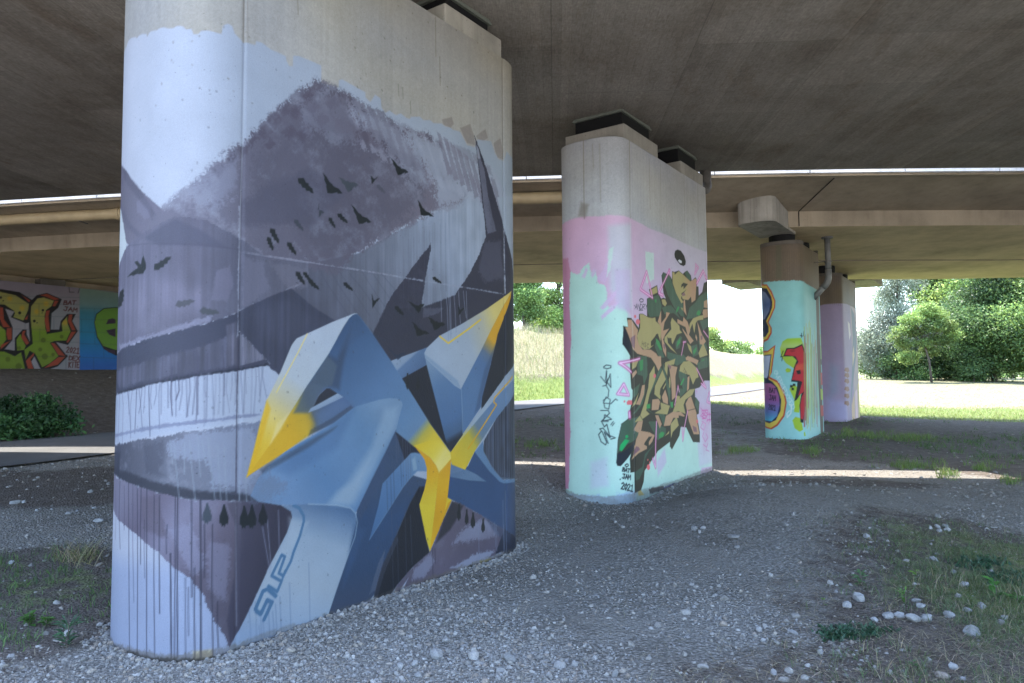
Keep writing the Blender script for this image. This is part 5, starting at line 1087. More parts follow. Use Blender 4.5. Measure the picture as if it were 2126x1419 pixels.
{"k":"s","c":[70,73,83],"w":8,"p":[1675,600,1679,597],"a":0.7},
{"k":"s","c":[70,73,83],"w":5,"p":[1979,93,1984,88],"a":0.7},
{"k":"s","c":[70,73,83],"w":7,"p":[1057,3457,1060,3455],"a":0.7},
{"k":"s","c":[70,73,83],"w":5,"p":[1251,2836,1254,2834],"a":0.7},
{"k":"s","c":[70,73,83],"w":4,"p":[595,1073,598,1066],"a":0.7},
{"k":"s","c":[70,73,83],"w":4,"p":[110,1351,112,1349],"a":0.7},
{"k":"s","c":[70,73,83],"w":5,"p":[-382,3429,-380,3425],"a":0.7},
{"k":"s","c":[70,73,83],"w":5,"p":[-369,598,-367,598],"a":0.7},
{"k":"s","c":[70,73,83],"w":6,"p":[1428,1514,1432,1508],"a":0.7},
{"k":"s","c":[70,73,83],"w":7,"p":[2603,2649,2608,2641],"a":0.7},
{"k":"s","c":[70,73,83],"w":6,"p":[180,2464,182,2458],"a":0.7},
{"k":"s","c":[70,73,83],"w":4,"p":[459,1850,462,1843],"a":0.7},
{"k":"s","c":[70,73,83],"w":4,"p":[-715,1387,-711,1385],"a":0.7},
{"k":"s","c":[70,73,83],"w":4,"p":[894,1576,897,1571],"a":0.7},
{"k":"s","c":[70,73,83],"w":4,"p":[-283,867,-281,864],"a":0.7},
{"k":"s","c":[70,73,83],"w":4,"p":[-218,3474,-216,3473],"a":0.7},
{"k":"s","c":[70,73,83],"w":4,"p":[1036,473,1040,471],"a":0.7},
{"k":"s","c":[70,73,83],"w":5,"p":[696,3487,699,3479],"a":0.7},
{"k":"s","c":[70,73,83],"w":5,"p":[-209,1198,-207,1197],"a":0.7},
{"k":"s","c":[70,73,83],"w":3,"p":[-129,1537,-127,1536],"a":0.7},
{"k":"s","c":[70,73,83],"w":5,"p":[865,622,868,615],"a":0.7},
{"k":"s","c":[70,73,83],"w":4,"p":[-819,2607,-814,2597],"a":0.7},
{"k":"s","c":[70,73,83],"w":3,"p":[179,857,181,852],"a":0.7},
{"k":"s","c":[70,73,83],"w":7,"p":[2200,625,2205,622],"a":0.7},
{"k":"s","c":[70,73,83],"w":9,"p":[2412,4177,2417,4168],"a":0.7},
{"k":"s","c":[70,73,83],"w":4,"p":[1407,1801,1410,1797],"a":0.7},
{"k":"s","c":[70,73,83],"w":5,"p":[1183,1257,1187,1248],"a":0.7},
{"k":"s","c":[70,73,83],"w":3,"p":[-625,2637,-621,2634],"a":0.7},
{"k":"s","c":[70,73,83],"w":5,"p":[1725,773,1729,769],"a":0.7},
{"k":"s","c":[70,73,83],"w":4,"p":[-410,1330,-408,1328],"a":0.7},
{"k":"s","c":[70,73,83],"w":5,"p":[229,559,232,552],"a":0.7},
{"k":"s","c":[70,73,83],"w":6,"p":[1041,2037,1045,2033],"a":0.7},
{"k":"s","c":[70,73,83],"w":4,"p":[-230,1900,-228,1897],"a":0.7},
{"k":"s","c":[70,73,83],"w":4,"p":[-232,482,-230,480],"a":0.7},
{"k":"s","c":[70,73,83],"w":6,"p":[-726,2914,-722,2910],"a":0.7},
{"k":"s","c":[70,73,83],"w":6,"p":[1188,3115,1192,3111],"a":0.7},
{"k":"s","c":[104,100,94],"w":6,"p":[1475,4303,1480,4302],"a":0.8},
{"k":"s","c":[104,100,94],"w":7,"p":[906,3822,911,3818],"a":0.8},
{"k":"s","c":[104,100,94],"w":6,"p":[60,3494,64,3494],"a":0.8},
{"k":"s","c":[104,100,94],"w":7,"p":[1234,3987,1240,3977],"a":0.8},
{"k":"s","c":[104,100,94],"w":9,"p":[2161,4860,2168,4858],"a":0.8},
{"k":"s","c":[104,100,94],"w":4,"p":[207,3476,210,3473],"a":0.8},
{"k":"s","c":[104,100,94],"w":5,"p":[1022,4363,1027,4356],"a":0.8},
{"k":"s","c":[104,100,94],"w":7,"p":[974,3923,979,3915],"a":0.8},
{"k":"s","c":[104,100,94],"w":9,"p":[2235,4275,2242,4270],"a":0.8},
{"k":"s","c":[104,100,94],"w":8,"p":[1326,4261,1331,4255],"a":0.8},
{"k":"s","c":[104,100,94],"w":4,"p":[355,3773,359,3773],"a":0.8},
{"k":"s","c":[104,100,94],"w":3,"p":[217,4140,221,4141],"a":0.8},
{"k":"s","c":[104,100,94],"w":4,"p":[430,3719,434,3714],"a":0.8},
{"k":"s","c":[104,100,94],"w":4,"p":[-465,3691,-461,3686],"a":0.8},
{"k":"s","c":[104,100,94],"w":6,"p":[1369,4372,1375,4366],"a":0.8},
{"k":"s","c":[104,100,94],"w":5,"p":[-455,3808,-452,3799],"a":0.8},
{"k":"s","c":[104,100,94],"w":8,"p":[2731,5084,2739,5083],"a":0.8},
{"k":"s","c":[104,100,94],"w":4,"p":[1328,3949,1333,3947],"a":0.8},
{"k":"s","c":[104,100,94],"w":8,"p":[2475,4873,2482,4864],"a":0.8},
{"k":"s","c":[104,100,94],"w":3,"p":[-74,3532,-70,3529],"a":0.8},
{"k":"s","c":[104,100,94],"w":4,"p":[-329,3802,-326,3802],"a":0.8},
{"k":"s","c":[104,100,94],"w":7,"p":[1780,4775,1786,4771],"a":0.8},
{"k":"s","c":[104,100,94],"w":7,"p":[2005,4173,2012,4173],"a":0.8},
{"k":"s","c":[104,100,94],"w":8,"p":[1583,4766,1589,4765],"a":0.8},
{"k":"s","c":[104,100,94],"w":4,"p":[-142,3931,-139,3925],"a":0.8},
{"k":"s","c":[104,100,94],"w":8,"p":[2033,4287,2040,4286],"a":0.8},
{"k":"s","c":[104,100,94],"w":5,"p":[33,3933,37,3926],"a":0.8},
{"k":"s","c":[104,100,94],"w":10,"p":[2836,5328,2844,5318],"a":0.8},
{"k":"s","c":[104,100,94],"w":6,"p":[450,3783,454,3783],"a":0.8},
{"k":"s","c":[104,100,94],"w":7,"p":[987,3716,992,3707],"a":0.8},
{"k":"s","c":[104,100,94],"w":5,"p":[-543,3554,-538,3544],"a":0.8},
{"k":"s","c":[104,100,94],"w":3,"p":[-326,3654,-323,3647],"a":0.8},
{"k":"s","c":[104,100,94],"w":5,"p":[1414,4757,1420,4757],"a":0.8},
{"k":"s","c":[104,100,94],"w":4,"p":[1060,4055,1066,4046],"a":0.8},
{"k":"s","c":[104,100,94],"w":8,"p":[2643,4841,2651,4838],"a":0.8},
{"k":"s","c":[104,100,94],"w":6,"p":[948,4221,953,4214],"a":0.8},
{"k":"s","c":[104,100,94],"w":6,"p":[-286,3840,-283,3838],"a":0.8},
{"k":"s","c":[104,100,94],"w":4,"p":[-593,3419,-589,3414],"a":0.8},
{"k":"s","c":[104,100,94],"w":4,"p":[12,3956,15,3953],"a":0.8},
{"k":"s","c":[104,100,94],"w":3,"p":[-452,3672,-448,3671],"a":0.8},
{"k":"s","c":[104,100,94],"w":4,"p":[-252,3886,-250,3884],"a":0.8},
{"k":"s","c":[104,100,94],"w":7,"p":[1943,4346,1949,4338],"a":0.8},
{"k":"s","c":[104,100,94],"w":7,"p":[1260,4421,1266,4415],"a":0.8},
{"k":"s","c":[104,100,94],"w":6,"p":[693,3818,698,3810],"a":0.8},
{"k":"s","c":[104,100,94],"w":7,"p":[-110,3603,-107,3599],"a":0.8},
{"k":"s","c":[104,100,94],"w":8,"p":[2303,5083,2310,5082],"a":0.8},
{"k":"s","c":[110,110,105],"w":6,"p":[1878,4859,1883,4505],"a":0.8},
{"k":"s","c":[110,110,105],"w":6,"p":[1934,4524,1940,4265],"a":0.8},
{"k":"s","c":[110,110,105],"w":5,"p":[1419,4096,1424,3997],"a":0.8},
{"k":"s","c":[110,110,105],"w":5,"p":[1469,4085,1475,3993],"a":0.8},
{"k":"s","c":[110,110,105],"w":6,"p":[1561,4001,1567,3896],"a":0.8},
{"k":"s","c":[110,110,105],"w":5,"p":[415,4355,421,4253],"a":0.8},
{"k":"s","c":[111,104,101],"w":5,"p":[-7,4165,-6,3879],"a":0.8},
{"k":"s","c":[118,112,109],"w":4,"p":[18,4176,22,3891],"a":0.7},
{"k":"s","c":[102,100,96],"w":7,"p":[2880,4866,2883,3851],"a":0.7},
{"k":"p","c":[111,108,105],"p":[-1185,0,-589,47,-316,45,-154,32,15,31,552,24,1132,21,1962,37,2874,33,3266,-5,3262,-193,1961,-132,553,-112,18,-99,-313,-79,-1174,-179],"s":52,"n":1.1,"a":0.55},
{"k":"p","c":[58,56,53],"p":[-1182,-37,-588,13,-315,17,-154,1,16,1,552,-15,1133,-22,1962,-8,2873,-7,3265,-52,3261,-239,1961,-172,554,-144,18,-128,-313,-107,-1172,-210],"s":20,"r":13,"a":0.7}],
"2":[{"k":"p","c":0,"p":[-1294,3799,-1119,3801,-930,3824,-730,3831,-429,3800,-418,3813,-280,3807,-141,3808,21,3803,248,3795,646,3775,1133,3782,1922,3768,2446,3764,2978,3781,3128,3753,2978,-662,-1381,-239],"r":7,"g":[-860,3784,1732,3349,[0,190,160,192],[0.3,184,164,196],[0.6,176,166,196],[1,172,172,196]]},
{"k":"p","c":[164,204,200],"p":[-1381,2654,-955,3109,-808,3053,-762,3126,-644,3210,-632,3075,-563,3107,-539,2914,-423,2895,-403,2592,-223,2655,-128,2533,79,1844,208,1396,3128,929,3128,-797,-1381,-349],"s":6,"r":20},
{"k":"p","c":[164,204,200],"p":[-214,3096,-145,2595,245,2235,-163,1841,-296,2278],"s":62,"a":0.55},
{"k":"p","c":[166,190,204],"p":[-386,3666,11,3732,-6,2605,-224,2592,-374,2843],"s":100,"a":0.6},
{"k":"p","c":[176,168,204],"p":[-308,3094,-42,3113,-62,2537,-291,2591],"s":62,"a":0.7},
{"k":"p","c":[186,168,206],"p":[-538,2978,-458,3099,-393,3222,-354,3347,-331,3189,-435,2908],"s":18,"r":13,"a":0.85},
{"k":"p","c":[186,168,206],"p":[-504,2596,-401,2718,-273,2842,-301,2741,-466,2569],"s":18,"r":12,"a":0.85},
{"k":"p","c":[186,168,206],"p":[-493,2501,-353,2616,-263,2679,-316,2578,-481,2444],"s":18,"r":12,"a":0.85},
{"k":"p","c":[186,168,206],"p":[-763,3029,-703,3152,-660,3116,-719,3006],"s":20,"r":13,"a":0.85},
{"k":"p","c":[186,168,206],"p":[-633,3036,-589,3134,-549,3093,-606,2983],"s":18,"r":13,"a":0.85},
{"k":"p","c":[170,206,202],"p":[-378,3348,-315,3397,-358,3094,-409,3001],"s":18,"r":12,"a":0.8},
{"k":"p","c":[170,206,202],"p":[452,3429,726,3442,725,3073,463,2976],"s":20,"r":13,"a":0.8},
{"k":"p","c":[180,130,160],"p":[-1381,3348,-990,3310,-955,3115,-981,2760,-953,2239,-1005,1596,-997,956,-1046,214,-1381,166],"s":14,"r":13},
{"k":"p","c":[150,178,206],"p":[-1263,164,-751,170,-517,200,40,235,29,-36,-1271,-93],"s":26,"r":26,"a":0.8},
{"k":"p","c":[164,208,202],"p":[-554,296,-359,334,-331,182,-543,162],"s":18,"a":0.9},
{"k":"p","c":[178,176,208],"p":[-673,597,-446,669,-427,302,-678,256],"s":88,"a":0.5},
{"k":"p","c":[176,170,206],"p":[2158,1722,3128,1723,3128,298,2316,287,2198,1046],"s":90,"a":0.6},
{"k":"p","c":[178,166,204],"p":[700,520,976,696,1034,488,723,319],"s":68,"a":0.7},
{"k":"p","c":[184,158,200],"p":[2399,264,3006,236,2997,102,2350,164],"s":24,"a":0.8},
{"k":"p","c":[44,46,112],"p":[914,150,1298,164,1515,130,2059,137,2894,165,2888,119,2056,94,1294,88,912,110],"r":21,"a":0.85},
{"k":"p","c":[34,36,44],"p":[398,189,915,177,912,110,457,117],"r":13},
{"k":"p","c":[180,158,204],"p":[213,2850,703,2919,1051,3231,2996,3425,2920,3010,424,2740],"s":154,"a":0.35},
{"k":"p","c":[42,44,38],"p":[-202,2360,-111,2346,-135,2469,-21,2472,191,2354,210,2543,328,2556,463,2529,470,2773,606,2814,543,2907,828,2999,856,2896,957,2818,1043,2840,1129,2833,1047,2905,986,3154,1050,3211,1299,3196,1372,3139,1379,3267,1483,3269,1644,3310,1806,3278,1877,3313,1991,3354,2145,3292,2169,3214,2335,3287,2388,3266,2380,3145,2462,3154,2467,3006,2626,3082,2714,3237,3019,3322,3052,2469,3018,1905,2925,1638,2638,1639,2402,1533,2208,1514,2200,1386,2387,1296,2345,1116,2256,1109,2371,826,2361,667,2070,694,1805,934,1590,956,1530,830,1237,649,1165,699,1169,766,733,668,704,650,582,590,294,446,257,305,172,206,-5,191,-12,462,-117,464,-125,638,-95,719,-273,556,-315,565,-327,598,-302,893,-251,1098,-130,1169,-93,1175,-106,1263,-32,1437,-29,1525,-65,1552,-83,1747,-84,1968,-51,1939,-217,2122,-198,2299]},
{"k":"p","c":[28,32,42],"p":[-193,2343,-59,2215,-32,1949,-217,2122]},
{"k":"p","c":[58,84,70],"p":[998,3155,1050,3206,1298,3191,1418,3032,1543,2933,1779,2820,1822,2615,1686,2626,1427,2729,1182,2908],"v":0.15},
{"k":"p","c":[58,84,70],"p":[487,2770,864,2867,976,2712,897,2560,548,2525,480,2614],"v":0.15},
{"k":"p","c":[58,84,70],"p":[2482,2991,2853,3116,2885,2995,2621,2782,2461,2671,1903,2579,2056,2780,2325,2889],"v":0.15},
{"k":"p","c":[58,84,70],"p":[1890,3304,1991,3348,2130,3290,2140,3211,1997,3211],"v":0.15},
{"k":"p","c":[58,84,70],"p":[975,2692,1301,2759,1529,2676,1657,2583,1397,2646,1068,2601],"v":0.15},
{"k":"p","c":[58,84,70],"p":[717,2251,855,2209,1035,1973,844,1978,710,2108],"v":0.15},
{"k":"p","c":[58,84,70],"p":[1450,2205,1641,2315,1721,2298,1604,2129,1471,2104],"v":0.15},
{"k":"p","c":[58,84,70],"p":[2486,2596,2875,2667,2887,2544,2630,2451],"v":0.15},
{"k":"p","c":[58,84,70],"p":[1138,2064,1545,2026,1761,2041,1922,1962,1484,1863,1134,1975],"v":0.15},
{"k":"p","c":[58,84,70],"p":[2076,2177,2342,2219,2391,2058,2152,2009],"v":0.15},
{"k":"p","c":[58,84,70],"p":[2405,2276,2651,2297,2832,2148,2456,2136],"v":0.15},
{"k":"p","c":[58,84,70],"p":[185,1954,432,1950,450,1849,127,1845],"v":0.15},
{"k":"p","c":[58,84,70],"p":[2478,2006,2859,2026,2846,1882,2439,1876],"v":0.15},
{"k":"p","c":[42,44,38],"p":[1773,2726,1971,2773,1905,2621]},
{"k":"p","c":[42,44,38],"p":[1043,3072,1183,2918,1084,2928]},
{"k":"p","c":[42,44,38],"p":[1176,2788,1300,2749,1149,2746]},
{"k":"p","c":[148,143,98],"p":[1391,3253,1470,3263,1481,3228,1644,3303,1805,3273,1798,3146,1931,3044,1733,2972,1715,2887,1808,2844,1724,2815,1518,2951,1395,3091]},
{"k":"p","c":[148,143,98],"p":[231,2540,328,2551,503,2517,638,2517,742,2534,751,2482,938,2426,946,2359,902,2202,813,2313,577,2188,574,2122,678,2145,527,2083,350,2068,181,2126,134,2242,234,2357,239,2467]},
{"k":"p","c":[148,143,98],"p":[1341,2571,1623,2468,1633,2407,1725,2370,1510,2329,1346,2180,1150,2281,1170,2193,1519,2035,1266,2108,1047,2208,1050,2267,1307,2399,1287,2497]},
{"k":"p","c":[148,143,98],"p":[2492,2684,2679,2709,2642,2629,2396,2601,2304,2552,2234,2386,2156,2532,1973,2352,2040,2524,2190,2620]},
{"k":"p","c":[148,143,98],"p":[565,2895,811,2983,837,2894,607,2828]},
{"k":"p","c":[148,143,98],"p":[969,2809,1104,2821,1163,2767,1098,2717,1002,2743]},
{"k":"p","c":[148,143,98],"p":[2617,2252,2825,2059,2448,2006,2392,2080]},
{"k":"p","c":[148,143,98],"p":[1031,1886,1438,1972,1381,1881,1103,1858]},
{"k":"p","c":[148,143,98],"p":[1910,2223,2076,2177,2126,2051,1988,2121]},
{"k":"p","c":[148,143,98],"p":[1693,2751,1775,2747,1758,2704]},
{"k":"p","c":[148,143,98],"p":[-33,1913,173,1935,86,1845,-16,1843]},
{"k":"p","c":[148,143,98],"p":[1616,1865,1754,1928,2005,1943,2173,1873]},
{"k":"p","c":0,"p":[1805,3273,2110,3197,2334,3271,2384,3255,2352,3088,2312,2921,2147,2863,2124,2957,2006,2893,1783,2883,1718,2939,1931,3044,1798,3146],"g":[1800,3188,2192,3114,[0,148,143,98],[0.5,158,138,102],[1,162,134,110]]},
{"k":"p","c":[162,134,110],"p":[-169,2344,-111,2346,-122,2443,-22,2449,107,2358,169,2325,133,2224,182,2135,307,2067,572,2075,753,2024,866,1941,892,1989,921,1856,744,1853,567,1962,134,2007,12,2057,-92,2214]},
{"k":"p","c":[162,134,110],"p":[949,2651,944,2466,1115,2565,1131,2636,1269,2636,1062,2483,1007,2362,1231,2404,1077,2307,1000,2235,1103,2102,1097,1984,992,2069,929,2261,937,2407,821,2477]},
{"k":"p","c":[162,134,110],"p":[1809,2865,1866,2891,1886,2766,1921,2643,1800,2707]},
{"k":"p","c":[162,134,110],"p":[1549,2565,1762,2538,1794,2613,1957,2551,2063,2420,2002,2353,2197,2267,2050,2208,1755,2403,1730,2443,1945,2340,1868,2461,1546,2504]},
{"k":"p","c":[162,134,110],"p":[2365,2588,2565,2392,2744,2279,2615,2218,2462,2224,2442,2375]},
{"k":"p","c":[162,134,110],"p":[2653,2796,2868,2824,2869,2689,2675,2653,2618,2738]},
{"k":"p","c":[162,134,110],"p":[2694,2933,2870,2982,2869,2836,2687,2832]},
{"k":"p","c":[162,134,110],"p":[1840,1992,1954,2026,2035,1975,2384,1950,2320,1884,2091,1955,1865,1951]},
{"k":"p","c":[162,134,110],"p":[2293,2378,2349,2327,2344,2262,2274,2324]},
{"k":"p","c":[42,44,38],"p":[1741,3108,1825,3144,2007,3143,1819,3043,1822,3096,1725,3060]},
{"k":"p","c":[42,44,38],"p":[623,2190,766,2301,836,2295,713,2165,574,2132]},
{"k":"p","c":[42,44,38],"p":[1161,2262,1300,2268,1320,2169,1219,2185]},
{"k":"p","c":[46,134,74],"p":[1503,2684,1587,2763,1639,2746,1528,2656],"a":0.9},
{"k":"p","c":[46,134,74],"p":[2375,2741,2468,2776,2541,2732,2462,2682,2342,2695],"a":0.9},
{"k":"p","c":[46,134,74],"p":[740,2243,855,2200,968,2078,873,2085,759,2167],"a":0.9},
{"k":"p","c":[46,134,74],"p":[1530,2228,1640,2284,1635,2212,1499,2146],"a":0.9},
{"k":"p","c":[46,134,74],"p":[2158,2105,2309,2175,2305,2110,2183,2042],"a":0.9},
{"k":"p","c":[46,134,74],"p":[731,2787,790,2793,788,2744,741,2750],"a":0.9},
{"k":"p","c":[46,134,74],"p":[216,1936,312,1929,297,1847,148,1845],"a":0.9},
{"k":"p","c":[46,134,74],"p":[2505,1952,2630,1988,2659,1944,2533,1909],"a":0.9},
{"k":"p","c":[112,84,98],"p":[1761,2975,1858,2995,1897,2957,1758,2928],"s":8,"a":0.9},
{"k":"p","c":[112,84,98],"p":[-59,2206,82,2258,54,2067,-25,2109],"s":6,"a":0.9},
{"k":"p","c":[112,84,98],"p":[2501,2356,2594,2372,2590,2305,2512,2291],"s":8,"a":0.9},
{"k":"p","c":[112,84,98],"p":[997,2167,1070,2170,1065,2081,1006,2118],"s":6,"a":0.9},
{"k":"p","c":[58,84,70],"p":[133,1973,434,1980,444,1721,329,1593,369,1519,275,1339,60,1230,-93,1192,-42,1208,190,1342,327,1556,291,1712,123,1730],"v":0.15},
{"k":"p","c":[58,84,70],"p":[-246,1093,57,1168,183,1180,-49,997,142,958,25,878,-157,837,-271,747,-292,834],"v":0.15},
{"k":"p","c":[58,84,70],"p":[705,1044,937,993,1032,969,1028,882,740,817,630,909],"v":0.15},
{"k":"p","c":[58,84,70],"p":[861,1837,955,1810,361,1336,488,1240,620,1189,401,1253,361,1336],"v":0.15},
{"k":"p","c":[58,84,70],"p":[983,1897,1117,1665,1232,1487,1201,1360,1323,1287,1219,1232,1153,1410,978,1800],"v":0.15},
{"k":"p","c":[58,84,70],"p":[1559,1805,1827,1777,1904,1673,1866,1497,1616,1400,1439,1534,1703,1520,1553,1704],"v":0.15},
{"k":"p","c":[58,84,70],"p":[781,1182,970,1174,1028,1123,961,1002,849,1131],"v":0.15},
{"k":"p","c":[58,84,70],"p":[2229,1386,2372,1308,2332,1148,2192,1260],"v":0.15},
{"k":"p","c":[58,84,70],"p":[11,1542,202,1612,111,1469,-14,1419],"v":0.15},
{"k":"p","c":[58,84,70],"p":[437,1095,707,1082,631,927,565,968],"v":0.15},
{"k":"p","c":[58,84,70],"p":[2322,1920,2821,1995,2828,1861,2375,1813],"v":0.15},
{"k":"p","c":[148,143,98],"p":[-33,1907,173,1929,85,1828,-38,1791]},
{"k":"p","c":[148,143,98],"p":[675,1854,700,1665,498,1462,378,1244,486,1194,244,1132,183,1180,318,1338,458,1555,511,1740]},
{"k":"p","c":[148,143,98],"p":[954,1800,1068,1665,894,1550,861,1378,656,1459,684,1571]},
{"k":"p","c":[148,143,98],"p":[1056,1908,1437,1965,1355,1883,1154,1900,1120,1713,1027,1810]},
{"k":"p","c":[148,143,98],"p":[1219,1714,1240,1625,1222,1536,1186,1547,1179,1664]},
{"k":"p","c":[148,143,98],"p":[1754,1931,2005,1946,2317,1834,2368,1694,2248,1673,2125,1578,1992,1726,1826,1746,1584,1785,1615,1857]},
{"k":"p","c":[148,143,98],"p":[1978,1506,2208,1514,2087,1421,1802,1354,1716,1275,1790,1139,1498,1192,1265,1161,1427,1324]},
{"k":"p","c":[148,143,98],"p":[859,1340,1196,1282,1091,1159,644,1197,878,1244]},
{"k":"p","c":[148,143,98],"p":[-47,1314,154,1486,65,1345,-74,1297]},
{"k":"p","c":[148,143,98],"p":[1066,1616,940,1530,976,1520,1064,1587]},
{"k":"p","c":[148,143,98],"p":[1207,1017,1442,1114,1512,981,1276,896,1209,812]},
{"k":"p","c":[148,143,98],"p":[978,857,1152,923,1138,885]},
{"k":"p","c":[148,143,98],"p":[-7,1100,183,1189,275,1113,117,1112]},
{"k":"p","c":[148,143,98],"p":[1433,1424,1590,1410,1560,1350,1402,1325]},
{"k":"p","c":[162,134,110],"p":[523,1983,916,1992,909,1857,811,1780,744,1846,679,1939]},
{"k":"p","c":[162,134,110],"p":[-40,1738,84,1792,113,1756,-23,1676]},
{"k":"p","c":[162,134,110],"p":[64,1337,194,1450,264,1584,351,1593,323,1465,189,1324]},
{"k":"p","c":[162,134,110],"p":[1129,1880,1509,1845,1423,1704,1419,1404,1276,1358,1264,1605,1222,1753,1200,1822]},
{"k":"p","c":[162,134,110],"p":[911,1416,1036,1519,1128,1391,1123,1304,955,1338]},
{"k":"p","c":[162,134,110],"p":[585,1386,792,1394,848,1350,784,1238,555,1242]},
{"k":"p","c":[162,134,110],"p":[-40,996,117,1112,275,1113,206,981,475,946,629,890,557,812,445,774,447,838,561,885,428,894,293,795,378,752,-22,715,45,876,142,958]},
{"k":"p","c":[162,134,110],"p":[1914,1372,2029,1401,2243,1141,2264,1003,2354,795,2106,812,1921,1020,1799,1293]},
{"k":"p","c":[162,134,110],"p":[1906,1694,1991,1715,1951,1517,1865,1477]},
{"k":"p","c":[162,134,110],"p":[1041,1142,1292,1190,1603,1177,1761,1110,1624,1086,1312,1100,1181,999,961,1002]},
{"k":"p","c":[162,134,110],"p":[665,1168,780,1163,891,1034,818,977]},
{"k":"p","c":[162,134,110],"p":[2010,2018,2385,1964,2321,1898,2118,1927,1893,1954]},
{"k":"p","c":[42,44,38],"p":[1521,1131,1706,1102,1898,1104,1805,944,1514,1001]},
{"k":"p","c":[42,44,38],"p":[264,1104,441,1178,687,1158,639,1104,437,1086,564,950,217,990]},
{"k":"p","c":[42,44,38],"p":[339,846,472,882,561,885,445,793,293,795]},
{"k":"p","c":[42,44,38],"p":[869,1541,964,1530,887,1416,842,1455]},
{"k":"p","c":[46,140,76],"p":[-270,833,-211,901,-117,879,-169,838,-253,747,-278,773]},
{"k":"p","c":[46,140,76],"p":[-194,944,-166,955,-142,932,-167,908,-194,922]},
{"k":"p","c":[46,140,76],"p":[-196,981,-179,980,-179,966,-197,967]},
{"k":"p","c":[46,140,76],"p":[-145,979,-124,978,-124,964,-145,965]},
{"k":"p","c":[46,134,74],"p":[790,898,886,930,980,905,930,851,788,842]},
{"k":"p","c":[46,134,74],"p":[194,1920,312,1932,295,1794,209,1775],"a":0.8},
{"k":"p","c":[46,134,74],"p":[393,1326,515,1332,512,1267,391,1271]},
{"k":"p","c":[46,134,74],"p":[1599,1582,1740,1684,1780,1663,1652,1572]},
{"k":"p","c":[46,134,74],"p":[1224,1330,1313,1337,1308,1248,1233,1261]},
{"k":"p","c":[112,84,98],"p":[22,816,107,872,103,783,184,732,-2,721],"s":6,"a":0.9},
{"k":"p","c":[112,84,98],"p":[2058,950,2228,909,2253,834,2109,853],"s":8,"a":0.9},
{"k":"p","c":[112,84,98],"p":[1166,1881,1277,1852,1237,1803,1176,1841],"s":6,"a":0.9},
{"k":"p","c":[112,84,98],"p":[125,817,178,822,165,778,128,781],"s":6,"a":0.9},
{"k":"s","c":[42,44,38],"w":8,"p":[183,1189,275,1113]},
{"k":"s","c":[42,44,38],"w":9,"p":[1903,1186,2189,1202]},
{"k":"s","c":[42,44,38],"w":7,"p":[453,948,450,884]},
{"k":"p","c":[162,134,110],"p":[-41,681,1,794,82,872,126,962,226,973,619,904,639,885,506,789,442,768,445,820,553,882,448,889,279,798,380,764,378,730,114,693,-91,627]},
{"k":"p","c":[112,84,98],"p":[-1,744,40,791,118,777,166,739,-41,681],"s":6},
{"k":"p","c":[52,78,68],"p":[723,808,314,666,225,504,6,460,21,350,129,354,264,466,311,598,439,690]},
{"k":"p","c":[58,84,70],"p":[-251,1090,-130,1160,55,1160,-28,1005,126,962,44,883,-125,862,-304,729,-294,860]},
{"k":"p","c":[22,148,84],"p":[-269,827,-203,899,-125,878,-184,832,-261,745,-283,770]},
{"k":"p","c":[22,148,84],"p":[-192,948,-159,950,-142,925,-177,906,-197,923]},
{"k":"p","c":[26,32,44],"p":[-313,713,-235,735,4,861,-37,764,-273,560,-315,569,-325,606]},
{"k":"p","c":[42,44,38],"p":[321,821,448,881,554,886,424,821,360,774,289,797]},
{"k":"s","c":[176,72,142],"w":44,"p":[482,3150,267,2883,663,2800,482,3150],"s":33,"a":0.75},
{"k":"s","c":[214,186,222],"w":14,"p":[482,3150,267,2883,663,2800,482,3150]},
{"k":"s","c":[176,72,142],"w":47,"p":[1290,3271,877,2888,1021,2873],"s":35,"a":0.75},
{"k":"s","c":[214,186,222],"w":15,"p":[1290,3271,877,2888,1021,2873]},
{"k":"s","c":[176,72,142],"w":30,"p":[1265,3273,1298,3191],"s":35,"a":0.75},
{"k":"s","c":[214,186,222],"w":9,"p":[1265,3273,1298,3191]},
{"k":"s","c":[176,72,142],"w":51,"p":[2389,3195,2696,3436,2850,3320],"s":38,"a":0.75},
{"k":"s","c":[214,186,222],"w":16,"p":[2389,3195,2696,3436,2850,3320]},
{"k":"s","c":[176,72,142],"w":35,"p":[1785,2223,1679,2029],"s":37,"a":0.75},
{"k":"s","c":[214,186,222],"w":11,"p":[1785,2223,1679,2029]},
{"k":"s","c":[176,72,142],"w":35,"p":[1758,2227,1869,2237],"s":37,"a":0.75},
{"k":"s","c":[214,186,222],"w":11,"p":[1758,2227,1869,2237]},
{"k":"s","c":[176,72,142],"w":37,"p":[2646,2446,2868,2352],"s":39,"a":0.75},
{"k":"s","c":[214,186,222],"w":12,"p":[2646,2446,2868,2352]},
{"k":"s","c":[176,72,142],"w":30,"p":[2357,3500,2481,3464,2311,3331,2375,3496],"s":38,"a":0.75},
{"k":"s","c":[214,186,222],"w":9,"p":[2357,3500,2481,3464,2311,3331,2375,3496]},
{"k":"s","c":[176,72,142],"w":50,"p":[205,1943,-260,1878,-57,1760],"s":32,"a":0.75},
{"k":"s","c":[214,186,222],"w":16,"p":[205,1943,-260,1878,-57,1760]},
{"k":"s","c":[176,72,142],"w":41,"p":[-207,1606,-294,1481,-121,1461,-207,1606],"s":31,"a":0.75},
{"k":"s","c":[214,186,222],"w":13,"p":[-207,1606,-294,1481,-121,1461,-207,1606]},
{"k":"s","c":[176,72,142],"w":34,"p":[1519,1563,1374,1286],"s":36,"a":0.75},
{"k":"s","c":[214,186,222],"w":11,"p":[1519,1563,1374,1286]},
{"k":"s","c":[176,72,142],"w":30,"p":[1514,1563,1562,1477],"s":36,"a":0.75},
{"k":"s","c":[214,186,222],"w":10,"p":[1514,1563,1562,1477]},
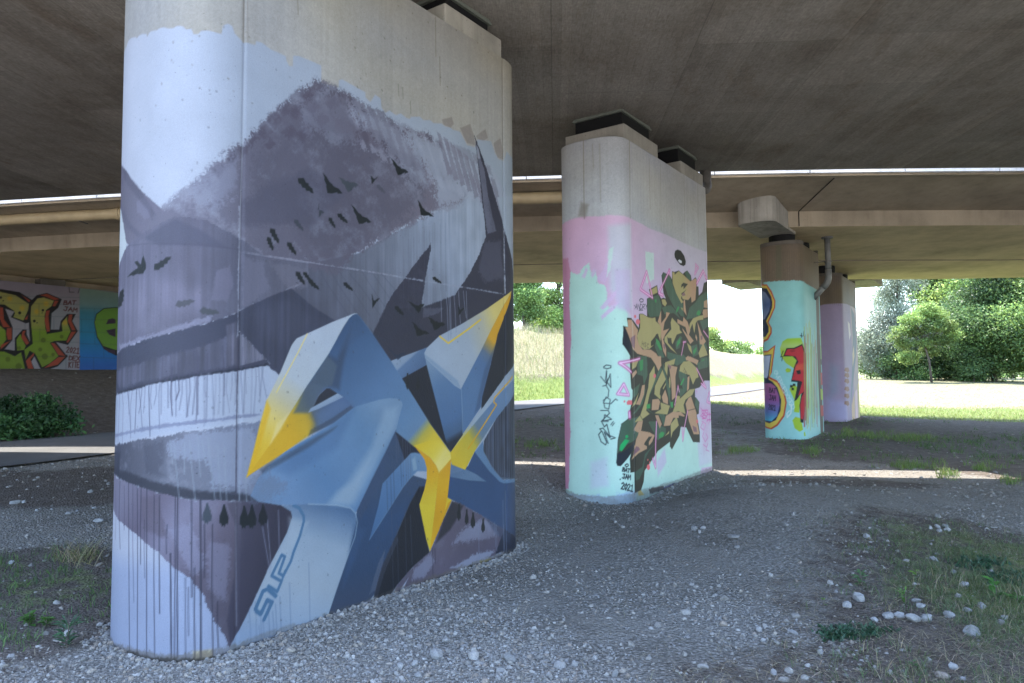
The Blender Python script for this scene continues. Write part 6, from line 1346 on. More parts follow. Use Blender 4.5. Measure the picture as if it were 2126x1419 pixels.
{"k":"s","c":[176,72,142],"w":41,"p":[2302,1833,2693,1524,2482,1597],"s":38,"a":0.75},
{"k":"s","c":[214,186,222],"w":13,"p":[2302,1833,2693,1524,2482,1597]},
{"k":"s","c":[176,72,142],"w":40,"p":[1875,1177,1737,948,1658,750,1643,943],"s":37,"a":0.75},
{"k":"s","c":[214,186,222],"w":13,"p":[1875,1177,1737,948,1658,750,1643,943]},
{"k":"s","c":[176,72,142],"w":38,"p":[2849,1450,2724,1298,2874,1271],"s":40,"a":0.75},
{"k":"s","c":[214,186,222],"w":12,"p":[2849,1450,2724,1298,2874,1271]},
{"k":"s","c":[176,72,142],"w":64,"p":[-114,1237,-108,1175],"s":31,"a":0.75},
{"k":"s","c":[214,186,222],"w":20,"p":[-114,1237,-108,1175]},
{"k":"s","c":[176,72,142],"w":44,"p":[714,1076,666,759,651,452,560,583],"s":34,"a":0.75},
{"k":"s","c":[214,186,222],"w":14,"p":[714,1076,666,759,651,452,560,583]},
{"k":"p","c":[196,100,112],"p":[-137,1395,-53,1393,-46,1336,-157,1339,-168,1370]},
{"k":"p","c":[196,100,112],"p":[-188,1381,-190,1374,-195,1369,-201,1367,-207,1369,-212,1374,-213,1381,-211,1388,-207,1393,-200,1395,-194,1393,-189,1388]},
{"k":"p","c":[196,100,112],"p":[726,1713,719,1698,701,1686,678,1682,656,1686,639,1697,634,1713,641,1728,658,1739,681,1743,704,1739,720,1728]},
{"k":"p","c":[196,100,112],"p":[2317,1000,2309,985,2291,975,2268,973,2245,978,2228,990,2223,1005,2230,1019,2248,1029,2271,1032,2295,1027,2311,1015]},
{"k":"p","c":[196,100,112],"p":[122,2502,117,2491,103,2482,85,2478,68,2480,55,2487,51,2497,56,2509,69,2518,87,2522,105,2520,118,2513]},
{"k":"p","c":[196,100,112],"p":[237,2439,227,2420,202,2405,168,2398,134,2401,110,2413,102,2430,112,2449,137,2464,171,2471,205,2469,229,2457]},
{"k":"p","c":[200,96,104],"p":[467,475,459,456,439,443,413,441,387,449,369,465,363,486,371,505,390,517,416,520,442,512,460,496]},
{"k":"p","c":[200,96,104],"p":[482,534,479,525,472,519,462,517,453,521,446,528,444,538,447,547,454,553,464,555,473,552,480,544]},
{"k":"p","c":[200,96,104],"p":[417,578,415,571,409,567,402,565,395,568,390,573,388,581,390,587,396,592,403,593,410,590,415,585]},
{"k":"p","c":[24,26,24],"p":[1487,3539,1521,3593,1619,3627,1748,3627,1877,3570,1940,3490,1920,3436,1834,3402,1703,3407,1577,3453,1500,3491]},
{"k":"p","c":[190,200,215],"p":[1616,3458,1675,3485,1772,3473,1777,3442,1704,3430]},
{"k":"s","c":[26,34,44],"w":10,"p":[280,2758,228,2731,265,2707,344,2720,358,2749,280,2758]},
{"k":"s","c":[26,34,44],"w":8,"p":[83,2599,134,2670,149,2604]},
{"k":"s","c":[26,34,44],"w":8,"p":[104,2627,143,2630]},
{"k":"s","c":[26,34,44],"w":8,"p":[162,2605,180,2674,228,2610,247,2680]},
{"k":"s","c":[26,34,44],"w":8,"p":[242,2611,260,2681,310,2672,316,2645,290,2618,242,2611]},
{"k":"s","c":[26,34,44],"w":8,"p":[322,2618,341,2688,400,2683,380,2657,331,2649,391,2623]},
{"k":"s","c":[26,34,44],"w":9,"p":[423,2695,448,2663,493,2701]},
{"k":"s","c":[26,34,44],"w":9,"p":[448,2663,432,2626]},
{"k":"s","c":[26,34,44],"w":9,"p":[209,2592,339,2604]},
{"k":"s","c":[26,34,44],"w":9,"p":[61,2646,78,2638]},
{"k":"s","c":[60,58,48],"w":7,"p":[283,2121,295,2178]},
{"k":"s","c":[60,58,48],"w":7,"p":[335,2113,346,2171]},
{"k":"s","c":[60,58,48],"w":7,"p":[289,2149,340,2142]},
{"k":"s","c":[60,58,48],"w":7,"p":[423,2155,393,2165,369,2153,412,2123,392,2105,362,2116]},
{"k":"s","c":[60,58,48],"w":7,"p":[502,2144,472,2154,445,2128,460,2096,493,2097]},
{"k":"s","c":[60,58,48],"w":7,"p":[1765,1837,1813,1807]},
{"k":"s","c":[60,58,48],"w":7,"p":[1789,1822,1743,1786]},
{"k":"s","c":[60,58,48],"w":7,"p":[1875,1767,1827,1797,1781,1762]},
{"k":"s","c":[60,58,48],"w":7,"p":[1806,1781,1840,1760]},
{"k":"s","c":[60,58,48],"w":7,"p":[1843,1722,1889,1757]},
{"k":"s","c":[60,58,48],"w":7,"p":[1938,1726,1864,1738,1891,1691]},
{"k":"s","c":[26,34,44],"w":10,"p":[-468,1832,-437,1853,-376,1844,-376,1818,-429,1805,-468,1819,-468,1832]},
{"k":"s","c":[26,34,44],"w":9,"p":[-433,1783,-449,1661,-380,1564,-386,1739,-441,1591,-429,1774]},
{"k":"s","c":[26,34,44],"w":9,"p":[-413,1678,-440,1617,-511,1705]},
{"k":"s","c":[26,34,44],"w":9,"p":[-486,1582,-441,1591,-407,1529,-417,1442,-480,1399,-463,1303,-411,1285,-391,1407,-443,1442,-480,1364,-384,1355,-322,1416,-300,1398]},
{"k":"s","c":[26,34,44],"w":10,"p":[-518,1267,-420,1268,-403,1233,-511,1128,-378,1155,-465,1215,-484,1128,-422,1129]},
{"k":"s","c":[26,34,44],"w":8,"p":[-388,1086,-357,1125]},
{"k":"s","c":[26,34,44],"w":8,"p":[-371,1073,-344,1107]},
{"k":"s","c":[26,34,44],"w":11,"p":[-506,1123,-473,1057,-439,1091,-400,918,-474,991,-442,893,-426,848]},
{"k":"s","c":[26,34,44],"w":11,"p":[-517,999,-552,956,-519,866,-460,827,-447,860,-500,991,-534,1031,-490,1041,-416,951,-334,918,-392,902]},
{"k":"s","c":[26,34,44],"w":14,"p":[-184,581,-210,566,-190,546,-155,554,-157,575,-184,581]},
{"k":"s","c":[26,34,44],"w":14,"p":[-248,494,-238,540,-217,532,-218,518,-243,519,-216,507,-221,490,-248,494]},
{"k":"s","c":[26,34,44],"w":14,"p":[-213,485,-185,526,-179,476]},
{"k":"s","c":[26,34,44],"w":14,"p":[-202,501,-182,496]},
{"k":"s","c":[26,34,44],"w":14,"p":[-163,520,-122,510]},
{"k":"s","c":[26,34,44],"w":14,"p":[-143,515,-156,470]},
{"k":"s","c":[26,34,44],"w":14,"p":[-240,458,-210,452]},
{"k":"s","c":[26,34,44],"w":14,"p":[-221,454,-226,404,-237,398,-251,412]},
{"k":"s","c":[26,34,44],"w":14,"p":[-210,392,-185,447,-170,385]},
{"k":"s","c":[26,34,44],"w":14,"p":[-201,414,-176,410]},
{"k":"s","c":[26,34,44],"w":14,"p":[-164,384,-154,441,-139,403,-114,434,-116,374]},
{"k":"s","c":[26,34,44],"w":16,"p":[-257,335,-240,347,-225,326,-268,270,-232,264]},
{"k":"s","c":[26,34,44],"w":16,"p":[-208,253,-218,299,-192,334,-182,289,-208,253]},
{"k":"s","c":[26,34,44],"w":16,"p":[-168,310,-146,321,-125,299,-181,246,-135,238]},
{"k":"s","c":[26,34,44],"w":16,"p":[-101,293,-76,303,-99,224]},
{"k":"s","c":[26,34,44],"w":16,"p":[-123,230,-72,217]},
{"k":"s","c":[26,34,44],"w":12,"p":[-283,391,-275,391]},
{"k":"s","c":[178,92,160],"w":19,"p":[2483,1164,2746,1161,2737,1118,2657,1116,2627,1162,2605,1107,2501,1112,2483,1164]},
{"k":"s","c":[178,92,160],"w":19,"p":[2651,1033,2674,1069,2567,1090,2492,1067,2572,1038,2651,1033,2495,1031]},
{"k":"s","c":[178,92,160],"w":19,"p":[2915,1085,2716,1090,2698,1065]},
{"k":"s","c":[178,92,160],"w":19,"p":[2831,1113,2832,1055]},
{"k":"s","c":[178,92,160],"w":19,"p":[2920,997,2718,1003,2699,978]},
{"k":"s","c":[178,92,160],"w":19,"p":[2833,1026,2834,967]},
{"k":"s","c":[178,92,160],"w":12,"p":[2426,1209,2574,1139,2418,1081,2628,1028],"s":8},
{"k":"s","c":[178,92,160],"w":12,"p":[2472,992,2653,939,2554,847,2406,899,2533,989]},
{"k":"s","c":[214,186,222],"w":8,"p":[2487,981,2637,935,2555,858]},
{"k":"s","c":[178,92,160],"w":12,"p":[2552,815,2487,755,2603,660,2732,716,2643,787]},
{"k":"s","c":[178,92,160],"w":13,"p":[2792,1130,2691,1047,2778,933]},
{"k":"s","c":[178,92,160],"w":11,"p":[2508,624,2659,569,2726,629,2625,528,2779,493]},
{"k":"s","c":[178,92,160],"w":9,"p":[2250,1481,2294,1470,2277,1438]},
{"k":"p","c":[184,120,176],"p":[2397,1232,2867,1194,2828,709,2530,493,2462,842],"s":230,"a":0.3},
{"k":"s","c":[196,206,214],"w":8,"p":[-1,3795,4,2862,20,1843,13,962],"a":0.6},
{"k":"s","c":[60,70,84],"w":14,"p":[4,1088,-19,175],"a":0.9},
{"k":"s","c":[84,100,104],"w":7,"p":[574,1119,583,1106],"a":0.6},
{"k":"s","c":[84,100,104],"w":7,"p":[1355,324,1365,309],"a":0.6},
{"k":"s","c":[84,100,104],"w":7,"p":[1085,428,1095,413],"a":0.6},
{"k":"s","c":[84,100,104],"w":6,"p":[-936,2100,-931,2087],"a":0.6},
{"k":"s","c":[84,100,104],"w":8,"p":[2224,1417,2236,1402],"a":0.6},
{"k":"s","c":[84,100,104],"w":8,"p":[2116,3606,2127,3592],"a":0.6},
{"k":"s","c":[84,100,104],"w":6,"p":[-6,2840,2,2828],"a":0.6},
{"k":"s","c":[84,100,104],"w":6,"p":[256,1718,265,1705],"a":0.6},
{"k":"s","c":[84,100,104],"w":6,"p":[-961,2972,-956,2959],"a":0.6},
{"k":"s","c":[84,100,104],"w":6,"p":[-458,578,-455,566],"a":0.6},
{"k":"s","c":[84,100,104],"w":7,"p":[1368,3318,1378,3305],"a":0.6},
{"k":"s","c":[84,100,104],"w":7,"p":[1537,3422,1547,3409],"a":0.6},
{"k":"s","c":[84,100,104],"w":7,"p":[654,3347,664,3335],"a":0.6},
{"k":"s","c":[84,100,104],"w":6,"p":[-1041,695,-1034,682],"a":0.6},
{"k":"s","c":[84,100,104],"w":6,"p":[-547,2938,-544,2925],"a":0.6},
{"k":"s","c":[84,100,104],"w":8,"p":[2395,497,2407,481],"a":0.6},
{"k":"s","c":[84,100,104],"w":6,"p":[-444,429,-440,417],"a":0.6},
{"k":"s","c":[84,100,104],"w":6,"p":[221,1357,230,1344],"a":0.6},
{"k":"s","c":[84,100,104],"w":6,"p":[-596,490,-592,478],"a":0.6},
{"k":"s","c":[84,100,104],"w":7,"p":[843,293,853,278],"a":0.6},
{"k":"s","c":[84,100,104],"w":7,"p":[2028,2835,2039,2821],"a":0.6},
{"k":"s","c":[84,100,104],"w":6,"p":[-275,3096,-271,3084],"a":0.6},
{"k":"s","c":[84,100,104],"w":6,"p":[-663,3467,-659,3454],"a":0.6},
{"k":"s","c":[84,100,104],"w":6,"p":[-404,1621,-400,1609],"a":0.6},
{"k":"s","c":[84,100,104],"w":6,"p":[-1021,1364,-1014,1352],"a":0.6},
{"k":"s","c":[84,100,104],"w":6,"p":[-324,2607,-321,2594],"a":0.6},
{"k":"s","c":[84,100,104],"w":7,"p":[1574,2084,1584,2070],"a":0.6},
{"k":"s","c":[84,100,104],"w":6,"p":[-372,2030,-369,2017],"a":0.6},
{"k":"s","c":[84,100,104],"w":7,"p":[1082,3672,1092,3660],"a":0.6},
{"k":"s","c":[84,100,104],"w":8,"p":[2584,4059,2596,4045],"a":0.6},
{"k":"s","c":[84,100,104],"w":7,"p":[1148,708,1158,694],"a":0.6},
{"k":"s","c":[84,100,104],"w":6,"p":[-986,986,-980,974],"a":0.6},
{"k":"s","c":[84,100,104],"w":6,"p":[-290,1702,-286,1690],"a":0.6},
{"k":"s","c":[84,100,104],"w":6,"p":[-960,3572,-955,3558],"a":0.6},
{"k":"s","c":[84,100,104],"w":6,"p":[-643,439,-639,427],"a":0.6},
{"k":"s","c":[84,100,104],"w":6,"p":[-602,1109,-598,1096],"a":0.6},
{"k":"s","c":[84,100,104],"w":7,"p":[2072,248,2083,233],"a":0.6},
{"k":"s","c":[84,100,104],"w":6,"p":[-316,2455,-312,2443],"a":0.6},
{"k":"s","c":[84,100,104],"w":6,"p":[146,1024,155,1011],"a":0.6},
{"k":"s","c":[84,100,104],"w":6,"p":[-777,1129,-773,1116],"a":0.6},
{"k":"s","c":[112,108,102],"w":13,"p":[-711,4871,-714,3797],"s":6,"a":0.7},
{"k":"s","c":[112,108,102],"w":6,"p":[-477,4763,-476,3991],"s":6,"a":0.7},
{"k":"s","c":[112,108,102],"w":6,"p":[-577,4779,-568,4454],"s":6,"a":0.7},
{"k":"s","c":[112,108,102],"w":10,"p":[641,4774,640,4051],"s":7,"a":0.7},
{"k":"s","c":[112,108,102],"w":7,"p":[1031,4839,1014,3808],"s":7,"a":0.7},
{"k":"s","c":[112,108,102],"w":7,"p":[1945,4881,1919,3775],"s":7,"a":0.7},
{"k":"s","c":[112,108,102],"w":8,"p":[2531,4927,2500,3788],"s":8,"a":0.7},
{"k":"s","c":[112,108,102],"w":10,"p":[14,4888,-1,3795],"s":6,"a":0.7},
{"k":"p","c":[112,110,106],"p":[-762,4031,-646,3981,-692,3813,-810,3844],"s":64,"a":0.6},
{"k":"p","c":[196,170,70],"p":[68,194,157,208,273,129,95,141],"a":0.8},
{"k":"p","c":[96,94,92],"p":[-1381,217,-871,171,-517,164,10,202,1300,198,3128,235,3128,-94,1284,-90,0,-32,-1381,-28],"s":54,"n":1.1,"a":0.5}],
"4":[{"k":"p","c":0,"p":[-1072,3893,-961,3893,-744,3891,-479,3883,-336,3891,-217,3872,271,3836,1418,3810,1593,3787,1728,3710,1728,-4504,-1414,-4190],"r":22,"g":[-965,3759,1451,3580,[0,134,188,192],[0.5,136,190,194],[1,112,162,170]]},
{"k":"p","c":[150,200,205],"p":[-1084,871,1728,745,1728,153,-1117,249],"s":334,"a":0.6},
{"k":"p","c":[176,70,52],"p":[-1175,3866,-969,3838,-856,3669,-779,3444,-789,3289,-873,3108,-955,2958,-882,2828,-885,2703,-983,2553,-1345,2441]},
{"k":"p","c":[206,180,80],"p":[-1179,3841,-977,3808,-880,3640,-803,3439,-814,3291,-895,3125,-984,2966,-911,2830,-915,2721,-1013,2586,-1340,2505]},
{"k":"p","c":[38,46,70],"p":[-1186,3787,-972,3744,-869,3545,-848,3418,-858,3294,-921,3143,-1022,2994,-958,2864,-962,2739,-1053,2635,-1331,2632]},
{"k":"p","c":[86,106,150],"p":[-1192,3740,-1013,3654,-904,3486,-895,3360,-936,3207,-1059,3044,-1304,3013],"g":[-1012,3686,-996,3055,[0,120,130,160],[0.5,70,90,136],[1,130,140,170]]},
{"k":"p","c":[176,70,52],"p":[-1354,2314,-1003,2304,-808,2433,-913,1804,-968,1711,-777,1617,-636,1371,-596,1128,-652,822,-807,605,-955,513,-1178,540,-1414,583]},
{"k":"p","c":[206,180,80],"p":[-1356,2276,-993,2278,-841,2384,-945,1773,-999,1681,-797,1580,-666,1356,-626,1127,-681,840,-831,635,-972,543,-1414,614]},
{"k":"p","c":[38,46,70],"p":[-1363,2188,-903,2225,-1000,1650,-903,1599,-788,1463,-712,1188,-737,943,-847,726,-1005,652,-1414,708]},
{"k":"p","c":[170,180,205],"p":[-1363,2188,-924,2201,-1012,1743,-1048,1681,-1396,1714],"s":22},
{"k":"p","c":0,"p":[-1408,1556,-938,1562,-842,1494,-763,1279,-751,1065,-816,819,-949,698,-1414,714],"g":[-939,1525,-931,723,[0,150,88,130],[0.4,140,80,140],[0.75,96,110,170],[1,80,160,190]]},
{"k":"s","c":[30,32,44],"w":13,"p":[-995,1355,-984,1460,-949,1451,-950,1419,-989,1413,-945,1397,-951,1355,-995,1355]},
{"k":"s","c":[30,32,44],"w":13,"p":[-935,1348,-902,1450,-889,1342]},
{"k":"s","c":[30,32,44],"w":13,"p":[-922,1389,-894,1385]},
{"k":"s","c":[30,32,44],"w":13,"p":[-870,1446,-827,1439]},
{"k":"s","c":[30,32,44],"w":13,"p":[-848,1442,-858,1338]},
{"k":"s","c":[30,32,44],"w":13,"p":[-979,1295,-940,1290]},
{"k":"s","c":[30,32,44],"w":13,"p":[-954,1292,-963,1197,-980,1182,-999,1206]},
{"k":"s","c":[30,32,44],"w":13,"p":[-941,1178,-907,1286,-894,1172]},
{"k":"s","c":[30,32,44],"w":13,"p":[-927,1221,-899,1218]},
{"k":"s","c":[30,32,44],"w":13,"p":[-885,1171,-871,1282,-859,1213,-836,1277,-841,1166]},
{"k":"s","c":[30,32,44],"w":13,"p":[-1015,1061,-996,1083,-978,1056,-1025,967,-982,968]},
{"k":"s","c":[30,32,44],"w":13,"p":[-955,958,-967,1019,-944,1076,-933,1015,-955,958]},
{"k":"s","c":[30,32,44],"w":13,"p":[-920,1048,-904,1070,-888,1044,-929,955,-892,955]},
{"k":"s","c":[30,32,44],"w":13,"p":[-870,1041,-856,1062,-866,945]},
{"k":"s","c":[30,32,44],"w":13,"p":[-882,948,-851,943]},
{"k":"p","c":[150,180,52],"p":[-708,2355,-647,2507,-543,2570,-247,2577,-165,2407,-141,2285,-227,2161,-420,1888,-588,2013,-687,2169],"g":[-458,2561,-466,2286,[0,146,184,50],[0.6,160,186,110],[1,150,180,60]]},
{"k":"p","c":[150,180,52],"p":[-607,1861,-562,1906,-483,1874,-502,1813,-580,1805]},
{"k":"p","c":[150,180,52],"p":[-533,1432,-430,1554,-289,1370,-340,902,-449,917,-435,1189]},
{"k":"p","c":[150,180,52],"p":[-488,734,-423,811,-323,781,-281,644,-266,523,-347,479,-445,554]},
{"k":"p","c":[150,180,52],"p":[-248,463,-218,477,-198,386,-240,378]},
{"k":"p","c":[30,30,36],"p":[-642,2168,-567,2350,-407,2358,-216,2442,-107,2224,-128,1917,-118,1490,-184,1066,-254,674,-317,690,-329,1068,-270,1370,-384,1189,-436,1159,-377,1432,-358,1583,-491,1600,-420,1919,-358,2070,-441,2163]},
{"k":"p","c":[172,42,52],"p":[-612,2198,-550,2325,-393,2333,-225,2406,-160,2223,-176,1917,-141,1521,-212,1370,-352,1280,-249,1583,-281,1607,-473,1639,-391,1918,-323,2040,-384,2162]},
{"k":"p","c":[172,42,52],"p":[-274,1249,-166,1430,-162,1126,-258,750,-309,765,-311,1068]},
{"k":"p","c":[196,84,60],"p":[-384,1979,-156,2009,-164,1856,-408,1827],"s":86,"a":0.8},
{"k":"p","c":[34,30,34],"p":[-379,1842,-289,1857,-276,1771,-352,1760]},
{"k":"s","c":[30,30,36],"w":13,"p":[-639,2291,-696,2154,-657,2168,-675,2071]},
{"k":"s","c":[90,20,30],"w":11,"p":[-494,2287,-408,2315]},
{"k":"s","c":[90,20,30],"w":11,"p":[-466,2268,-395,2285]},
{"k":"p","c":[34,40,34],"p":[-487,1460,-436,1459,-437,1405,-488,1405]},
{"k":"p","c":[34,40,34],"p":[-456,1551,-405,1550,-406,1496,-457,1496]},
{"k":"p","c":[34,40,34],"p":[-513,1521,-462,1520,-464,1466,-515,1466]},
{"k":"s","c":[190,214,220],"w":14,"p":[-851,1778,-835,1849,-781,1839,-797,1768,-851,1778]},
{"k":"s","c":[190,214,220],"w":14,"p":[-764,1800,-814,1699,-727,1720]},
{"k":"s","c":[190,214,220],"w":14,"p":[-692,1641,-728,1721,-796,1660,-759,1580]},
{"k":"s","c":[190,214,220],"w":14,"p":[-762,1691,-736,1635]},
{"k":"s","c":[190,214,220],"w":14,"p":[-760,1582,-692,1643,-670,1562,-700,1556,-729,1609,-723,1502]},
{"k":"s","c":[190,214,220],"w":14,"p":[-628,1479,-643,1533,-690,1534,-709,1471,-674,1436,-654,1454,-669,1486]},
{"k":"s","c":[190,214,220],"w":14,"p":[-586,1407,-622,1486,-688,1425,-652,1346]},
{"k":"s","c":[190,214,220],"w":14,"p":[-655,1456,-630,1400]},
{"k":"s","c":[190,214,220],"w":14,"p":[-653,1347,-587,1408,-572,1333,-591,1293,-625,1295,-653,1347]},
{"k":"s","c":[190,214,220],"w":14,"p":[-600,1230,-585,1300,-535,1291,-550,1221,-600,1230]},
{"k":"s","c":[190,214,220],"w":14,"p":[-490,1168,-505,1222,-535,1238,-529,1143,-562,1145,-577,1198]},
{"k":"s","c":[190,214,220],"w":14,"p":[-450,1097,-484,1176,-549,1115,-514,1036]},
{"k":"s","c":[190,214,220],"w":14,"p":[-517,1146,-492,1090]},
{"k":"s","c":[190,214,220],"w":14,"p":[-515,1038,-451,1099,-436,1024,-455,984,-487,986,-515,1038]},
{"k":"s","c":[200,216,222],"w":24,"p":[-540,1083,-495,1068,-517,886,-595,793,-598,884,-544,946]},
{"k":"s","c":[30,40,50],"w":17,"p":[-225,2681,-229,2589]},
{"k":"s","c":[30,40,50],"w":17,"p":[-259,2632,-196,2620]},
{"k":"s","c":[30,40,50],"w":15,"p":[-148,2729,-164,2621]},
{"k":"s","c":[150,70,76],"w":44,"p":[-174,2231,-183,1673,-223,601],"s":11,"a":0.75},
{"k":"s","c":[150,170,90],"w":36,"p":[-125,2824,-177,1673,-175,1014],"s":11,"a":0.75},
{"k":"s","c":[158,90,84],"w":37,"p":[-120,2610,-149,1673,-183,741],"s":11,"a":0.75},
{"k":"s","c":[150,70,76],"w":39,"p":[-130,2181,-148,1673,-181,1057],"s":11,"a":0.75},
{"k":"s","c":[96,100,70],"w":25,"p":[-73,2653,-114,1673,-162,641],"s":11,"a":0.75},
{"k":"s","c":[158,90,84],"w":44,"p":[-63,2456,-118,1673,-135,792],"s":11,"a":0.75},
{"k":"s","c":[170,160,110],"w":40,"p":[27,2907,-105,1673,-138,556],"s":11,"a":0.75},
{"k":"s","c":[150,170,90],"w":32,"p":[3,2443,-96,1673,-108,1025],"s":11,"a":0.75},
{"k":"s","c":[150,170,90],"w":45,"p":[74,2675,-57,1673,-54,598],"s":11,"a":0.75},
{"k":"s","c":[150,170,90],"w":47,"p":[134,2817,-60,1673,-83,675],"s":11,"a":0.75},
{"k":"s","c":[150,70,76],"w":39,"p":[152,2659,66,1673,-30,1013],"s":11,"a":0.75},
{"k":"s","c":[158,90,84],"w":34,"p":[196,2692,125,1673,-54,675],"s":11,"a":0.75},
{"k":"s","c":[150,170,90],"w":44,"p":[271,2941,65,1673,64,812],"s":11,"a":0.75},
{"k":"s","c":[150,170,90],"w":43,"p":[214,2244,137,1673,80,840],"s":11,"a":0.75},
{"k":"s","c":[150,170,90],"w":46,"p":[359,2992,252,1673,107,506],"s":11,"a":0.75},
{"k":"s","c":[150,170,90],"w":34,"p":[378,2833,277,1673,224,997],"s":11,"a":0.75},
{"k":"s","c":[150,170,90],"w":31,"p":[419,2834,306,1673,199,889],"s":11,"a":0.75},
{"k":"s","c":[150,170,90],"w":30,"p":[475,2943,328,1673,183,850],"s":11,"a":0.75},
{"k":"s","c":[96,100,70],"w":48,"p":[450,2469,348,1673,274,569],"s":11,"a":0.75},
{"k":"s","c":[150,170,90],"w":32,"p":[499,2523,355,1673,332,644],"s":11,"a":0.75},
{"k":"s","c":[150,170,90],"w":48,"p":[528,2439,391,1673,416,552],"s":11,"a":0.75},
{"k":"s","c":[96,100,70],"w":26,"p":[604,2678,420,1673,435,903],"s":11,"a":0.75},
{"k":"s","c":[170,160,110],"w":31,"p":[616,2469,561,1673,487,879],"s":11,"a":0.75},
{"k":"s","c":[150,170,90],"w":49,"p":[633,2298,505,1673,480,677],"s":11,"a":0.75},
{"k":"s","c":[96,100,70],"w":32,"p":[689,2391,658,1672,527,1034],"s":11,"a":0.75},
{"k":"s","c":[158,90,84],"w":31,"p":[747,2504,578,1673,540,743],"s":11,"a":0.75},
{"k":"s","c":[150,170,90],"w":29,"p":[855,2953,676,1672,573,627],"s":11,"a":0.75},
{"k":"s","c":[96,100,70],"w":29,"p":[819,2412,660,1672,548,529],"s":11,"a":0.75},
{"k":"s","c":[170,160,110],"w":26,"p":[916,2786,782,1672,669,1001],"s":11,"a":0.75},
{"k":"s","c":[158,90,84],"w":50,"p":[927,2562,751,1672,735,617],"s":11,"a":0.75},
{"k":"s","c":[170,160,110],"w":28,"p":[955,2457,921,1672,797,986],"s":11,"a":0.75},
{"k":"s","c":[150,70,76],"w":47,"p":[967,2243,885,1672,851,538],"s":11,"a":0.75},
{"k":"s","c":[96,100,70],"w":42,"p":[1083,2737,923,1672,828,992],"s":12,"a":0.75},
{"k":"s","c":[150,170,90],"w":51,"p":[1098,2539,1039,1672,967,805],"s":12,"a":0.75},
{"k":"p","c":[64,52,48],"p":[1103,3664,1426,3645,1398,2662,1468,341,1134,330,1061,1996],"a":0.95},
{"k":"p","c":[150,180,52],"p":[1471,2732,1728,2736,1728,2469,1493,2467],"s":24,"a":0.8},
{"k":"p","c":[120,150,60],"p":[1429,2465,1728,2469,1728,2136,1439,2134],"s":24,"a":0.8},
{"k":"p","c":[172,42,52],"p":[1328,1803,1728,1804,1728,1506,1343,1508],"s":24,"a":0.8},
{"k":"p","c":[150,180,52],"p":[1269,1411,1704,1406,1715,1142,1289,1149],"s":24,"a":0.8},
{"k":"p","c":[172,42,52],"p":[1210,1021,1671,1010,1682,746,1230,761],"s":24,"a":0.8},
{"k":"p","c":[40,40,40],"p":[1378,2133,1728,2136,1728,2003,1419,2002],"s":24,"a":0.8},
{"k":"s","c":[84,72,62],"w":17,"p":[-986,4615,-1002,3962],"s":11,"a":0.4},
{"k":"s","c":[84,72,62],"w":15,"p":[-928,4606,-943,3955],"s":11,"a":0.4},
{"k":"s","c":[84,72,62],"w":14,"p":[-875,4599,-888,3948],"s":11,"a":0.4},
{"k":"s","c":[84,72,62],"w":18,"p":[-823,4592,-837,3943],"s":11,"a":0.4},
{"k":"s","c":[84,72,62],"w":10,"p":[-773,4585,-786,3938],"s":11,"a":0.4},
{"k":"s","c":[84,72,62],"w":17,"p":[-724,4580,-737,3933],"s":11,"a":0.4},
{"k":"s","c":[84,72,62],"w":9,"p":[-676,4574,-689,3929],"s":11,"a":0.4},
{"k":"s","c":[84,72,62],"w":15,"p":[-627,4569,-641,3924],"s":11,"a":0.4},
{"k":"s","c":[84,72,62],"w":14,"p":[-580,4563,-593,3920],"s":11,"a":0.4},
{"k":"s","c":[84,72,62],"w":11,"p":[-533,4559,-546,3916],"s":11,"a":0.4},
{"k":"s","c":[84,72,62],"w":16,"p":[-486,4554,-499,3913],"s":11,"a":0.4},
{"k":"s","c":[84,72,62],"w":14,"p":[-440,4551,-453,3910],"s":11,"a":0.4},
{"k":"s","c":[84,72,62],"w":15,"p":[-393,4548,-406,3907],"s":11,"a":0.4},
{"k":"s","c":[84,72,62],"w":19,"p":[-346,4546,-360,3906],"s":11,"a":0.4},
{"k":"s","c":[84,72,62],"w":11,"p":[-296,4546,-311,3905],"s":11,"a":0.4},
{"k":"s","c":[84,72,62],"w":9,"p":[-242,4547,-259,3905],"s":11,"a":0.4},
{"k":"s","c":[84,72,62],"w":12,"p":[-177,4551,-199,3889],"s":11,"a":0.4},
{"k":"s","c":[84,72,62],"w":16,"p":[-78,4562,-117,3870],"s":11,"a":0.4},
{"k":"s","c":[84,72,62],"w":11,"p":[122,4591,47,3862],"s":11,"a":0.4},
{"k":"s","c":[84,72,62],"w":11,"p":[343,4624,262,3860],"s":11,"a":0.4},
{"k":"s","c":[84,72,62],"w":19,"p":[568,4657,482,3859],"s":11,"a":0.4},
{"k":"s","c":[84,72,62],"w":17,"p":[799,4692,706,3857],"s":11,"a":0.4},
{"k":"s","c":[84,72,62],"w":14,"p":[1035,4727,936,3855],"s":12,"a":0.4},
{"k":"s","c":[84,72,62],"w":20,"p":[1277,4762,1170,3853],"s":12,"a":0.4},
{"k":"s","c":[84,72,62],"w":13,"p":[1580,4805,1410,3851],"s":12,"a":0.4},
{"k":"s","c":[84,72,62],"w":17,"p":[1715,4804,1650,3840],"s":12,"a":0.4},
{"k":"p","c":[88,92,74],"p":[-734,4722,-613,4708,-622,3936,-749,3948],"s":66,"a":0.5}],
"5":[{"k":"p","c":0,"p":[-800,3798,-665,3824,-218,3837,461,3873,1465,3873,2277,3829,2277,3710,2074,-6278,-1146,-5771],"g":[-656,3591,2277,3751,[0,142,126,150],[0.55,136,124,152],[0.6,158,142,148],[1,160,144,144]]},
{"k":"p","c":[120,140,160],"p":[-556,2066,-378,1985,-401,1282,-622,1086],"s":334,"a":0.5},
{"k":"p","c":[150,150,190],"p":[-677,1086,-18,963,85,409,-695,498],"s":280,"a":0.6},
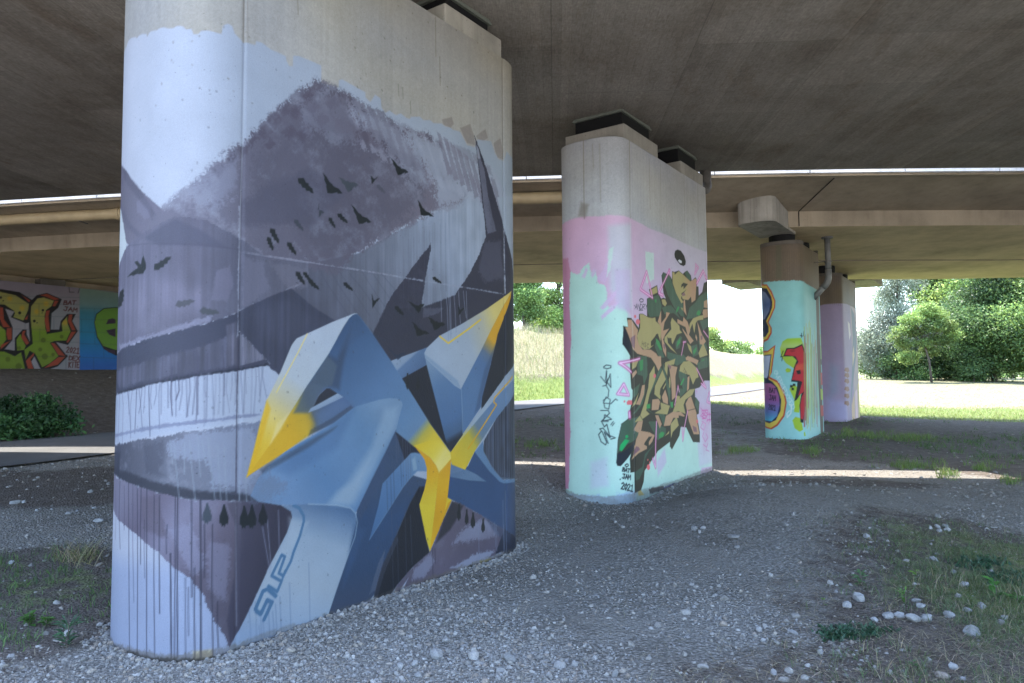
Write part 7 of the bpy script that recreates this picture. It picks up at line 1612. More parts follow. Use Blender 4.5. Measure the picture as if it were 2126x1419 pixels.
{"k":"p","c":[104,116,128],"p":[1182,3828,1728,3659,1889,2689,1529,2088,620,944,319,516,873,1670,1277,2916],"s":30,"a":0.9},
{"k":"p","c":[198,188,184],"p":[540,3368,857,3307,973,2984,717,2808],"s":28,"a":0.9},
{"k":"p","c":[176,160,110],"p":[1757,1458,2277,1583,2277,476,1780,407],"s":30,"a":0.9},
{"k":"p","c":[200,170,180],"p":[1361,1254,1731,1332,1708,410,1294,348],"s":30,"a":0.9},
{"k":"p","c":[190,160,130],"p":[714,861,1245,1256,1187,394,682,359],"s":28,"a":0.9},
{"k":"p","c":[190,170,140],"p":[1132,2412,1413,2671,1462,2338,1096,1999],"s":30,"a":0.9},
{"k":"p","c":[128,92,78],"p":[-92,1969,385,1982,538,1879,249,1829,-153,1882],"s":28,"a":0.9},
{"k":"p","c":[128,92,78],"p":[-108,1812,354,1822,507,1718,219,1670,-163,1725],"s":28,"a":0.9},
{"k":"p","c":[128,92,78],"p":[-121,1647,322,1654,475,1550,187,1504,-173,1561],"s":28,"a":0.9},
{"k":"p","c":[128,92,78],"p":[-139,1420,278,1423,430,1318,144,1274,-186,1334],"s":28,"a":0.9},
{"k":"p","c":[128,92,78],"p":[-180,1217,239,1217,391,1111,105,1070,-196,1131],"s":28,"a":0.9},
{"k":"p","c":[128,92,78],"p":[-191,1006,199,1004,350,897,65,858,-207,921],"s":28,"a":0.9},
{"k":"s","c":[120,128,138],"w":17,"p":[913,3599,762,1670,652,541],"a":0.5},
{"k":"s","c":[120,128,138],"w":18,"p":[1124,3532,963,1670,851,532],"a":0.5},
{"k":"s","c":[120,128,138],"w":18,"p":[1339,3463,1167,1669,1053,523],"a":0.5},
{"k":"s","c":[120,128,138],"w":18,"p":[1557,3393,1375,1669,1258,514],"a":0.5},
{"k":"s","c":[120,128,138],"w":18,"p":[1778,3322,1586,1669,1466,505],"a":0.5},
{"k":"s","c":[120,128,138],"w":18,"p":[2004,3250,1800,1669,1678,495],"a":0.5},
{"k":"s","c":[120,128,138],"w":18,"p":[2203,3170,2020,1669,1893,486],"a":0.5},
{"k":"s","c":[78,66,56],"w":14,"p":[-635,4792,-657,3869],"s":14,"a":0.4},
{"k":"s","c":[78,66,56],"w":14,"p":[-583,4787,-605,3854],"s":14,"a":0.4},
{"k":"s","c":[78,66,56],"w":14,"p":[-530,4783,-553,3840],"s":14,"a":0.4},
{"k":"s","c":[78,66,56],"w":14,"p":[-479,4779,-502,3827],"s":14,"a":0.4},
{"k":"s","c":[78,66,56],"w":14,"p":[-427,4776,-450,3814],"s":14,"a":0.4},
{"k":"s","c":[78,66,56],"w":14,"p":[-374,4774,-398,3801],"s":14,"a":0.4},
{"k":"s","c":[78,66,56],"w":14,"p":[-318,4773,-345,3789],"s":14,"a":0.4},
{"k":"s","c":[78,66,56],"w":14,"p":[-257,4773,-287,3778],"s":14,"a":0.4},
{"k":"s","c":[78,66,56],"w":14,"p":[-182,4777,-221,3769],"s":14,"a":0.4},
{"k":"s","c":[78,66,56],"w":14,"p":[-45,4791,-129,3762],"s":14,"a":0.4},
{"k":"s","c":[78,66,56],"w":14,"p":[256,4828,99,3770],"s":14,"a":0.4},
{"k":"s","c":[78,66,56],"w":14,"p":[570,4867,406,3784],"s":14,"a":0.4},
{"k":"s","c":[78,66,56],"w":15,"p":[891,4907,720,3799],"s":15,"a":0.4},
{"k":"s","c":[78,66,56],"w":15,"p":[1221,4948,1042,3814],"s":15,"a":0.4},
{"k":"s","c":[78,66,56],"w":15,"p":[1559,4990,1373,3830],"s":15,"a":0.4},
{"k":"s","c":[78,66,56],"w":15,"p":[1906,5033,1712,3846],"s":15,"a":0.4},
{"k":"s","c":[78,66,56],"w":15,"p":[2216,5059,2128,3867],"s":15,"a":0.4},
{"k":"s","c":[78,66,56],"w":15,"p":[2277,5058,2277,3854],"s":15,"a":0.4}],
"wall":[{"k":"p","c":[148,138,148],"p":[-861,4794,2072,4766,2138,2099,-780,2077]},
{"k":"p","c":[140,146,150],"p":[-845,4235,930,4405,2083,4291,2138,2099,-780,2077],"s":442,"a":0.7},
{"k":"p","c":0,"p":[2072,4753,3740,4675,3797,2111,2138,2099],"g":[2614,4746,2675,2229,[0,128,150,134],[0.2,112,142,142],[0.3,64,128,146],[0.6,40,128,168],[0.85,40,112,178],[1,48,98,172]]},
{"k":"p","c":[26,24,28],"p":[-851,4436,-92,4492,409,4450,745,4245,867,4399,1141,4498,1561,4343,1469,4065,1287,3880,1279,3371,1519,3384,1557,3656,1729,3889,1978,3907,1881,3677,2049,3364,1776,2918,1442,2991,1785,2562,1505,2239,1289,2152,-782,2132]},
{"k":"p","c":[150,146,152],"p":[52,3927,294,3853,208,3683,598,3522,680,3551,728,2961,628,3193,624,3334,522,3329,326,3061,336,2689,76,2727,267,3012,257,3384]},
{"k":"p","c":[150,146,152],"p":[1442,2978,1777,2906,1740,2586]},
{"k":"p","c":[150,146,152],"p":[775,2372,854,2539,1033,2150,864,2148]},
{"k":"p","c":0,"p":[-849,4369,-90,4411,310,4346,665,4119,649,3927,535,3600,268,3687,305,3807,283,3875,39,4042,-839,4034],"g":[509,4530,573,2204,[0,158,150,86],[0.45,150,152,78],[0.55,118,146,42],[1,112,134,46]]},
{"k":"p","c":0,"p":[717,3743,729,4053,890,4306,1059,4350,1342,4274,1282,4099,1134,3966,1096,3770,1127,3410,1175,3232,1521,3311,1609,3340,1581,3584,1731,3815,1736,3618,1844,3353,1728,3052,1397,3025,1268,2959,1519,2556,1285,2333,1074,2198,873,2611,724,2701,628,2439,579,2720,802,2917],"g":[509,4530,573,2204,[0,158,150,86],[0.45,150,152,78],[0.55,118,146,42],[1,112,134,46]]},
{"k":"p","c":0,"p":[368,3016,464,3208,530,3024,617,2839,579,2720,397,2691],"g":[509,4530,573,2204,[0,158,150,86],[0.45,150,152,78],[0.55,118,146,42],[1,112,134,46]]},
{"k":"p","c":0,"p":[-816,3276,-61,3411,80,3281,108,3005,-43,2769,-800,2720],"g":[509,4530,573,2204,[0,158,150,86],[0.45,150,152,78],[0.55,118,146,42],[1,112,134,46]]},
{"k":"p","c":0,"p":[-796,2609,58,2657,341,2526,500,2647,616,2146,-782,2132],"g":[509,4530,573,2204,[0,158,150,86],[0.45,150,152,78],[0.55,118,146,42],[1,112,134,46]]},
{"k":"p","c":[156,70,50],"p":[1364,4276,1474,4286,1391,4108,1303,4100]},
{"k":"p","c":[156,70,50],"p":[1134,3941,1241,3974,1203,3777,1259,3321,1173,3293,1099,3650]},
{"k":"p","c":[156,70,50],"p":[1775,3868,1887,3888,1859,3675,1991,3386,1878,3379,1757,3669]},
{"k":"p","c":[156,70,50],"p":[1867,3342,2004,3349,1775,2980,1729,3002]},
{"k":"p","c":[156,70,50],"p":[1290,2960,1399,2952,1718,2560,1518,2580]},
{"k":"p","c":[156,70,50],"p":[1519,2531,1719,2548,1504,2288,1117,2175]},
{"k":"p","c":[156,70,50],"p":[629,2392,850,2658,833,2538,752,2442,843,2148,698,2147]},
{"k":"p","c":[156,70,50],"p":[523,3282,604,3310,566,3190,707,2937,637,2863,487,3092]},
{"k":"p","c":[156,70,50],"p":[-77,3963,2,3946,32,3601,197,3380,19,3370,-66,3595]},
{"k":"p","c":[156,70,50],"p":[118,3352,237,3371,247,3011,147,3007,103,3190]},
{"k":"p","c":[156,70,50],"p":[-6,2862,228,2987,-41,2700]},
{"k":"p","c":[156,70,50],"p":[-837,3989,-77,3986,-66,3595,-829,3722]},
{"k":"p","c":[156,70,50],"p":[452,4383,704,4217,664,4166]},
{"k":"p","c":[156,70,50],"p":[930,4405,1142,4474,1495,4337,1364,4288,1058,4394]},
{"k":"p","c":[156,70,50],"p":[554,3637,653,3786,636,3642]},
{"k":"p","c":[26,24,28],"p":[-34,4243,-42,4216,-64,4204,-86,4212,-96,4238,-88,4264,-66,4277,-44,4269]},
{"k":"p","c":[26,24,28],"p":[471,3829,460,3795,432,3779,403,3790,390,3822,401,3857,429,3873,458,3861]},
{"k":"p","c":[26,24,28],"p":[863,3610,852,3579,826,3565,799,3575,787,3605,797,3636,824,3650,851,3640]},
{"k":"p","c":[26,24,28],"p":[1082,3957,1073,3929,1049,3916,1025,3925,1014,3951,1023,3979,1047,3992,1072,3983]},
{"k":"p","c":[26,24,28],"p":[16,4155,12,4142,1,4136,-10,4140,-15,4153,-11,4166,0,4172,11,4168]},
{"k":"p","c":[26,24,28],"p":[914,3561,910,3549,900,3543,890,3547,885,3559,889,3571,899,3576,910,3572]},
{"k":"p","c":[26,24,28],"p":[1042,3872,1038,3861,1030,3856,1020,3860,1016,3870,1020,3880,1029,3885,1038,3882]},
{"k":"p","c":[190,156,50],"p":[231,4245,212,4187,165,4159,116,4178,95,4232,113,4290,160,4317,209,4299],"s":74,"a":0.8},
{"k":"p","c":[190,156,50],"p":[563,3980,544,3921,496,3894,446,3914,424,3968,443,4026,491,4054,541,4035],"s":74,"a":0.8},
{"k":"p","c":[190,156,50],"p":[952,3903,932,3844,882,3817,831,3837,809,3892,828,3951,878,3979,929,3959],"s":74,"a":0.8},
{"k":"p","c":[190,156,50],"p":[1202,4165,1182,4105,1131,4076,1079,4096,1056,4152,1075,4212,1126,4240,1179,4221],"s":74,"a":0.8},
{"k":"p","c":[190,156,50],"p":[1756,3619,1735,3559,1682,3531,1628,3552,1604,3610,1625,3670,1678,3698,1732,3677],"s":74,"a":0.8},
{"k":"p","c":[84,98,34],"p":[1230,2536,1205,2464,1142,2434,1078,2462,1050,2532,1074,2603,1137,2635,1201,2607],"s":30,"a":0.7},
{"k":"p","c":[84,98,34],"p":[1156,3039,1136,2980,1086,2954,1034,2976,1011,3033,1031,3091,1081,3117,1133,3096],"s":30,"a":0.7},
{"k":"p","c":[84,98,34],"p":[1066,2748,1049,2700,1008,2679,966,2697,947,2744,963,2791,1004,2812,1047,2794],"s":30,"a":0.7},
{"k":"p","c":[84,98,34],"p":[231,2431,213,2375,166,2351,118,2373,97,2428,115,2484,161,2508,210,2486],"s":30,"a":0.7},
{"k":"p","c":[84,98,34],"p":[540,2227,515,2154,453,2123,389,2152,361,2224,385,2297,447,2328,511,2299],"s":30,"a":0.7},
{"k":"p","c":[84,98,34],"p":[1649,3171,1633,3125,1593,3104,1552,3121,1534,3165,1549,3211,1590,3231,1631,3215],"s":30,"a":0.7},
{"k":"p","c":[84,98,34],"p":[1417,2601,1402,2560,1366,2542,1329,2558,1312,2599,1326,2640,1363,2658,1400,2642],"s":30,"a":0.7},
{"k":"p","c":[84,98,34],"p":[494,2776,481,2736,447,2718,412,2733,397,2772,410,2812,443,2830,478,2815],"s":30,"a":0.7},
{"k":"s","c":[84,34,34],"w":24,"p":[1621,4176,1640,4301,1708,4301,1707,4264,1632,4245,1718,4240,1706,4189,1621,4176]},
{"k":"s","c":[84,34,34],"w":24,"p":[1739,4186,1808,4316,1838,4195]},
{"k":"s","c":[84,34,34],"w":24,"p":[1767,4238,1826,4243]},
{"k":"s","c":[84,34,34],"w":24,"p":[1878,4322,1978,4331]},
{"k":"s","c":[84,34,34],"w":24,"p":[1928,4327,1908,4201]},
{"k":"s","c":[84,34,34],"w":24,"p":[1663,4115,1753,4111]},
{"k":"s","c":[84,34,34],"w":24,"p":[1719,4112,1706,4006,1671,3990,1629,4017]},
{"k":"s","c":[84,34,34],"w":24,"p":[1760,3985,1832,4107,1874,3979]},
{"k":"s","c":[84,34,34],"w":24,"p":[1789,4033,1857,4030]},
{"k":"s","c":[84,34,34],"w":24,"p":[1896,3977,1923,4102,1960,4025,2015,4098,2011,3971]},
{"k":"s","c":[84,34,34],"w":24,"p":[1748,2821,1782,2853,1817,2815,1738,2684,1815,2685]},
{"k":"s","c":[84,34,34],"w":24,"p":[1872,2670,1844,2760,1885,2843,1913,2753,1872,2670]},
{"k":"s","c":[84,34,34],"w":24,"p":[1941,2803,1974,2835,2011,2797,1930,2664,2008,2665]},
{"k":"s","c":[84,34,34],"w":24,"p":[2053,2793,2084,2825,2070,2651]},
{"k":"s","c":[84,34,34],"w":24,"p":[2035,2654,2105,2647]},
{"k":"s","c":[84,34,34],"w":24,"p":[1822,2440,1832,2576,1899,2546,1912,2491,1883,2445,1822,2440]},
{"k":"s","c":[84,34,34],"w":24,"p":[2027,2569,1940,2572,1930,2436,2016,2433]},
{"k":"s","c":[84,34,34],"w":24,"p":[1935,2504,1995,2502]},
{"k":"s","c":[84,34,34],"w":24,"p":[2038,2432,2136,2566]},
{"k":"s","c":[84,34,34],"w":24,"p":[2048,2569,2125,2429]},
{"k":"s","c":[84,34,34],"w":24,"p":[1817,2207,1826,2379]},
{"k":"s","c":[84,34,34],"w":24,"p":[1889,2380,1821,2284,1880,2207]},
{"k":"s","c":[84,34,34],"w":24,"p":[1928,2208,1937,2381]},
{"k":"s","c":[84,34,34],"w":24,"p":[1985,2382,2048,2383]},
{"k":"s","c":[84,34,34],"w":24,"p":[2016,2382,2007,2209]},
{"k":"s","c":[84,34,34],"w":24,"p":[2129,2384,2064,2383,2055,2209,2119,2210]},
{"k":"s","c":[84,34,34],"w":24,"p":[2060,2296,2105,2297]},
{"k":"p","c":[26,24,28],"p":[2533,3669,2585,3952,2822,4163,3190,4226,3544,4208,3786,2638,3227,2624,2853,2819,2628,3192]},
{"k":"p","c":[104,146,52],"p":[2549,3670,2605,3941,2832,4143,3190,4205,3545,4187,3576,2816,3223,2805,2827,2920,2646,3218]},
{"k":"p","c":[62,44,62],"p":[2803,2919,2975,2823,3223,2792,3226,2650,3002,2721]},
{"k":"p","c":[56,40,58],"p":[2907,3642,2965,3800,3099,3848,3199,3816,3202,3686]},
{"k":"p","c":[56,40,58],"p":[2912,3436,3206,3517,3213,3232,3013,3300]},
{"k":"s","c":[70,74,80],"w":12,"p":[-845,4235,2080,4441],"a":0.5},
{"k":"s","c":[70,74,80],"w":12,"p":[-839,4034,2085,4216],"a":0.5},
{"k":"s","c":[70,74,80],"w":12,"p":[2088,4103,3751,4190],"a":0.5},
{"k":"s","c":[70,74,80],"w":12,"p":[-828,3677,2095,3816],"a":0.5},
{"k":"s","c":[70,74,80],"w":12,"p":[2097,3754,3759,3819],"a":0.5},
{"k":"s","c":[70,74,80],"w":12,"p":[-817,3299,2106,3392],"a":0.5},
{"k":"s","c":[70,74,80],"w":12,"p":[2107,3342,3769,3383],"a":0.5},
{"k":"s","c":[70,74,80],"w":12,"p":[-806,2954,2116,3006],"a":0.5},
{"k":"s","c":[70,74,80],"w":12,"p":[2116,2969,3778,2986],"a":0.5},
{"k":"s","c":[70,74,80],"w":12,"p":[-794,2531,2127,2533],"a":0.5},
{"k":"s","c":[70,74,80],"w":12,"p":[2127,2533,3788,2525],"a":0.5},
{"k":"s","c":[60,66,74],"w":12,"p":[2533,4126,2542,3771],"a":0.5},
{"k":"s","c":[60,66,74],"w":12,"p":[2155,3745,2165,3345],"a":0.5},
{"k":"s","c":[60,66,74],"w":12,"p":[2564,3366,2573,2987],"a":0.5},
{"k":"s","c":[60,66,74],"w":12,"p":[2851,2921,2860,2550],"a":0.5},
{"k":"s","c":[60,66,74],"w":12,"p":[2548,2543,2557,2152],"a":0.5},
{"k":"s","c":[60,66,74],"w":12,"p":[937,4142,947,3759],"a":0.5},
{"k":"s","c":[60,66,74],"w":12,"p":[578,3520,582,3356],"a":0.5},
{"k":"s","c":[60,66,74],"w":12,"p":[1356,3740,1366,3376],"a":0.5},
{"k":"s","c":[60,66,74],"w":12,"p":[1729,2561,1740,2145],"a":0.5},
{"k":"s","c":[60,66,74],"w":12,"p":[979,3378,988,3008],"a":0.5},
{"k":"s","c":[40,34,34],"w":13,"p":[1750,4856,1779,4586,1915,4600]},
{"k":"s","c":[40,34,34],"w":13,"p":[2072,4741,2030,4586]}]}'''
LAYERS = json.loads(LAYER_DATA)

def frame(A, s, t): # point at s along the face and t into the pier
    return Vector((A[0] + UX * s - UY * t, A[1] + UY * s + UX * t, 0))
def block(A, s0, s1_, t0, t1, z0, z1):
    b = MB(); P8 = []
    for z in (z0, z1): P8 += [frame(A, s0, t0) + Vector((0, 0, z)), frame(A, s1_, t0) + Vector((0, 0, z)), frame(A, s1_, t1) + Vector((0, 0, z)), frame(A, s0, t1) + Vector((0, 0, z))]
    b.hexa(P8); return b
def bearing(root, A, s0, s1_, W, zt, h, soff):
    """concrete plinth, rubber bearing and steel top plate"""
    z1 = zt + h
    keep(block(A, s0, s1_, .012, W - .06, zt + .001, z1).build('plinth', M['pale'], bevel=.012), root)
    m = (s0 + s1_) / 2; q = .11
    bz = soff(frame(A, m, W / 2).y) - .006
    bo = block(A, s0 + q, s1_ - q, .10, W - .16, z1, bz - .045).build('bearing', M['rubber'], bevel=.006); keep(bo, root)
    keep(block(A, s0 + q - .03, s1_ - q + .03, .075, W - .135, bz - .045, bz - .022).build('top_plate', M['plate']), root)
    keep(block(A, s0 + q - .015, s1_ - q + .015, .088, W - .148, bz - .022, bz + .02).build('levelling_pad', M['plate']), root)

def whole_pier(A, L, W, B, z1, s_rng, step, tone, key, seed, label, z0=-.35, gain=1.0):
    root = empty('bridge_pier', (A[0], A[1], 0)); tag(root, label, 'bridge pier', 'painted piers in a row under the flyover')
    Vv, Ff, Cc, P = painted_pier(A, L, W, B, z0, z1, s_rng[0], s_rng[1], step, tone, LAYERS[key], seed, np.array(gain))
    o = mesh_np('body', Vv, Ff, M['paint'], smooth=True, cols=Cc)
    o.data.polygons[len(o.data.polygons) - 1].use_smooth = False
    keep(o, root); return root
A1, L1, W1, B1 = (-1.7342, 4.4736), 2.8851, 1.0655, .3977
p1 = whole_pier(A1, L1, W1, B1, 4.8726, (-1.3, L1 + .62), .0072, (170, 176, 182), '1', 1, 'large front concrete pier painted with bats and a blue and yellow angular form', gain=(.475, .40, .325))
bearing(p1, A1, 2.02, L1, W1, 4.8726, .19, s1); bearing(p1, A1, -.05, .95, W1, 4.8726, .19, s1)
A2, L2, W2, B2 = (1.588656, 9.221068), 2.8001, .98026, .365884
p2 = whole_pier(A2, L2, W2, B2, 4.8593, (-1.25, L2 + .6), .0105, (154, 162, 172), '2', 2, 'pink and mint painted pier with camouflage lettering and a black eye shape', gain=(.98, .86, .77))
bearing(p2, A2, -.12, .98, W2, 4.8593, .205, s1); bearing(p2, A2, 1.86, L2 + .02, W2, 4.8593, .205, s1)
A4, L4, W4, B4 = (6.68842, 15.9146), 1.45452, .95, .355
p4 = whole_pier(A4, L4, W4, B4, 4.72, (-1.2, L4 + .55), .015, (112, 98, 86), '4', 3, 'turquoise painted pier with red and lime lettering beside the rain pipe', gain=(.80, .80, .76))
A5, L5, W5, B5 = (9.70489, 20.42831), 2.00091, .985, .367
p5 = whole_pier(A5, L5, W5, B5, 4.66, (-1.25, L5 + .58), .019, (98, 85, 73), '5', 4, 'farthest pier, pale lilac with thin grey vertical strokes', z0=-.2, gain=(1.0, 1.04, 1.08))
def seat(root, A, L, W, B, z0, z1):
    P, d = outline(A, L, W, B); u = np.array([UX, UY]); A = np.array(A)
    for near in (True, False):
        s_ = (P - A) @ u; ring = [tuple(p) for p, q in zip(P, s_) if (q <= .02 if near else q >= L - .02)]
        b = MB(); b.prism(ring if near else ring, z0 + .001, z1); keep(b.build('bearing_seat', M['rust'], bevel=.01), root)
    c = frame(A, .05, W / 2)
    for s_ in (.02, L):
        c = frame(A, s_, W / 2); b = MB(); zz = s2(c.y) if root is p4 else s2(c.y)
        b.tube([(c.x, c.y, z1), (c.x, c.y, z1 + .02), (c.x, c.y, zz - .03), (c.x, c.y, zz + .01)], [.28, .29, .29, .28], 28); keep(b.build('bearing', M['rubber']), root)
seat(p4, A4, L4, W4, B4, 4.72, 4.81); seat(p5, A5, L5, W5, B5, 4.66, 4.74)

# rain pipe on the turquoise pier
rp = empty('rain_pipe', (7.5, 16.8, 0)); tag(rp, 'grey plastic rain pipe with an elbow beside the turquoise pier', 'drain pipe')
pt = lambda s_, t_, z: tuple(frame(A4, s_, t_) + Vector((0, 0, z)))
b = MB(); b.tube([pt(.99, -.32, s2(17) + .02), pt(.99, -.32, 4.17)], .068, 18); keep(b.build('drop_tube', M['pvc'], smooth=True), rp)
b = MB(); b.tube([pt(.99, -.32, 4.24), pt(.99, -.32, 4.05), pt(.99, -.30, 3.96), pt(.99, -.25, 3.88), pt(.99, -.19, 3.82)], .075, 18); keep(b.build('elbow', M['pvc'], smooth=True), rp)
b = MB(); b.tube([pt(.99, -.215, 3.85), pt(.99, .03, 3.58)], .068, 18); keep(b.build('outlet_tube', M['pvc'], smooth=True), rp)
b = MB(); b.tube([pt(.99, -.32, s2(17) - .03), pt(.99, -.32, s2(17) + .004)], .13, 18); keep(b.build('flange', M['pvc']), rp)
b = MB(); b.tube([pt(.99, -.32, 4.42), pt(.99, -.32, 4.455)], .083, 18); b.tube([pt(.99, -.38, 4.44), pt(.99, .1, 4.44)], .012, 6); keep(b.build('bracket', M['steel']), rp)

# drain spout at the far end of the second pier's cap, on the deck edge
b = MB(); q = Vector((3.48, 12.36, 5.06))
b.tube([q + Vector((0, 0, .34)), q + Vector((0, 0, .12)), q + Vector((.01, -.03, .03)), q + Vector((-.02, -.09, -.04)), q + Vector((-.07, -.15, -.07))], [.10, .10, .095, .085, .07], 14)
sp = b.build('drain_spout', M['steel'], smooth=True, origin=tuple(q)); tag(sp, 'short curved brown drain spout at deck edge above the pink and mint pier', 'drain spout')

# ------------------------------------------------------------------ abutment wall
WA = np.array([-15.0, 20.6]); ws = np.arange(-6.5, 7.5, .022); wz = np.r_[np.arange(.55, 4.74, .022), 4.75]
cw = Canvas(ws, wz, (140, 140, 140), 9); cw.concrete((132, 126, 122))
for e in LAYERS['wall']: cw.layer(e)
WX = WA[0] + ws * UX; WY = WA[1] + ws * UY
nw, nh = len(ws), len(wz)
Vv = np.stack([np.broadcast_to(WX, (nh, nw)).ravel(), np.broadcast_to(WY, (nh, nw)).ravel(), np.repeat(wz, nw)], 1)
k = (np.arange(nh - 1)[:, None] * nw + np.arange(nw - 1)[None]).ravel()
ab = empty('abutment', (WA[0], WA[1], 1.2)); tag(ab, 'long graffiti-covered concrete block abutment wall above the dirt bank', 'abutment wall')
keep(mesh_np('wall_face', Vv, np.stack([k, k + 1, k + nw + 1, k + nw], 1), M['paint'], smooth=True, cols=lin(np.clip(cw.C.reshape(-1, 3), 0, 255)) * np.array((.62, .62, .66))), ab)
def wbox(s0, s1_, d0, d1, z0, z1):
    b = MB(); P8 = []
    for z in (z0, z1):
        for s_, d_ in ((s0, d0), (s1_, d0), (s1_, d1), (s0, d1)): P8.append((WA[0] + s_ * UX - d_ * UY, WA[1] + s_ * UY + d_ * UX, z))
    b.hexa(P8); return b
keep(wbox(-6.5, 7.48, .004, 1.0, .5, 4.746).build('wall_body', M['web']), ab)
keep(wbox(-6.5, 7.48, .55, .95, 4.75, 6.3).build('back_wall', M['web']), ab)
keep(wbox(-6.5, 7.48, -.06, .004, 1.5, 2.07).build('footing', M['web'], bevel=.02), ab)
for s_ in (-4.2, -1.6, 1.0, 3.6, 6.0): keep(wbox(s_, s_ + .7, .1, .5, 4.752, 4.95).build('bearing_block', M['rust']), ab)

# ------------------------------------------------------------------ stones
def ico(sub=0):
    t = (1 + 5 ** .5) / 2
    V = np.array([(-1, t, 0), (1, t, 0), (-1, -t, 0), (1, -t, 0), (0, -1, t), (0, 1, t), (0, -1, -t), (0, 1, -t), (t, 0, -1), (t, 0, 1), (-t, 0, -1), (-t, 0, 1)], float)
    V /= np.linalg.norm(V[0])
    F = np.array([(0, 11, 5), (0, 5, 1), (0, 1, 7), (0, 7, 10), (0, 10, 11), (1, 5, 9), (5, 11, 4), (11, 10, 2), (10, 7, 6), (7, 1, 8), (3, 9, 4), (3, 4, 2), (3, 2, 6), (3, 6, 8), (3, 8, 9), (4, 9, 5), (2, 4, 11), (6, 2, 10), (8, 6, 7), (9, 8, 1)])
    for _ in range(sub):
        cache = {}; V = list(map(tuple, V)); NF = []
        def mid(a, b):
            k_ = (min(a, b), max(a, b))
            if k_ not in cache:
                p = (np.array(V[a]) + np.array(V[b])) / 2; V.append(tuple(p / np.linalg.norm(p))); cache[k_] = len(V) - 1
            return cache[k_]
        for a, b, c in F: ab_, bc, ca = mid(a, b), mid(b, c), mid(c, a); NF += [(a, ab_, ca), (b, bc, ab_), (c, ca, bc), (ab_, bc, ca)]
        V = np.array(V); F = np.array(NF)
    return V, F
def rock_shapes(n, sub, rough, g):
    V, F = ico(sub); out = []
    for _ in range(n):
        W_ = V.copy()
        for _k in range(7):   # chop flat facets
            d_ = g.normal(size=3); d_ /= np.linalg.norm(d_); h_ = g.uniform(.55, .9); q = W_ @ d_; W_ -= np.outer(np.clip(q - h_, 0, None), d_)
        W_ *= 1 + rough * (g.random((len(V), 1)) - .5); W_ *= g.uniform(.62, 1.3, 3) * np.array((1, 1, .82)); out.append(W_)
    return out, F
TINTS = np.array([(.195, .181, .161), (.215, .203, .186), (.165, .153, .139), (.205, .181, .151), (.18, .172, .165), (.235, .223, .206), (.14, .13, .118), (.19, .16, .132)])
def scatter_rocks(name, xs, ys, sizes, sub=0, rough=.35, tint=None, sink=.28):
    g = np.random.default_rng(len(xs) + int(abs(xs[0] * 1000)) % 9973); shp, F = rock_shapes(10, sub, rough, g); nv = len(shp[0]); n = len(xs)
    which = g.integers(0, 10, n); S_ = np.stack(shp)[which]
    a = g.uniform(0, 6.283, n); tl = g.normal(0, .35, n); c1, s1_ = np.cos(tl)[:, None], np.sin(tl)[:, None]
    y1 = S_[:, :, 1] * c1 - S_[:, :, 2] * s1_; z1 = S_[:, :, 1] * s1_ + S_[:, :, 2] * c1
    ca, sa = np.cos(a)[:, None], np.sin(a)[:, None]; x1 = S_[:, :, 0]
    Vx = (x1 * ca - y1 * sa) * sizes[:, None] + xs[:, None]; Vy = (x1 * sa + y1 * ca) * sizes[:, None] + ys[:, None]
    zb = gz(xs, ys) + sizes * (.72 - sink - .45); Vz = z1 * sizes[:, None] + zb[:, None]
    V_ = np.stack([Vx, Vy, Vz], -1).reshape(-1, 3)
    Fa = (F[None] + (np.arange(n) * nv)[:, None, None]).reshape(-1, 3)
    t_ = (TINTS if tint is None else tint)[g.integers(0, len(TINTS if tint is None else tint), n)] * g.uniform(.75, 1.15, (n, 1))
    return mesh_np(name, V_, Fa, M['stone'], cols=np.repeat(t_, nv, 0))
def in_pier(x, y, pad=0.0):
    r = np.zeros(len(x), bool)
    for A, L, W, B in ((A1, L1, W1, B1), (A2, L2, W2, B2), (A4, L4, W4, B4), (A5, L5, W5, B5)):
        s_ = (x - A[0]) * UX + (y - A[1]) * UY; t_ = -(x - A[0]) * UY + (y - A[1]) * UX
        r |= (s_ > -B * .8 - pad) & (s_ < L + B * .8 + pad) & (t_ > -pad) & (t_ < W + pad)
    return r
def view_points(n, y0, y1, g, power=1.0, pad=.16):
    """points on the ground inside the view, thinning with distance"""
    u = g.random(n); y = (y0 ** (1 - power) + u * (y1 ** (1 - power) - y0 ** (1 - power))) ** (1 / (1 - power)) if power != 1 else y0 * (y1 / y0) ** u
    x = y * g.uniform(-.7296 - pad, .7296 + pad, n); return x, y
g = np.random.default_rng(31)
def pick(n, y0, y1, power, test):
    x, y = view_points(n, y0, y1, g, power); z_ = zone(x, y); k_ = test(x, y, z_) & ~in_pier(x, y); return x[k_], y[k_]
e_ = lambda x, y: hnoise(x * 1.7, y * 1.7, 17)
gr = lambda x, y, z_: g.random(len(x)) < np.clip(z_[:, 0] * (.50 + 1.1 * e_(x, y)), .035, 1) * (1 - .95 * np.maximum(z_[:, 1] * (z_[:, 0] < .3), z_[:, 2]))
x, y = pick(125000, 3.2, 10.5, 1.5, gr); sz = .0035 + .0085 * g.random(len(x)) ** 2
o = scatter_rocks('gravel', x, y, sz); tag(o, 'small grey crushed gravel strewn over the ground between the front piers', 'gravel', kind='stuff')
x, y = pick(31000, 3.2, 13, 1.5, gr); sz = .007 + .018 * g.random(len(x)) ** 2.6
o = scatter_rocks('gravel', x, y, sz); tag(o, 'coarser pale gravel stones lying among the fine gravel', 'gravel', kind='stuff')
x, y = pick(9000, 9, 26, 1.2, lambda x, y, z_: (z_[:, 2] < .3) & (g.random(len(x)) < .25 + .5 * z_[:, 0])); sz = .010 + .030 * g.random(len(x)) ** 3
o = scatter_rocks('rubble', x, y, sz); tag(o, 'rubble and clods on the dark earth around the rear piers', 'rubble', kind='stuff')
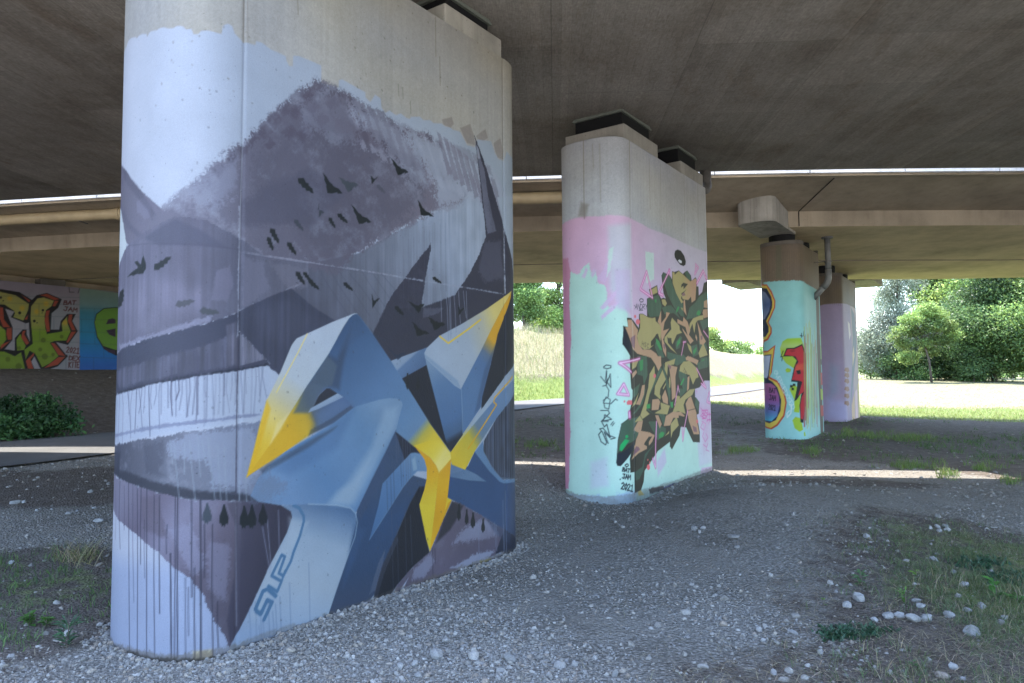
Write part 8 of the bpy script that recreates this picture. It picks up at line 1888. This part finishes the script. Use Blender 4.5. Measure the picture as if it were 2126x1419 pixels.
x, y = pick(520, 3.3, 9, 1.2, lambda x, y, z_: g.random(len(x)) < .45); sz = .016 + .022 * g.random(len(x)) ** 2.5
o = scatter_rocks('gravel', x, y, sz, sub=1, rough=.16); tag(o, 'fist-sized pale stones scattered on the gravel', 'gravel', kind='stuff')
bxs, bys = [], []
for A, L, W, B, m_ in ((A1, L1, W1, B1, 2600), (A2, L2, W2, B2, 1500), (A4, L4, W4, B4, 500), (A5, L5, W5, B5, 300)):
    P_, d_ = outline(A, L, W, B); s_ = g.uniform(0, d_[-1], m_); qx, qy = np.interp(s_, d_, P_[:, 0]), np.interp(s_, d_, P_[:, 1])
    ax_, ay_ = P_[:, 0].mean(), P_[:, 1].mean(); tx_ = np.interp(s_ + .01, d_, P_[:, 0]) - qx; ty_ = np.interp(s_ + .01, d_, P_[:, 1]) - qy; l_ = np.hypot(tx_, ty_) + 1e-9
    o_ = np.abs(g.normal(0, .07, m_)) + .004; bxs.append(qx + ty_ / l_ * o_); bys.append(qy - tx_ / l_ * o_)
bxs, bys = np.concatenate(bxs), np.concatenate(bys)
o = scatter_rocks('rubble', bxs, bys, .006 + .018 * g.random(len(bxs)) ** 3, sink=.2); tag(o, 'crumbled stones gathered against the feet of the piers', 'rubble', kind='stuff')
def px_ground(px, py):
    """where a sight line meets the ground"""
    r = np.array(Fw) + (px - 1063) / 1457.2244 * np.array(Rw) - (py - 709.5) / 1457.2244 * np.array(Uw)
    t = np.linspace(1, 90, 1800); k_ = np.argmax(EYE + r[2] * t < gz(r[0] * t, r[1] * t)); lo, hi = t[max(k_ - 1, 0)], t[k_]
    for _ in range(12):
        m_ = (lo + hi) / 2
        if EYE + r[2] * m_ < gz(np.array([r[0] * m_]), np.array([r[1] * m_]))[0]: hi = m_
        else: lo = m_
    t = hi
    return r[0] * t, r[1] * t
def rock(px, py, wpx, name='rock', label=None, group=None, tint=None, sub=1):
    x_, y_ = px_ground(px, py); s_ = wpx / 2 * y_ / 1457.2244 * 1.02
    o = scatter_rocks(name, np.array([x_]), np.array([y_]), np.array([s_]), sub=sub, rough=.22, tint=np.array([np.array(tint if tint is not None else (.25, .243, .233)) * random.uniform(.72, 1.08)]), sink=.0)
    me = o.data; co = np.empty(len(me.vertices) * 3, np.float32); me.vertices.foreach_get('co', co); co = co.reshape(-1, 3)
    org = np.array([x_, y_, co[:, 2].min()], np.float32); me.vertices.foreach_set('co', (co - org).ravel()); me.update(); o.location = org
    tag(o, label, 'rock', group); return o
PALE = 'pale rocks lying in the grassy verge at the lower right'
for px, py, w_ in ((1759, 1260, 26), (1783, 1246, 30), (1815, 1290, 18), (1843, 1283, 22), (1868, 1281, 22), (1896, 1289, 34), (1925, 1288, 28), (1912, 1262, 22), (1902, 1250, 20), (1970, 1282, 22), (2008, 1270, 16), (2018, 1316, 28), (2037, 1262, 18), (1939, 1163, 18), (1946, 1152, 12), (1947, 1096, 14), (1932, 1098, 12), (1966, 1102, 12), (1963, 1094, 14), (1950, 1104, 10), (2002, 1218, 18), (1979, 1388, 24), (2085, 1285, 16)):
    rock(px, py, w_, label='whitish rock lying in the grassy verge at the lower right', group=PALE)
GRY = 'loose grey stones on the gravel'
for px, py, w_ in ((832, 1388, 24), (862, 1382, 20), (906, 1365, 28), (870, 1404, 20), (926, 1333, 16), (1058, 1372, 26), (1040, 1395, 17), (1193, 1382, 15), (1277, 1402, 18), (1575, 1310, 18), (1645, 1315, 17), (1607, 1400, 20), (1704, 1357, 16), (1584, 1332, 15), (1614, 1140, 11), (1530, 1138, 12), (1632, 1092, 16), (1646, 1070, 12), (1440, 1100, 14), (1460, 1098, 12), (1452, 1106, 12), (1525, 1118, 20), (1800, 1116, 14)):
    rock(px, py, w_, label='loose grey stone lying on the open gravel', group=GRY, tint=(.215, .208, .20))
LFT = 'stones on the dark soil left of the front pier'
for px, py, w_ in ((32, 1046, 22), (50, 1044, 11), (143, 1069, 14), (77, 1061, 8), (206, 1083, 18), (187, 1023, 13), (161, 1062, 9), (24, 1170, 13), (196, 1056, 8), (108, 1059, 6)):
    rock(px, py, w_, label='grey stone on the dark soil left of the front pier', group=LFT, tint=(.25, .25, .248))

# ------------------------------------------------------------------ grass, straw and weeds
def blades(name, xs, ys, h, wd, lean, cols, label=None, cat='grass', flat=False, z_off=-.004):
    n = len(xs); g_ = np.random.default_rng(n + 5); a = g_.uniform(0, 6.283, n); t_ = g_.uniform(0, 6.283, n)
    dx, dy = np.cos(a), np.sin(a); lx, ly = np.cos(t_) * lean * h, np.sin(t_) * lean * h; z0 = gz(xs, ys) + z_off
    P = np.empty((n, 5, 3)); up = h * (np.sqrt(np.clip(1 - lean ** 2, .02, 1)) if not flat else .12)
    for k_, (f, ww, s_) in enumerate(((0, 1, -1), (0, 1, 1), (.55, .75, 1), (.55, .75, -1), (1, 0, 0))):
        b_ = f ** 1.7
        P[:, k_, 0] = xs + dx * wd * ww * s_ / 2 + lx * b_; P[:, k_, 1] = ys + dy * wd * ww * s_ / 2 + ly * b_; P[:, k_, 2] = z0 + up * (f if not flat else math.sin(f * 2.6)) + (.004 if flat else 0)
    i = np.arange(n)[:, None] * 5
    o = mesh_np(name, P.reshape(-1, 3), [i + np.array([[0, 1, 2, 3]]), i + np.array([[3, 2, 4]])], M['blade'], cols=np.repeat(cols, 5, 0), cname='Leaf')
    if label: tag(o, label, cat, kind='stuff')
    return o
def tint(n, base, var=.25, alt=None, p=.0):
    b_ = np.tile(np.array(base), (n, 1)); 
    if alt is not None: m_ = g.random(n) < p; b_[m_] = np.array(alt)
    return b_ * g.uniform(1 - var, 1 + var, (n, 1)) * g.uniform(.92, 1.08, (n, 3))
GREEN, DEEP, STRAW, OLIVE = (.085, .150, .040), (.040, .085, .028), (.42, .35, .20), (.14, .16, .055)
def tufts(n, rad, per, xs, ys):
    k_ = np.repeat(np.arange(len(xs)), per); r_ = rad * g.random(len(k_)) ** .7; a = g.uniform(0, 6.283, len(k_)); return xs[k_] + r_ * np.cos(a), ys[k_] + r_ * np.sin(a)
# right-hand verge
vt = lambda x, y, z_: (x > -.5) & (g.random(len(x)) < np.clip(z_[:, 1] * 2.0 * (.45 + .9 * e_(x, y)), 0, 1)) & (y < 9.5)
x, y = pick(24000, 3.2, 9.5, 1.1, vt); tx, ty = tufts(0, .06, 8, x, y); n_ = len(tx)
blades('grass', tx, ty, g.uniform(.02, .095, n_), g.uniform(.003, .006, n_), g.uniform(.35, .92, n_), tint(n_, (.066, .100, .040), .38, (.12, .115, .065), .35), 'short green grass growing along the right-hand verge')
vs_ = lambda x, y, z_: (x > -.6) & (z_[:, 0] < .75) & (y < 9.5) & (g.random(len(x)) < np.clip(.55 - .6 * e_(x, y), .12, 1) * (1 - z_[:, 0]))
x, y = pick(90000, 3.2, 9.5, 1.2, vs_); n_ = len(x)
blades('straw', x, y, g.uniform(.05, .22, n_), g.uniform(.002, .0045, n_), g.uniform(.75, .99, n_), tint(n_, (.27, .225, .155), .35, (.135, .108, .078), .5), 'dry straw litter lying on the earth of the verge', 'straw', flat=True)
x, y = pick(1700, 3.3, 5.6, 1.0, vt); n_ = len(x)
tx, ty = tufts(0, .05, 7, x, y); n_ = len(tx)
blades('grass', tx, ty, g.uniform(.06, .17, n_), g.uniform(.002, .004, n_), g.uniform(.25, .9, n_), tint(n_, (.26, .22, .13), .3, (.09, .11, .045), .55), 'taller fading grass stems standing in the right-hand verge')
# stray straws on the gravel
x, y = pick(700, 3.3, 8, 1.2, lambda x, y, z_: z_[:, 0] > .5); n_ = len(x)
blades('straw', x, y, g.uniform(.06, .28, n_), g.uniform(.002, .004, n_), g.uniform(.9, .99, n_), tint(n_, (.30, .25, .17), .3), 'stray dry stalks on the gravel', 'straw', flat=True)
# left of the front pier
lt = lambda x, y, z_: (x < -1.8) & (y < 7.2) & (y > 4.2) & (g.random(len(x)) < np.clip(z_[:, 1] * 2.0 * (.5 + .9 * e_(x, y)), 0, 1))
x, y = pick(11000, 4.0, 7.4, 1.0, lt); tx, ty = tufts(0, .08, 9, x, y); n_ = len(tx)
blades('grass', tx, ty, g.uniform(.02, .10, n_), g.uniform(.003, .007, n_), g.uniform(.2, .85, n_), tint(n_, GREEN, .35, DEEP, .4), 'patch of green grass on the soil left of the front pier')
q = np.array([px_ground(165, 1165), px_ground(150, 1160), px_ground(180, 1170)]); tx, ty = tufts(0, .16, 60, q[:, 0], q[:, 1]); n_ = len(tx)
blades('grass', tx, ty, g.uniform(.12, .36, n_), g.uniform(.003, .006, n_), g.uniform(.5, .95, n_), tint(n_, (.23, .19, .11), .25, OLIVE, .35), 'bleached arching grass tuft left of the front pier')
x, y = pick(2500, 3.6, 8, 1.0, lambda x, y, z_: (x < -1.8) & (z_[:, 0] < .5)); n_ = len(x)
blades('straw', x, y, g.uniform(.05, .2, n_), g.uniform(.002, .004, n_), g.uniform(.85, .99, n_), tint(n_, (.26, .22, .16), .35), 'dry stalks on the soil left of the front pier', 'straw', flat=True)
# low growth on the earth around the rear piers
rt = lambda x, y, z_: (y > 12.4) & (y < 22) & (x > -2) & (g.random(len(x)) < np.clip((z_[:, 1] + .08) * 1.3 * (.25 + 1.2 * e_(x * .7, y * 1.4)), 0, 1))
x, y = pick(14000, 12.4, 22, .8, rt); tx, ty = tufts(0, .12, 7, x, y); n_ = len(tx)
blades('grass', tx, ty, g.uniform(.03, .13, n_), g.uniform(.007, .014, n_), g.uniform(.3, .9, n_), tint(n_, (.075, .125, .035), .35, DEEP, .4), 'sparse grass and weeds on the dark earth near the rear piers')
hx, hy = [], []
for px, py, m_, sp in ((1540, 937, 26, 40), (1895, 970, 40, 52), (1965, 990, 16, 22), (2040, 975, 20, 40), (1800, 905, 60, 70), (1900, 912, 50, 60), (1760, 900, 20, 20), (1120, 925, 26, 50), (1690, 940, 20, 40), (2100, 1000, 14, 26)):
    for _ in range(m_):
        a = px_ground(px + g.normal(0, sp * .5), py + g.normal(0, 4)); hx.append(a[0]); hy.append(a[1])
tx, ty = tufts(0, .10, 12, np.array(hx), np.array(hy)); n_ = len(tx)
blades('grass', tx, ty, g.uniform(.04, .17, n_), g.uniform(.006, .011, n_), g.uniform(.2, .8, n_), tint(n_, (.10, .165, .04), .3, OLIVE, .25), 'brighter green tufts along the strip of sunlight and beside the rear piers')
# sunlit meadow beyond the decks
md = lambda x, y, z_: (z_[:, 1] > .25) & (y > 22) & (x > -1)
x, y = pick(60000, 22.2, 34, .6, md); n_ = len(x)
blades('grass', x, y, g.uniform(.05, .14, n_), g.uniform(.012, .022, n_), g.uniform(.3, .9, n_), tint(n_, (.16, .215, .06), .25, (.235, .235, .11), .3), 'sunlit green grass at the edge of the meadow')
x, y = pick(60000, 24, 62, .8, lambda x, y, z_: z_[:, 2] > .4); n_ = len(x)
blades('hay', x, y, g.uniform(.12, .45, n_), g.uniform(.014, .03, n_), g.uniform(.75, .98, n_), tint(n_, (.235, .22, .135), .3, (.16, .18, .07), .38), 'mown hay drying in the sun on the meadow and bank', 'hay', flat=True)
d_ok = lambda x, y, z_: (x * UY - y * UX < -17.3) & (y > 27.5) & (x / y < .14)
x, y = pick(90000, 27.5, 48, .5, d_ok); n_ = len(x); dd_ = x * UY - y * UX
blades('grass', x, y, np.where(dd_ < -19.6, g.uniform(.3, .7, n_), g.uniform(.12, .3, n_)), g.uniform(.012, .024, n_), g.uniform(.2, .7, n_), np.where((dd_ < -19.6)[:, None], tint(n_, (.30, .27, .165), .2, (.18, .21, .075), .35), tint(n_, (.14, .20, .05), .25, (.24, .26, .085), .2)), 'tall seeding grass on the sunlit bank behind the piers')
# leafy weeds
def weed(px, py, hpx, nl, base=GREEN, label='', spread=.8, slim=.38):
    x_, y_ = px_ground(px, py); H_ = hpx * y_ / 1457.2244; P = []; z0 = float(gz(np.array([x_]), np.array([y_]))[0])
    for i in range(nl):
        a = g.uniform(0, 6.283); f = g.uniform(.05, 1); r0 = H_ * .10; L_ = H_ * g.uniform(.35, .62) * spread; el = g.uniform(.1, .9); o_ = Vector((x_ + math.cos(a) * r0 * f, y_ + math.sin(a) * r0 * f, z0 + H_ * f * .7))
        d_ = Vector((math.cos(a) * math.cos(el), math.sin(a) * math.cos(el), math.sin(el))); s_ = Vector((-math.sin(a), math.cos(a), 0)) * L_ * slim * .5
        m_ = o_ + d_ * L_ * .5; tip = o_ + d_ * L_ + Vector((0, 0, -.22 * L_)); P += [o_, m_ - s_, tip, m_ + s_]
    n_ = len(P); Fq_ = np.arange(n_).reshape(-1, 4)
    root = empty('weed', (x_, y_, z0)); tag(root, label, 'weed')
    keep(mesh_np('foliage', np.array([tuple(p) for p in P]), Fq_, M['blade'], cols=np.repeat(tint(nl, base, .3), 4, 0), cname='Leaf'), root)
    b = MB(); b.tube([(x_, y_, z0 - .01), (x_ + .004, y_, z0 + H_ * .5), (x_ + .002, y_ + .004, z0 + H_ * .8)], [.004, .003, .0015], 5); keep(b.build('stem', M['blade'] if False else M['bark']), root)
weed(1787, 1215, 36, 26, (.075, .15, .06), 'feathery green weed between gravel and verge above two big rocks', .8, .5)
weed(1710, 1258, 20, 8, (.10, .19, .04), 'tiny bright green seedling at the edge of the gravel', 1, .5)
weed(1905, 1198, 22, 5, (.10, .20, .03), 'single broad-leaved seedling on bare earth in the verge', 1.5, .5)
weed(2068, 1240, 46, 12, (.06, .16, .035), 'upright dock plant with broad leaves near the right edge', 1.0, .55)
weed(2112, 1252, 30, 10, (.06, .15, .035), 'low broad-leaved plant at the right edge of the picture', 1.1, .6)
weed(1880, 1255, 34, 22, (.08, .17, .035), 'grassy green clump beside the row of whitish rocks', 1.1, .18)
weed(1895, 1390, 22, 12, (.07, .14, .05), 'round-leaved weed in the dry grass at the bottom right', .9, .7)
weed(140, 1345, 75, 46, (.045, .095, .045), 'tall dark green weed with narrow leaves beside the front pier base', .7, .22)
weed(60, 1300, 34, 40, (.07, .15, .035), 'bright leafy weed clump in the grass left of the front pier', 1.0, .6)
weed(95, 1302, 26, 34, (.07, .16, .035), 'second leafy weed clump beside the tall narrow-leaved weed', 1.0, .6)
for px, py in ((1715, 1320), (1740, 1312), (1760, 1322), (1785, 1315), (1730, 1330), (1775, 1330), (1800, 1325)):
    pass
cl = np.array([px_ground(px + g.normal(0, 22), py + g.normal(0, 7)) for px, py in [(1750, 1318)] * 60 + [(1800, 1315)] * 25 + [(2030, 1170)] * 60 + [(2090, 1200)] * 60]); tx, ty = tufts(0, .05, 8, cl[:, 0], cl[:, 1]); n_ = len(tx)
blades('clover', tx, ty, g.uniform(.02, .06, n_), g.uniform(.014, .026, n_), g.uniform(.5, .95, n_), tint(n_, (.030, .068, .036), .3), 'dark clover patches in the right-hand verge', 'clover')

# ------------------------------------------------------------------ trees and shrubs
def crown_mesh(name, blobs, n, leaf, cols, root, clump=.5, seed=1, per=26, aspect=.55, droop=0):
    """leaf faces gathered in sprays spread through ellipsoid volumes"""
    g_ = np.random.default_rng(seed); vol = np.array([b_[3] * b_[4] * b_[5] for b_ in blobs]) ** .75; ns = max(1, n // per)
    wb = g_.choice(len(blobs), ns, p=vol / vol.sum()); Bl = np.array(blobs)[wb]
    d_ = g_.normal(size=(ns, 3)); d_ /= np.linalg.norm(d_, axis=1)[:, None]; r_ = g_.uniform(.30, 1.12, ns) ** .45
    C_ = Bl[:, :3] + d_ * r_[:, None] * Bl[:, 3:6]
    k_ = np.repeat(np.arange(ns), per); m_ = len(k_)
    sp = g_.normal(size=(m_, 3)) * clump * np.array((1, 1, .55)); sp[:, 2] -= droop * np.abs(g_.normal(size=m_)) * clump
    P = C_[k_] + sp
    a = g_.normal(size=(m_, 3)); a[:, 2] -= droop * 1.5; a /= np.linalg.norm(a, axis=1)[:, None]; b_ = np.cross(a, g_.normal(size=(m_, 3)) * (1, 1, .5) + (0, 0, .9)); b_ /= np.linalg.norm(b_, axis=1)[:, None] + 1e-9
    L_ = leaf * g_.uniform(.6, 1.35, m_)
    Q = np.stack([P - a * L_[:, None] * .5, P + b_ * (L_ * aspect * .5)[:, None], P + a * L_[:, None] * .5, P - b_ * (L_ * aspect * .5)[:, None]], 1)
    ca = np.array(cols); tone = g_.integers(0, len(ca), ns); bt = g_.uniform(.62, 1.38, len(blobs))[wb][:, None]; cc = ca[tone] * bt * g_.uniform(.6, 1.4, (ns, 1)); cc = cc[k_] * g_.uniform(.8, 1.2, (m_, 1))
    return keep(mesh_np(name, Q.reshape(-1, 3), np.arange(m_ * 4).reshape(-1, 4), M['leaf'], cols=np.repeat(cc, 4, 0), cname='Leaf'), root)
def tree(px, Y, spread, height, label, cols, n, leaf, seed, trunk=.16, base_h=.25, lean=(0, 0), name='tree', cat='tree', clump=None, nb=9, lobes=None, group=None, aspect=.55, droop=0, show_trunk=True):
    x_ = (px - 1063) / 1457.2244 * Y; z0 = float(gz(np.array([x_]), np.array([Y]))[0]); g_ = np.random.default_rng(seed)
    root = empty(name, (x_, Y, z0)); tag(root, label, cat, group)
    bl = []
    for i in range(nb):
        f = g_.random(); a = g_.uniform(0, 6.283); h_ = z0 + height * (base_h + (1 - base_h) * (.12 + .76 * f)); rr = spread * (.75 if f < .6 else .45) * g_.uniform(.25, .85)
        s_ = spread * g_.uniform(.20, .46) * (1.1 - .4 * f); bl.append((x_ + lean[0] * f + math.cos(a) * rr, Y + lean[1] * f + math.sin(a) * rr, h_, s_, s_, s_ * g_.uniform(.6, .85)))
    if lobes: bl = [(x_ + a, Y + b_, z0 + c_, *s3) for a, b_, c_, s3 in lobes]
    crown_mesh('crown', bl, n, leaf, cols, root, clump if clump else spread * .10, seed, aspect=aspect, droop=droop)
    b = MB(); top = Vector((x_ + lean[0] * .6, Y + lean[1] * .6, z0 + height * .62)); p0 = Vector((x_, Y, z0 - .1)); p1_ = Vector((x_ + lean[0] * .12, Y, z0 + height * .25))
    b.tube([p0, p1_, (p1_ + top) / 2 + Vector((lean[0] * .08, 0, 0)), top], [trunk, trunk * .8, trunk * .55, trunk * .22], 8)
    keep(b.build('trunk', M['bark'], smooth=True), root)
    b = MB()
    for q in bl[:8]:
        c_ = Vector(q[:3]); st = p1_.lerp(top, min(.95, max(0.0, (c_.z - z0) / height - .25)))
        mdl = st.lerp(c_, .5) + Vector((0, 0, .06 * height)); b.tube([st, mdl, c_], [trunk * .42, trunk * .26, trunk * .08], 6)
    keep(b.build('limbs', M['bark'], smooth=True), root); return root
WIL = [(.21, .245, .175), (.25, .285, .215), (.17, .21, .145)]; LIM = [(.20, .285, .075), (.25, .33, .10), (.15, .235, .06)]; DRK = [(.075, .135, .045), (.10, .17, .055), (.055, .105, .038)]; MIDG = [(.12, .20, .055), (.16, .245, .075), (.10, .165, .048)]
PT = M['bark']
tree(1862, 55, 3.7, 11.5, 'tall feathery grey-green willow behind the meadow, next to the lilac pier', WIL, 60000, .20, 11, .22, .04, (.5, 0), nb=26, aspect=.30, droop=.7, clump=.42)
tree(1932, 49, 2.1, 5.9, 'small light green tree with a leaning bare trunk at the meadow edge', [(.155, .235, .065), (.195, .275, .085), (.115, .185, .05)], 19000, .14, 12, .09, .42, (-.9, 0), lobes=[(-.2, 0, 5.1, (.65, .7, .5)), (.55, .2, 4.75, (.6, .7, .45)), (-1.25, 0, 4.45, (.6, .6, .42)), (1.25, 0, 3.95, (.55, .6, .4)), (-1.0, .3, 3.6, (.65, .6, .38)), (.1, -.2, 3.95, (.75, .7, .45)), (-2.0, 0, 3.75, (.5, .5, .32)), (-.5, 0, 2.75, (.6, .5, .3)), (1.75, .2, 3.35, (.5, .5, .3)), (.7, 0, 3.0, (.6, .5, .32)), (-1.7, .2, 2.7, (.55, .5, .3)), (-2.45, 0, 3.1, (.4, .4, .25)), (.2, .5, 2.2, (.5, .5, .3)), (-1.2, .6, 1.8, (.7, .5, .4))], clump=.17)
tree(2062, 51, 4.2, 10.0, 'broad dark green tree with drooping layered branches at the right of the meadow', DRK, 62000, .17, 13, .2, .0, (0, 0), nb=30, clump=.40, droop=.35)
tree(2150, 49, 3.6, 9.5, 'mid green bushy tree cut by the right edge of the picture', MIDG, 34000, .18, 14, .2, .0, nb=20, clump=.42)
tree(2012, 62, 5.0, 14.5, 'tall bright-topped tree rising behind the broad dark one', LIM, 46000, .22, 15, .28, .1, nb=24, clump=.5)
tree(1945, 65, 4.0, 13.0, 'tall dark tree between the willow and the bright-topped tree', DRK, 40000, .22, 16, .24, .05, nb=22, clump=.5)
tree(2100, 68, 6.0, 15.0, 'pale green tree crown seen over the dark trees at the far right', MIDG, 40000, .24, 17, .28, .1, nb=22, clump=.55)
tree(1806, 62, 2.2, 6.0, 'low dark shrub at the foot of the willow', MIDG, 12000, .18, 18, .08, .0, nb=10, name='shrub', cat='shrub', clump=.35)
tree(1885, 53, 2.0, 2.5, 'dark undergrowth bush below the willow', DRK, 9000, .15, 19, .05, .0, nb=10, name='shrub', cat='shrub', clump=.3)
tree(1968, 54, 2.3, 2.8, 'dark undergrowth bush behind the leaning trunk', DRK, 9000, .15, 20, .05, .0, nb=10, name='shrub', cat='shrub', clump=.3)
tree(2020, 50, 1.8, 2.4, 'low dark bush under the broad dark tree', DRK, 8000, .15, 21, .05, .0, nb=9, name='shrub', cat='shrub', clump=.3)
tree(1835, 57, 1.9, 2.8, 'dark bush filling the space between willow trunk and low shrub', DRK, 8000, .16, 51, .05, .0, nb=9, name='shrub', cat='shrub', clump=.3)
# on the bank between the two front piers
tree(1088, 44, 1.5, 5.4, 'mid green tree on top of the bank, left one of two between the front piers', MIDG, 24000, .14, 22, .12, .0, nb=16, clump=.30)
tree(1160, 47, 2.0, 6.2, 'yellow-green tree on top of the bank, right one of two between the front piers', LIM, 26000, .15, 23, .14, .0, nb=16, clump=.32)
tree(1040, 46, 2.2, 5.6, 'dark green tree on the bank half hidden behind the front pier', MIDG, 10000, .19, 24, .12, .0, nb=10, clump=.4)
tree(1112, 52, 1.6, 3.0, 'dark shrub filling the gap between the two bank trees', DRK, 6000, .18, 25, .06, .0, nb=8, name='shrub', cat='shrub', clump=.35)
# far side of the meadow
tree(1486, 74, 1.25, 3.0, 'round bright bush on the bank just right of the mint pier', LIM, 5000, .2, 26, .07, .0, nb=8, name='shrub', cat='shrub', clump=.35)
tree(1462, 76, 1.6, 4.0, 'bush half hidden behind the right edge of the mint pier', MIDG, 4000, .22, 27, .07, .0, nb=7, name='shrub', cat='shrub', clump=.4)
for i, (px, Y, s_, h_, lb) in enumerate(((1512, 96, 1.5, 2.4, 'low hedge bush next to the round bright bush'), (1528, 104, 1.8, 2.9, 'hedge bush left of the far lamp posts'), (1545, 110, 1.9, 3.1, 'hedge bush under the far lamp posts'), (1582, 112, 1.8, 3.2, 'hedge bush next to the turquoise pier'))):
    tree(px, Y, s_, h_, lb, MIDG, 2200, .3, 30 + i, .06, .0, nb=6, name='shrub', cat='shrub', clump=.5)
for i, (px, Y, h_, lb) in enumerate(((1555, 150, 7.2, 'tiny dark conifer on the far skyline beside the lamp posts'), (1570, 152, 5.6, 'tiny round tree on the far skyline right of the conifer'))):
    tree(px, Y, 1.3, h_, lb, DRK, 1600, .4, 40 + i, .1, .1, nb=6, clump=.5)
def lamp_post(px, Y, h_, label):
    x_ = (px - 1063) / 1457.2244 * Y; z0 = float(gz(np.array([x_]), np.array([Y]))[0]); root = empty('street_lamp', (x_, Y, z0)); tag(root, label, 'street lamp')
    b = MB(); b.tube([(x_, Y, z0 - .1), (x_, Y, z0 + h_)], [.11, .07], 8); keep(b.build('post', M['lamp']), root)
    b = MB(); b.tube([(x_, Y, z0 + h_), (x_ + .5, Y, z0 + h_ + .25), (x_ + 1.1, Y, z0 + h_ + .28)], .05, 6); keep(b.build('arm', M['lamp']), root)
    b = MB(); b.box((x_ + 1.0, Y - .14, z0 + h_ + .22), (.7, 0, 0), (0, .28, 0), (0, 0, .12)); keep(b.build('lamp_head', M['lamp'], bevel=.03), root)
lamp_post(1554, 165, 9.0, 'thin pale street lamp on the far skyline, left one of two'); lamp_post(1563, 170, 9.2, 'thin pale street lamp on the far skyline, right one of two')
hx_ = (1556 - 1063) / 1457.2244 * 190; hz = float(gz(np.array([hx_]), np.array([190.]))[0])
hb = empty('low_building', (hx_, 190, hz)); tag(hb, 'low grey building on the far skyline behind the hedge', 'building')
b = MB(); b.box((hx_ - 5, 187, hz - .2), (11, 0, 0), (0, 6, 0), (0, 0, 3.1)); keep(b.build('wall', M['wallfar']), hb)
b = MB(); b.add([(hx_ - 5.4, 186.6, hz + 2.9), (hx_ + 6.4, 186.6, hz + 2.9), (hx_ + 6.4, 193.4, hz + 2.9), (hx_ - 5.4, 193.4, hz + 2.9), (hx_ - 5.4, 190, hz + 4.3), (hx_ + 6.4, 190, hz + 4.3)], [(0, 1, 5, 4), (2, 3, 4, 5), (1, 2, 5), (3, 0, 4), (3, 2, 1, 0)]); keep(b.build('roof', M['rooffar']), hb)
for k_ in range(4):
    b = MB(); b.box((hx_ - 3.6 + k_ * 2.4, 186.97, hz + .9), (1.1, 0, 0), (0, .06, 0), (0, 0, 1.1)); keep(b.build('window', M['dark']), hb)
# far wooded rim, one mass
g_ = np.random.default_rng(77); th_ = np.concatenate([g_.uniform(.2, 1.1, 130), g_.uniform(-.5, .15, 60)]); dist = g_.uniform(190, 330, len(th_)); hxs = dist * np.sin(th_); hys = dist * np.cos(th_)
wood = bpy.data.objects.new('far_wood_root', None)
hz_ = gz(hxs, hys); blobs = [(a, b_, c_ + 1.6, g_.uniform(3, 7), 4, g_.uniform(1.4, 2.8)) for a, b_, c_ in zip(hxs, hys, hz_)]
tmp = empty('tmp'); cm = crown_mesh('treeline', blobs, 26000, 1.0, MIDG, tmp, 1.1, 5); cm.parent = None; bpy.data.objects.remove(tmp); bpy.data.objects.remove(wood)
cm.matrix_parent_inverse = Matrix(); tag(cm, 'far hedges and woods on the horizon', 'treeline', kind='stuff')
# bush at the foot of the dirt bank on the left
bx_, by_ = px_ground(70, 912); z0 = float(gz(np.array([bx_]), np.array([by_]))[0])
bush = empty('shrub', (bx_, by_, z0)); tag(bush, 'dark green leafy bush at the foot of the dirt bank beside the asphalt path', 'shrub')
k_ = by_ / 1457.2244
bl = [(bx_ + (a - 70) * k_, by_ + b_, z0 + c_ * k_, r_ * k_, r_ * k_, r_ * k_ * .8) for a, b_, c_, r_ in ((60, .3, 62, 34), (20, .2, 55, 36), (-30, .1, 50, 40), (100, .2, 50, 32), (125, .1, 34, 26), (40, -.1, 28, 34), (-20, -.1, 24, 36), (90, -.2, 22, 30), (-80, 0, 40, 44), (145, 0, 18, 16))]
crown_mesh('foliage', bl, 12000, .085, [(.030, .075, .026), (.042, .095, .030), (.022, .058, .022)], bush, .10, 91, aspect=.62)
b = MB()
for q in bl: b.tube([(bx_ + (q[0] - bx_) * .3, by_, z0 - .02), tuple((Vector(q[:3]) + Vector((bx_, by_, z0))) / 2), q[:3]], [.014, .010, .005], 5)
keep(b.build('stems', M['bark'], smooth=True), bush)
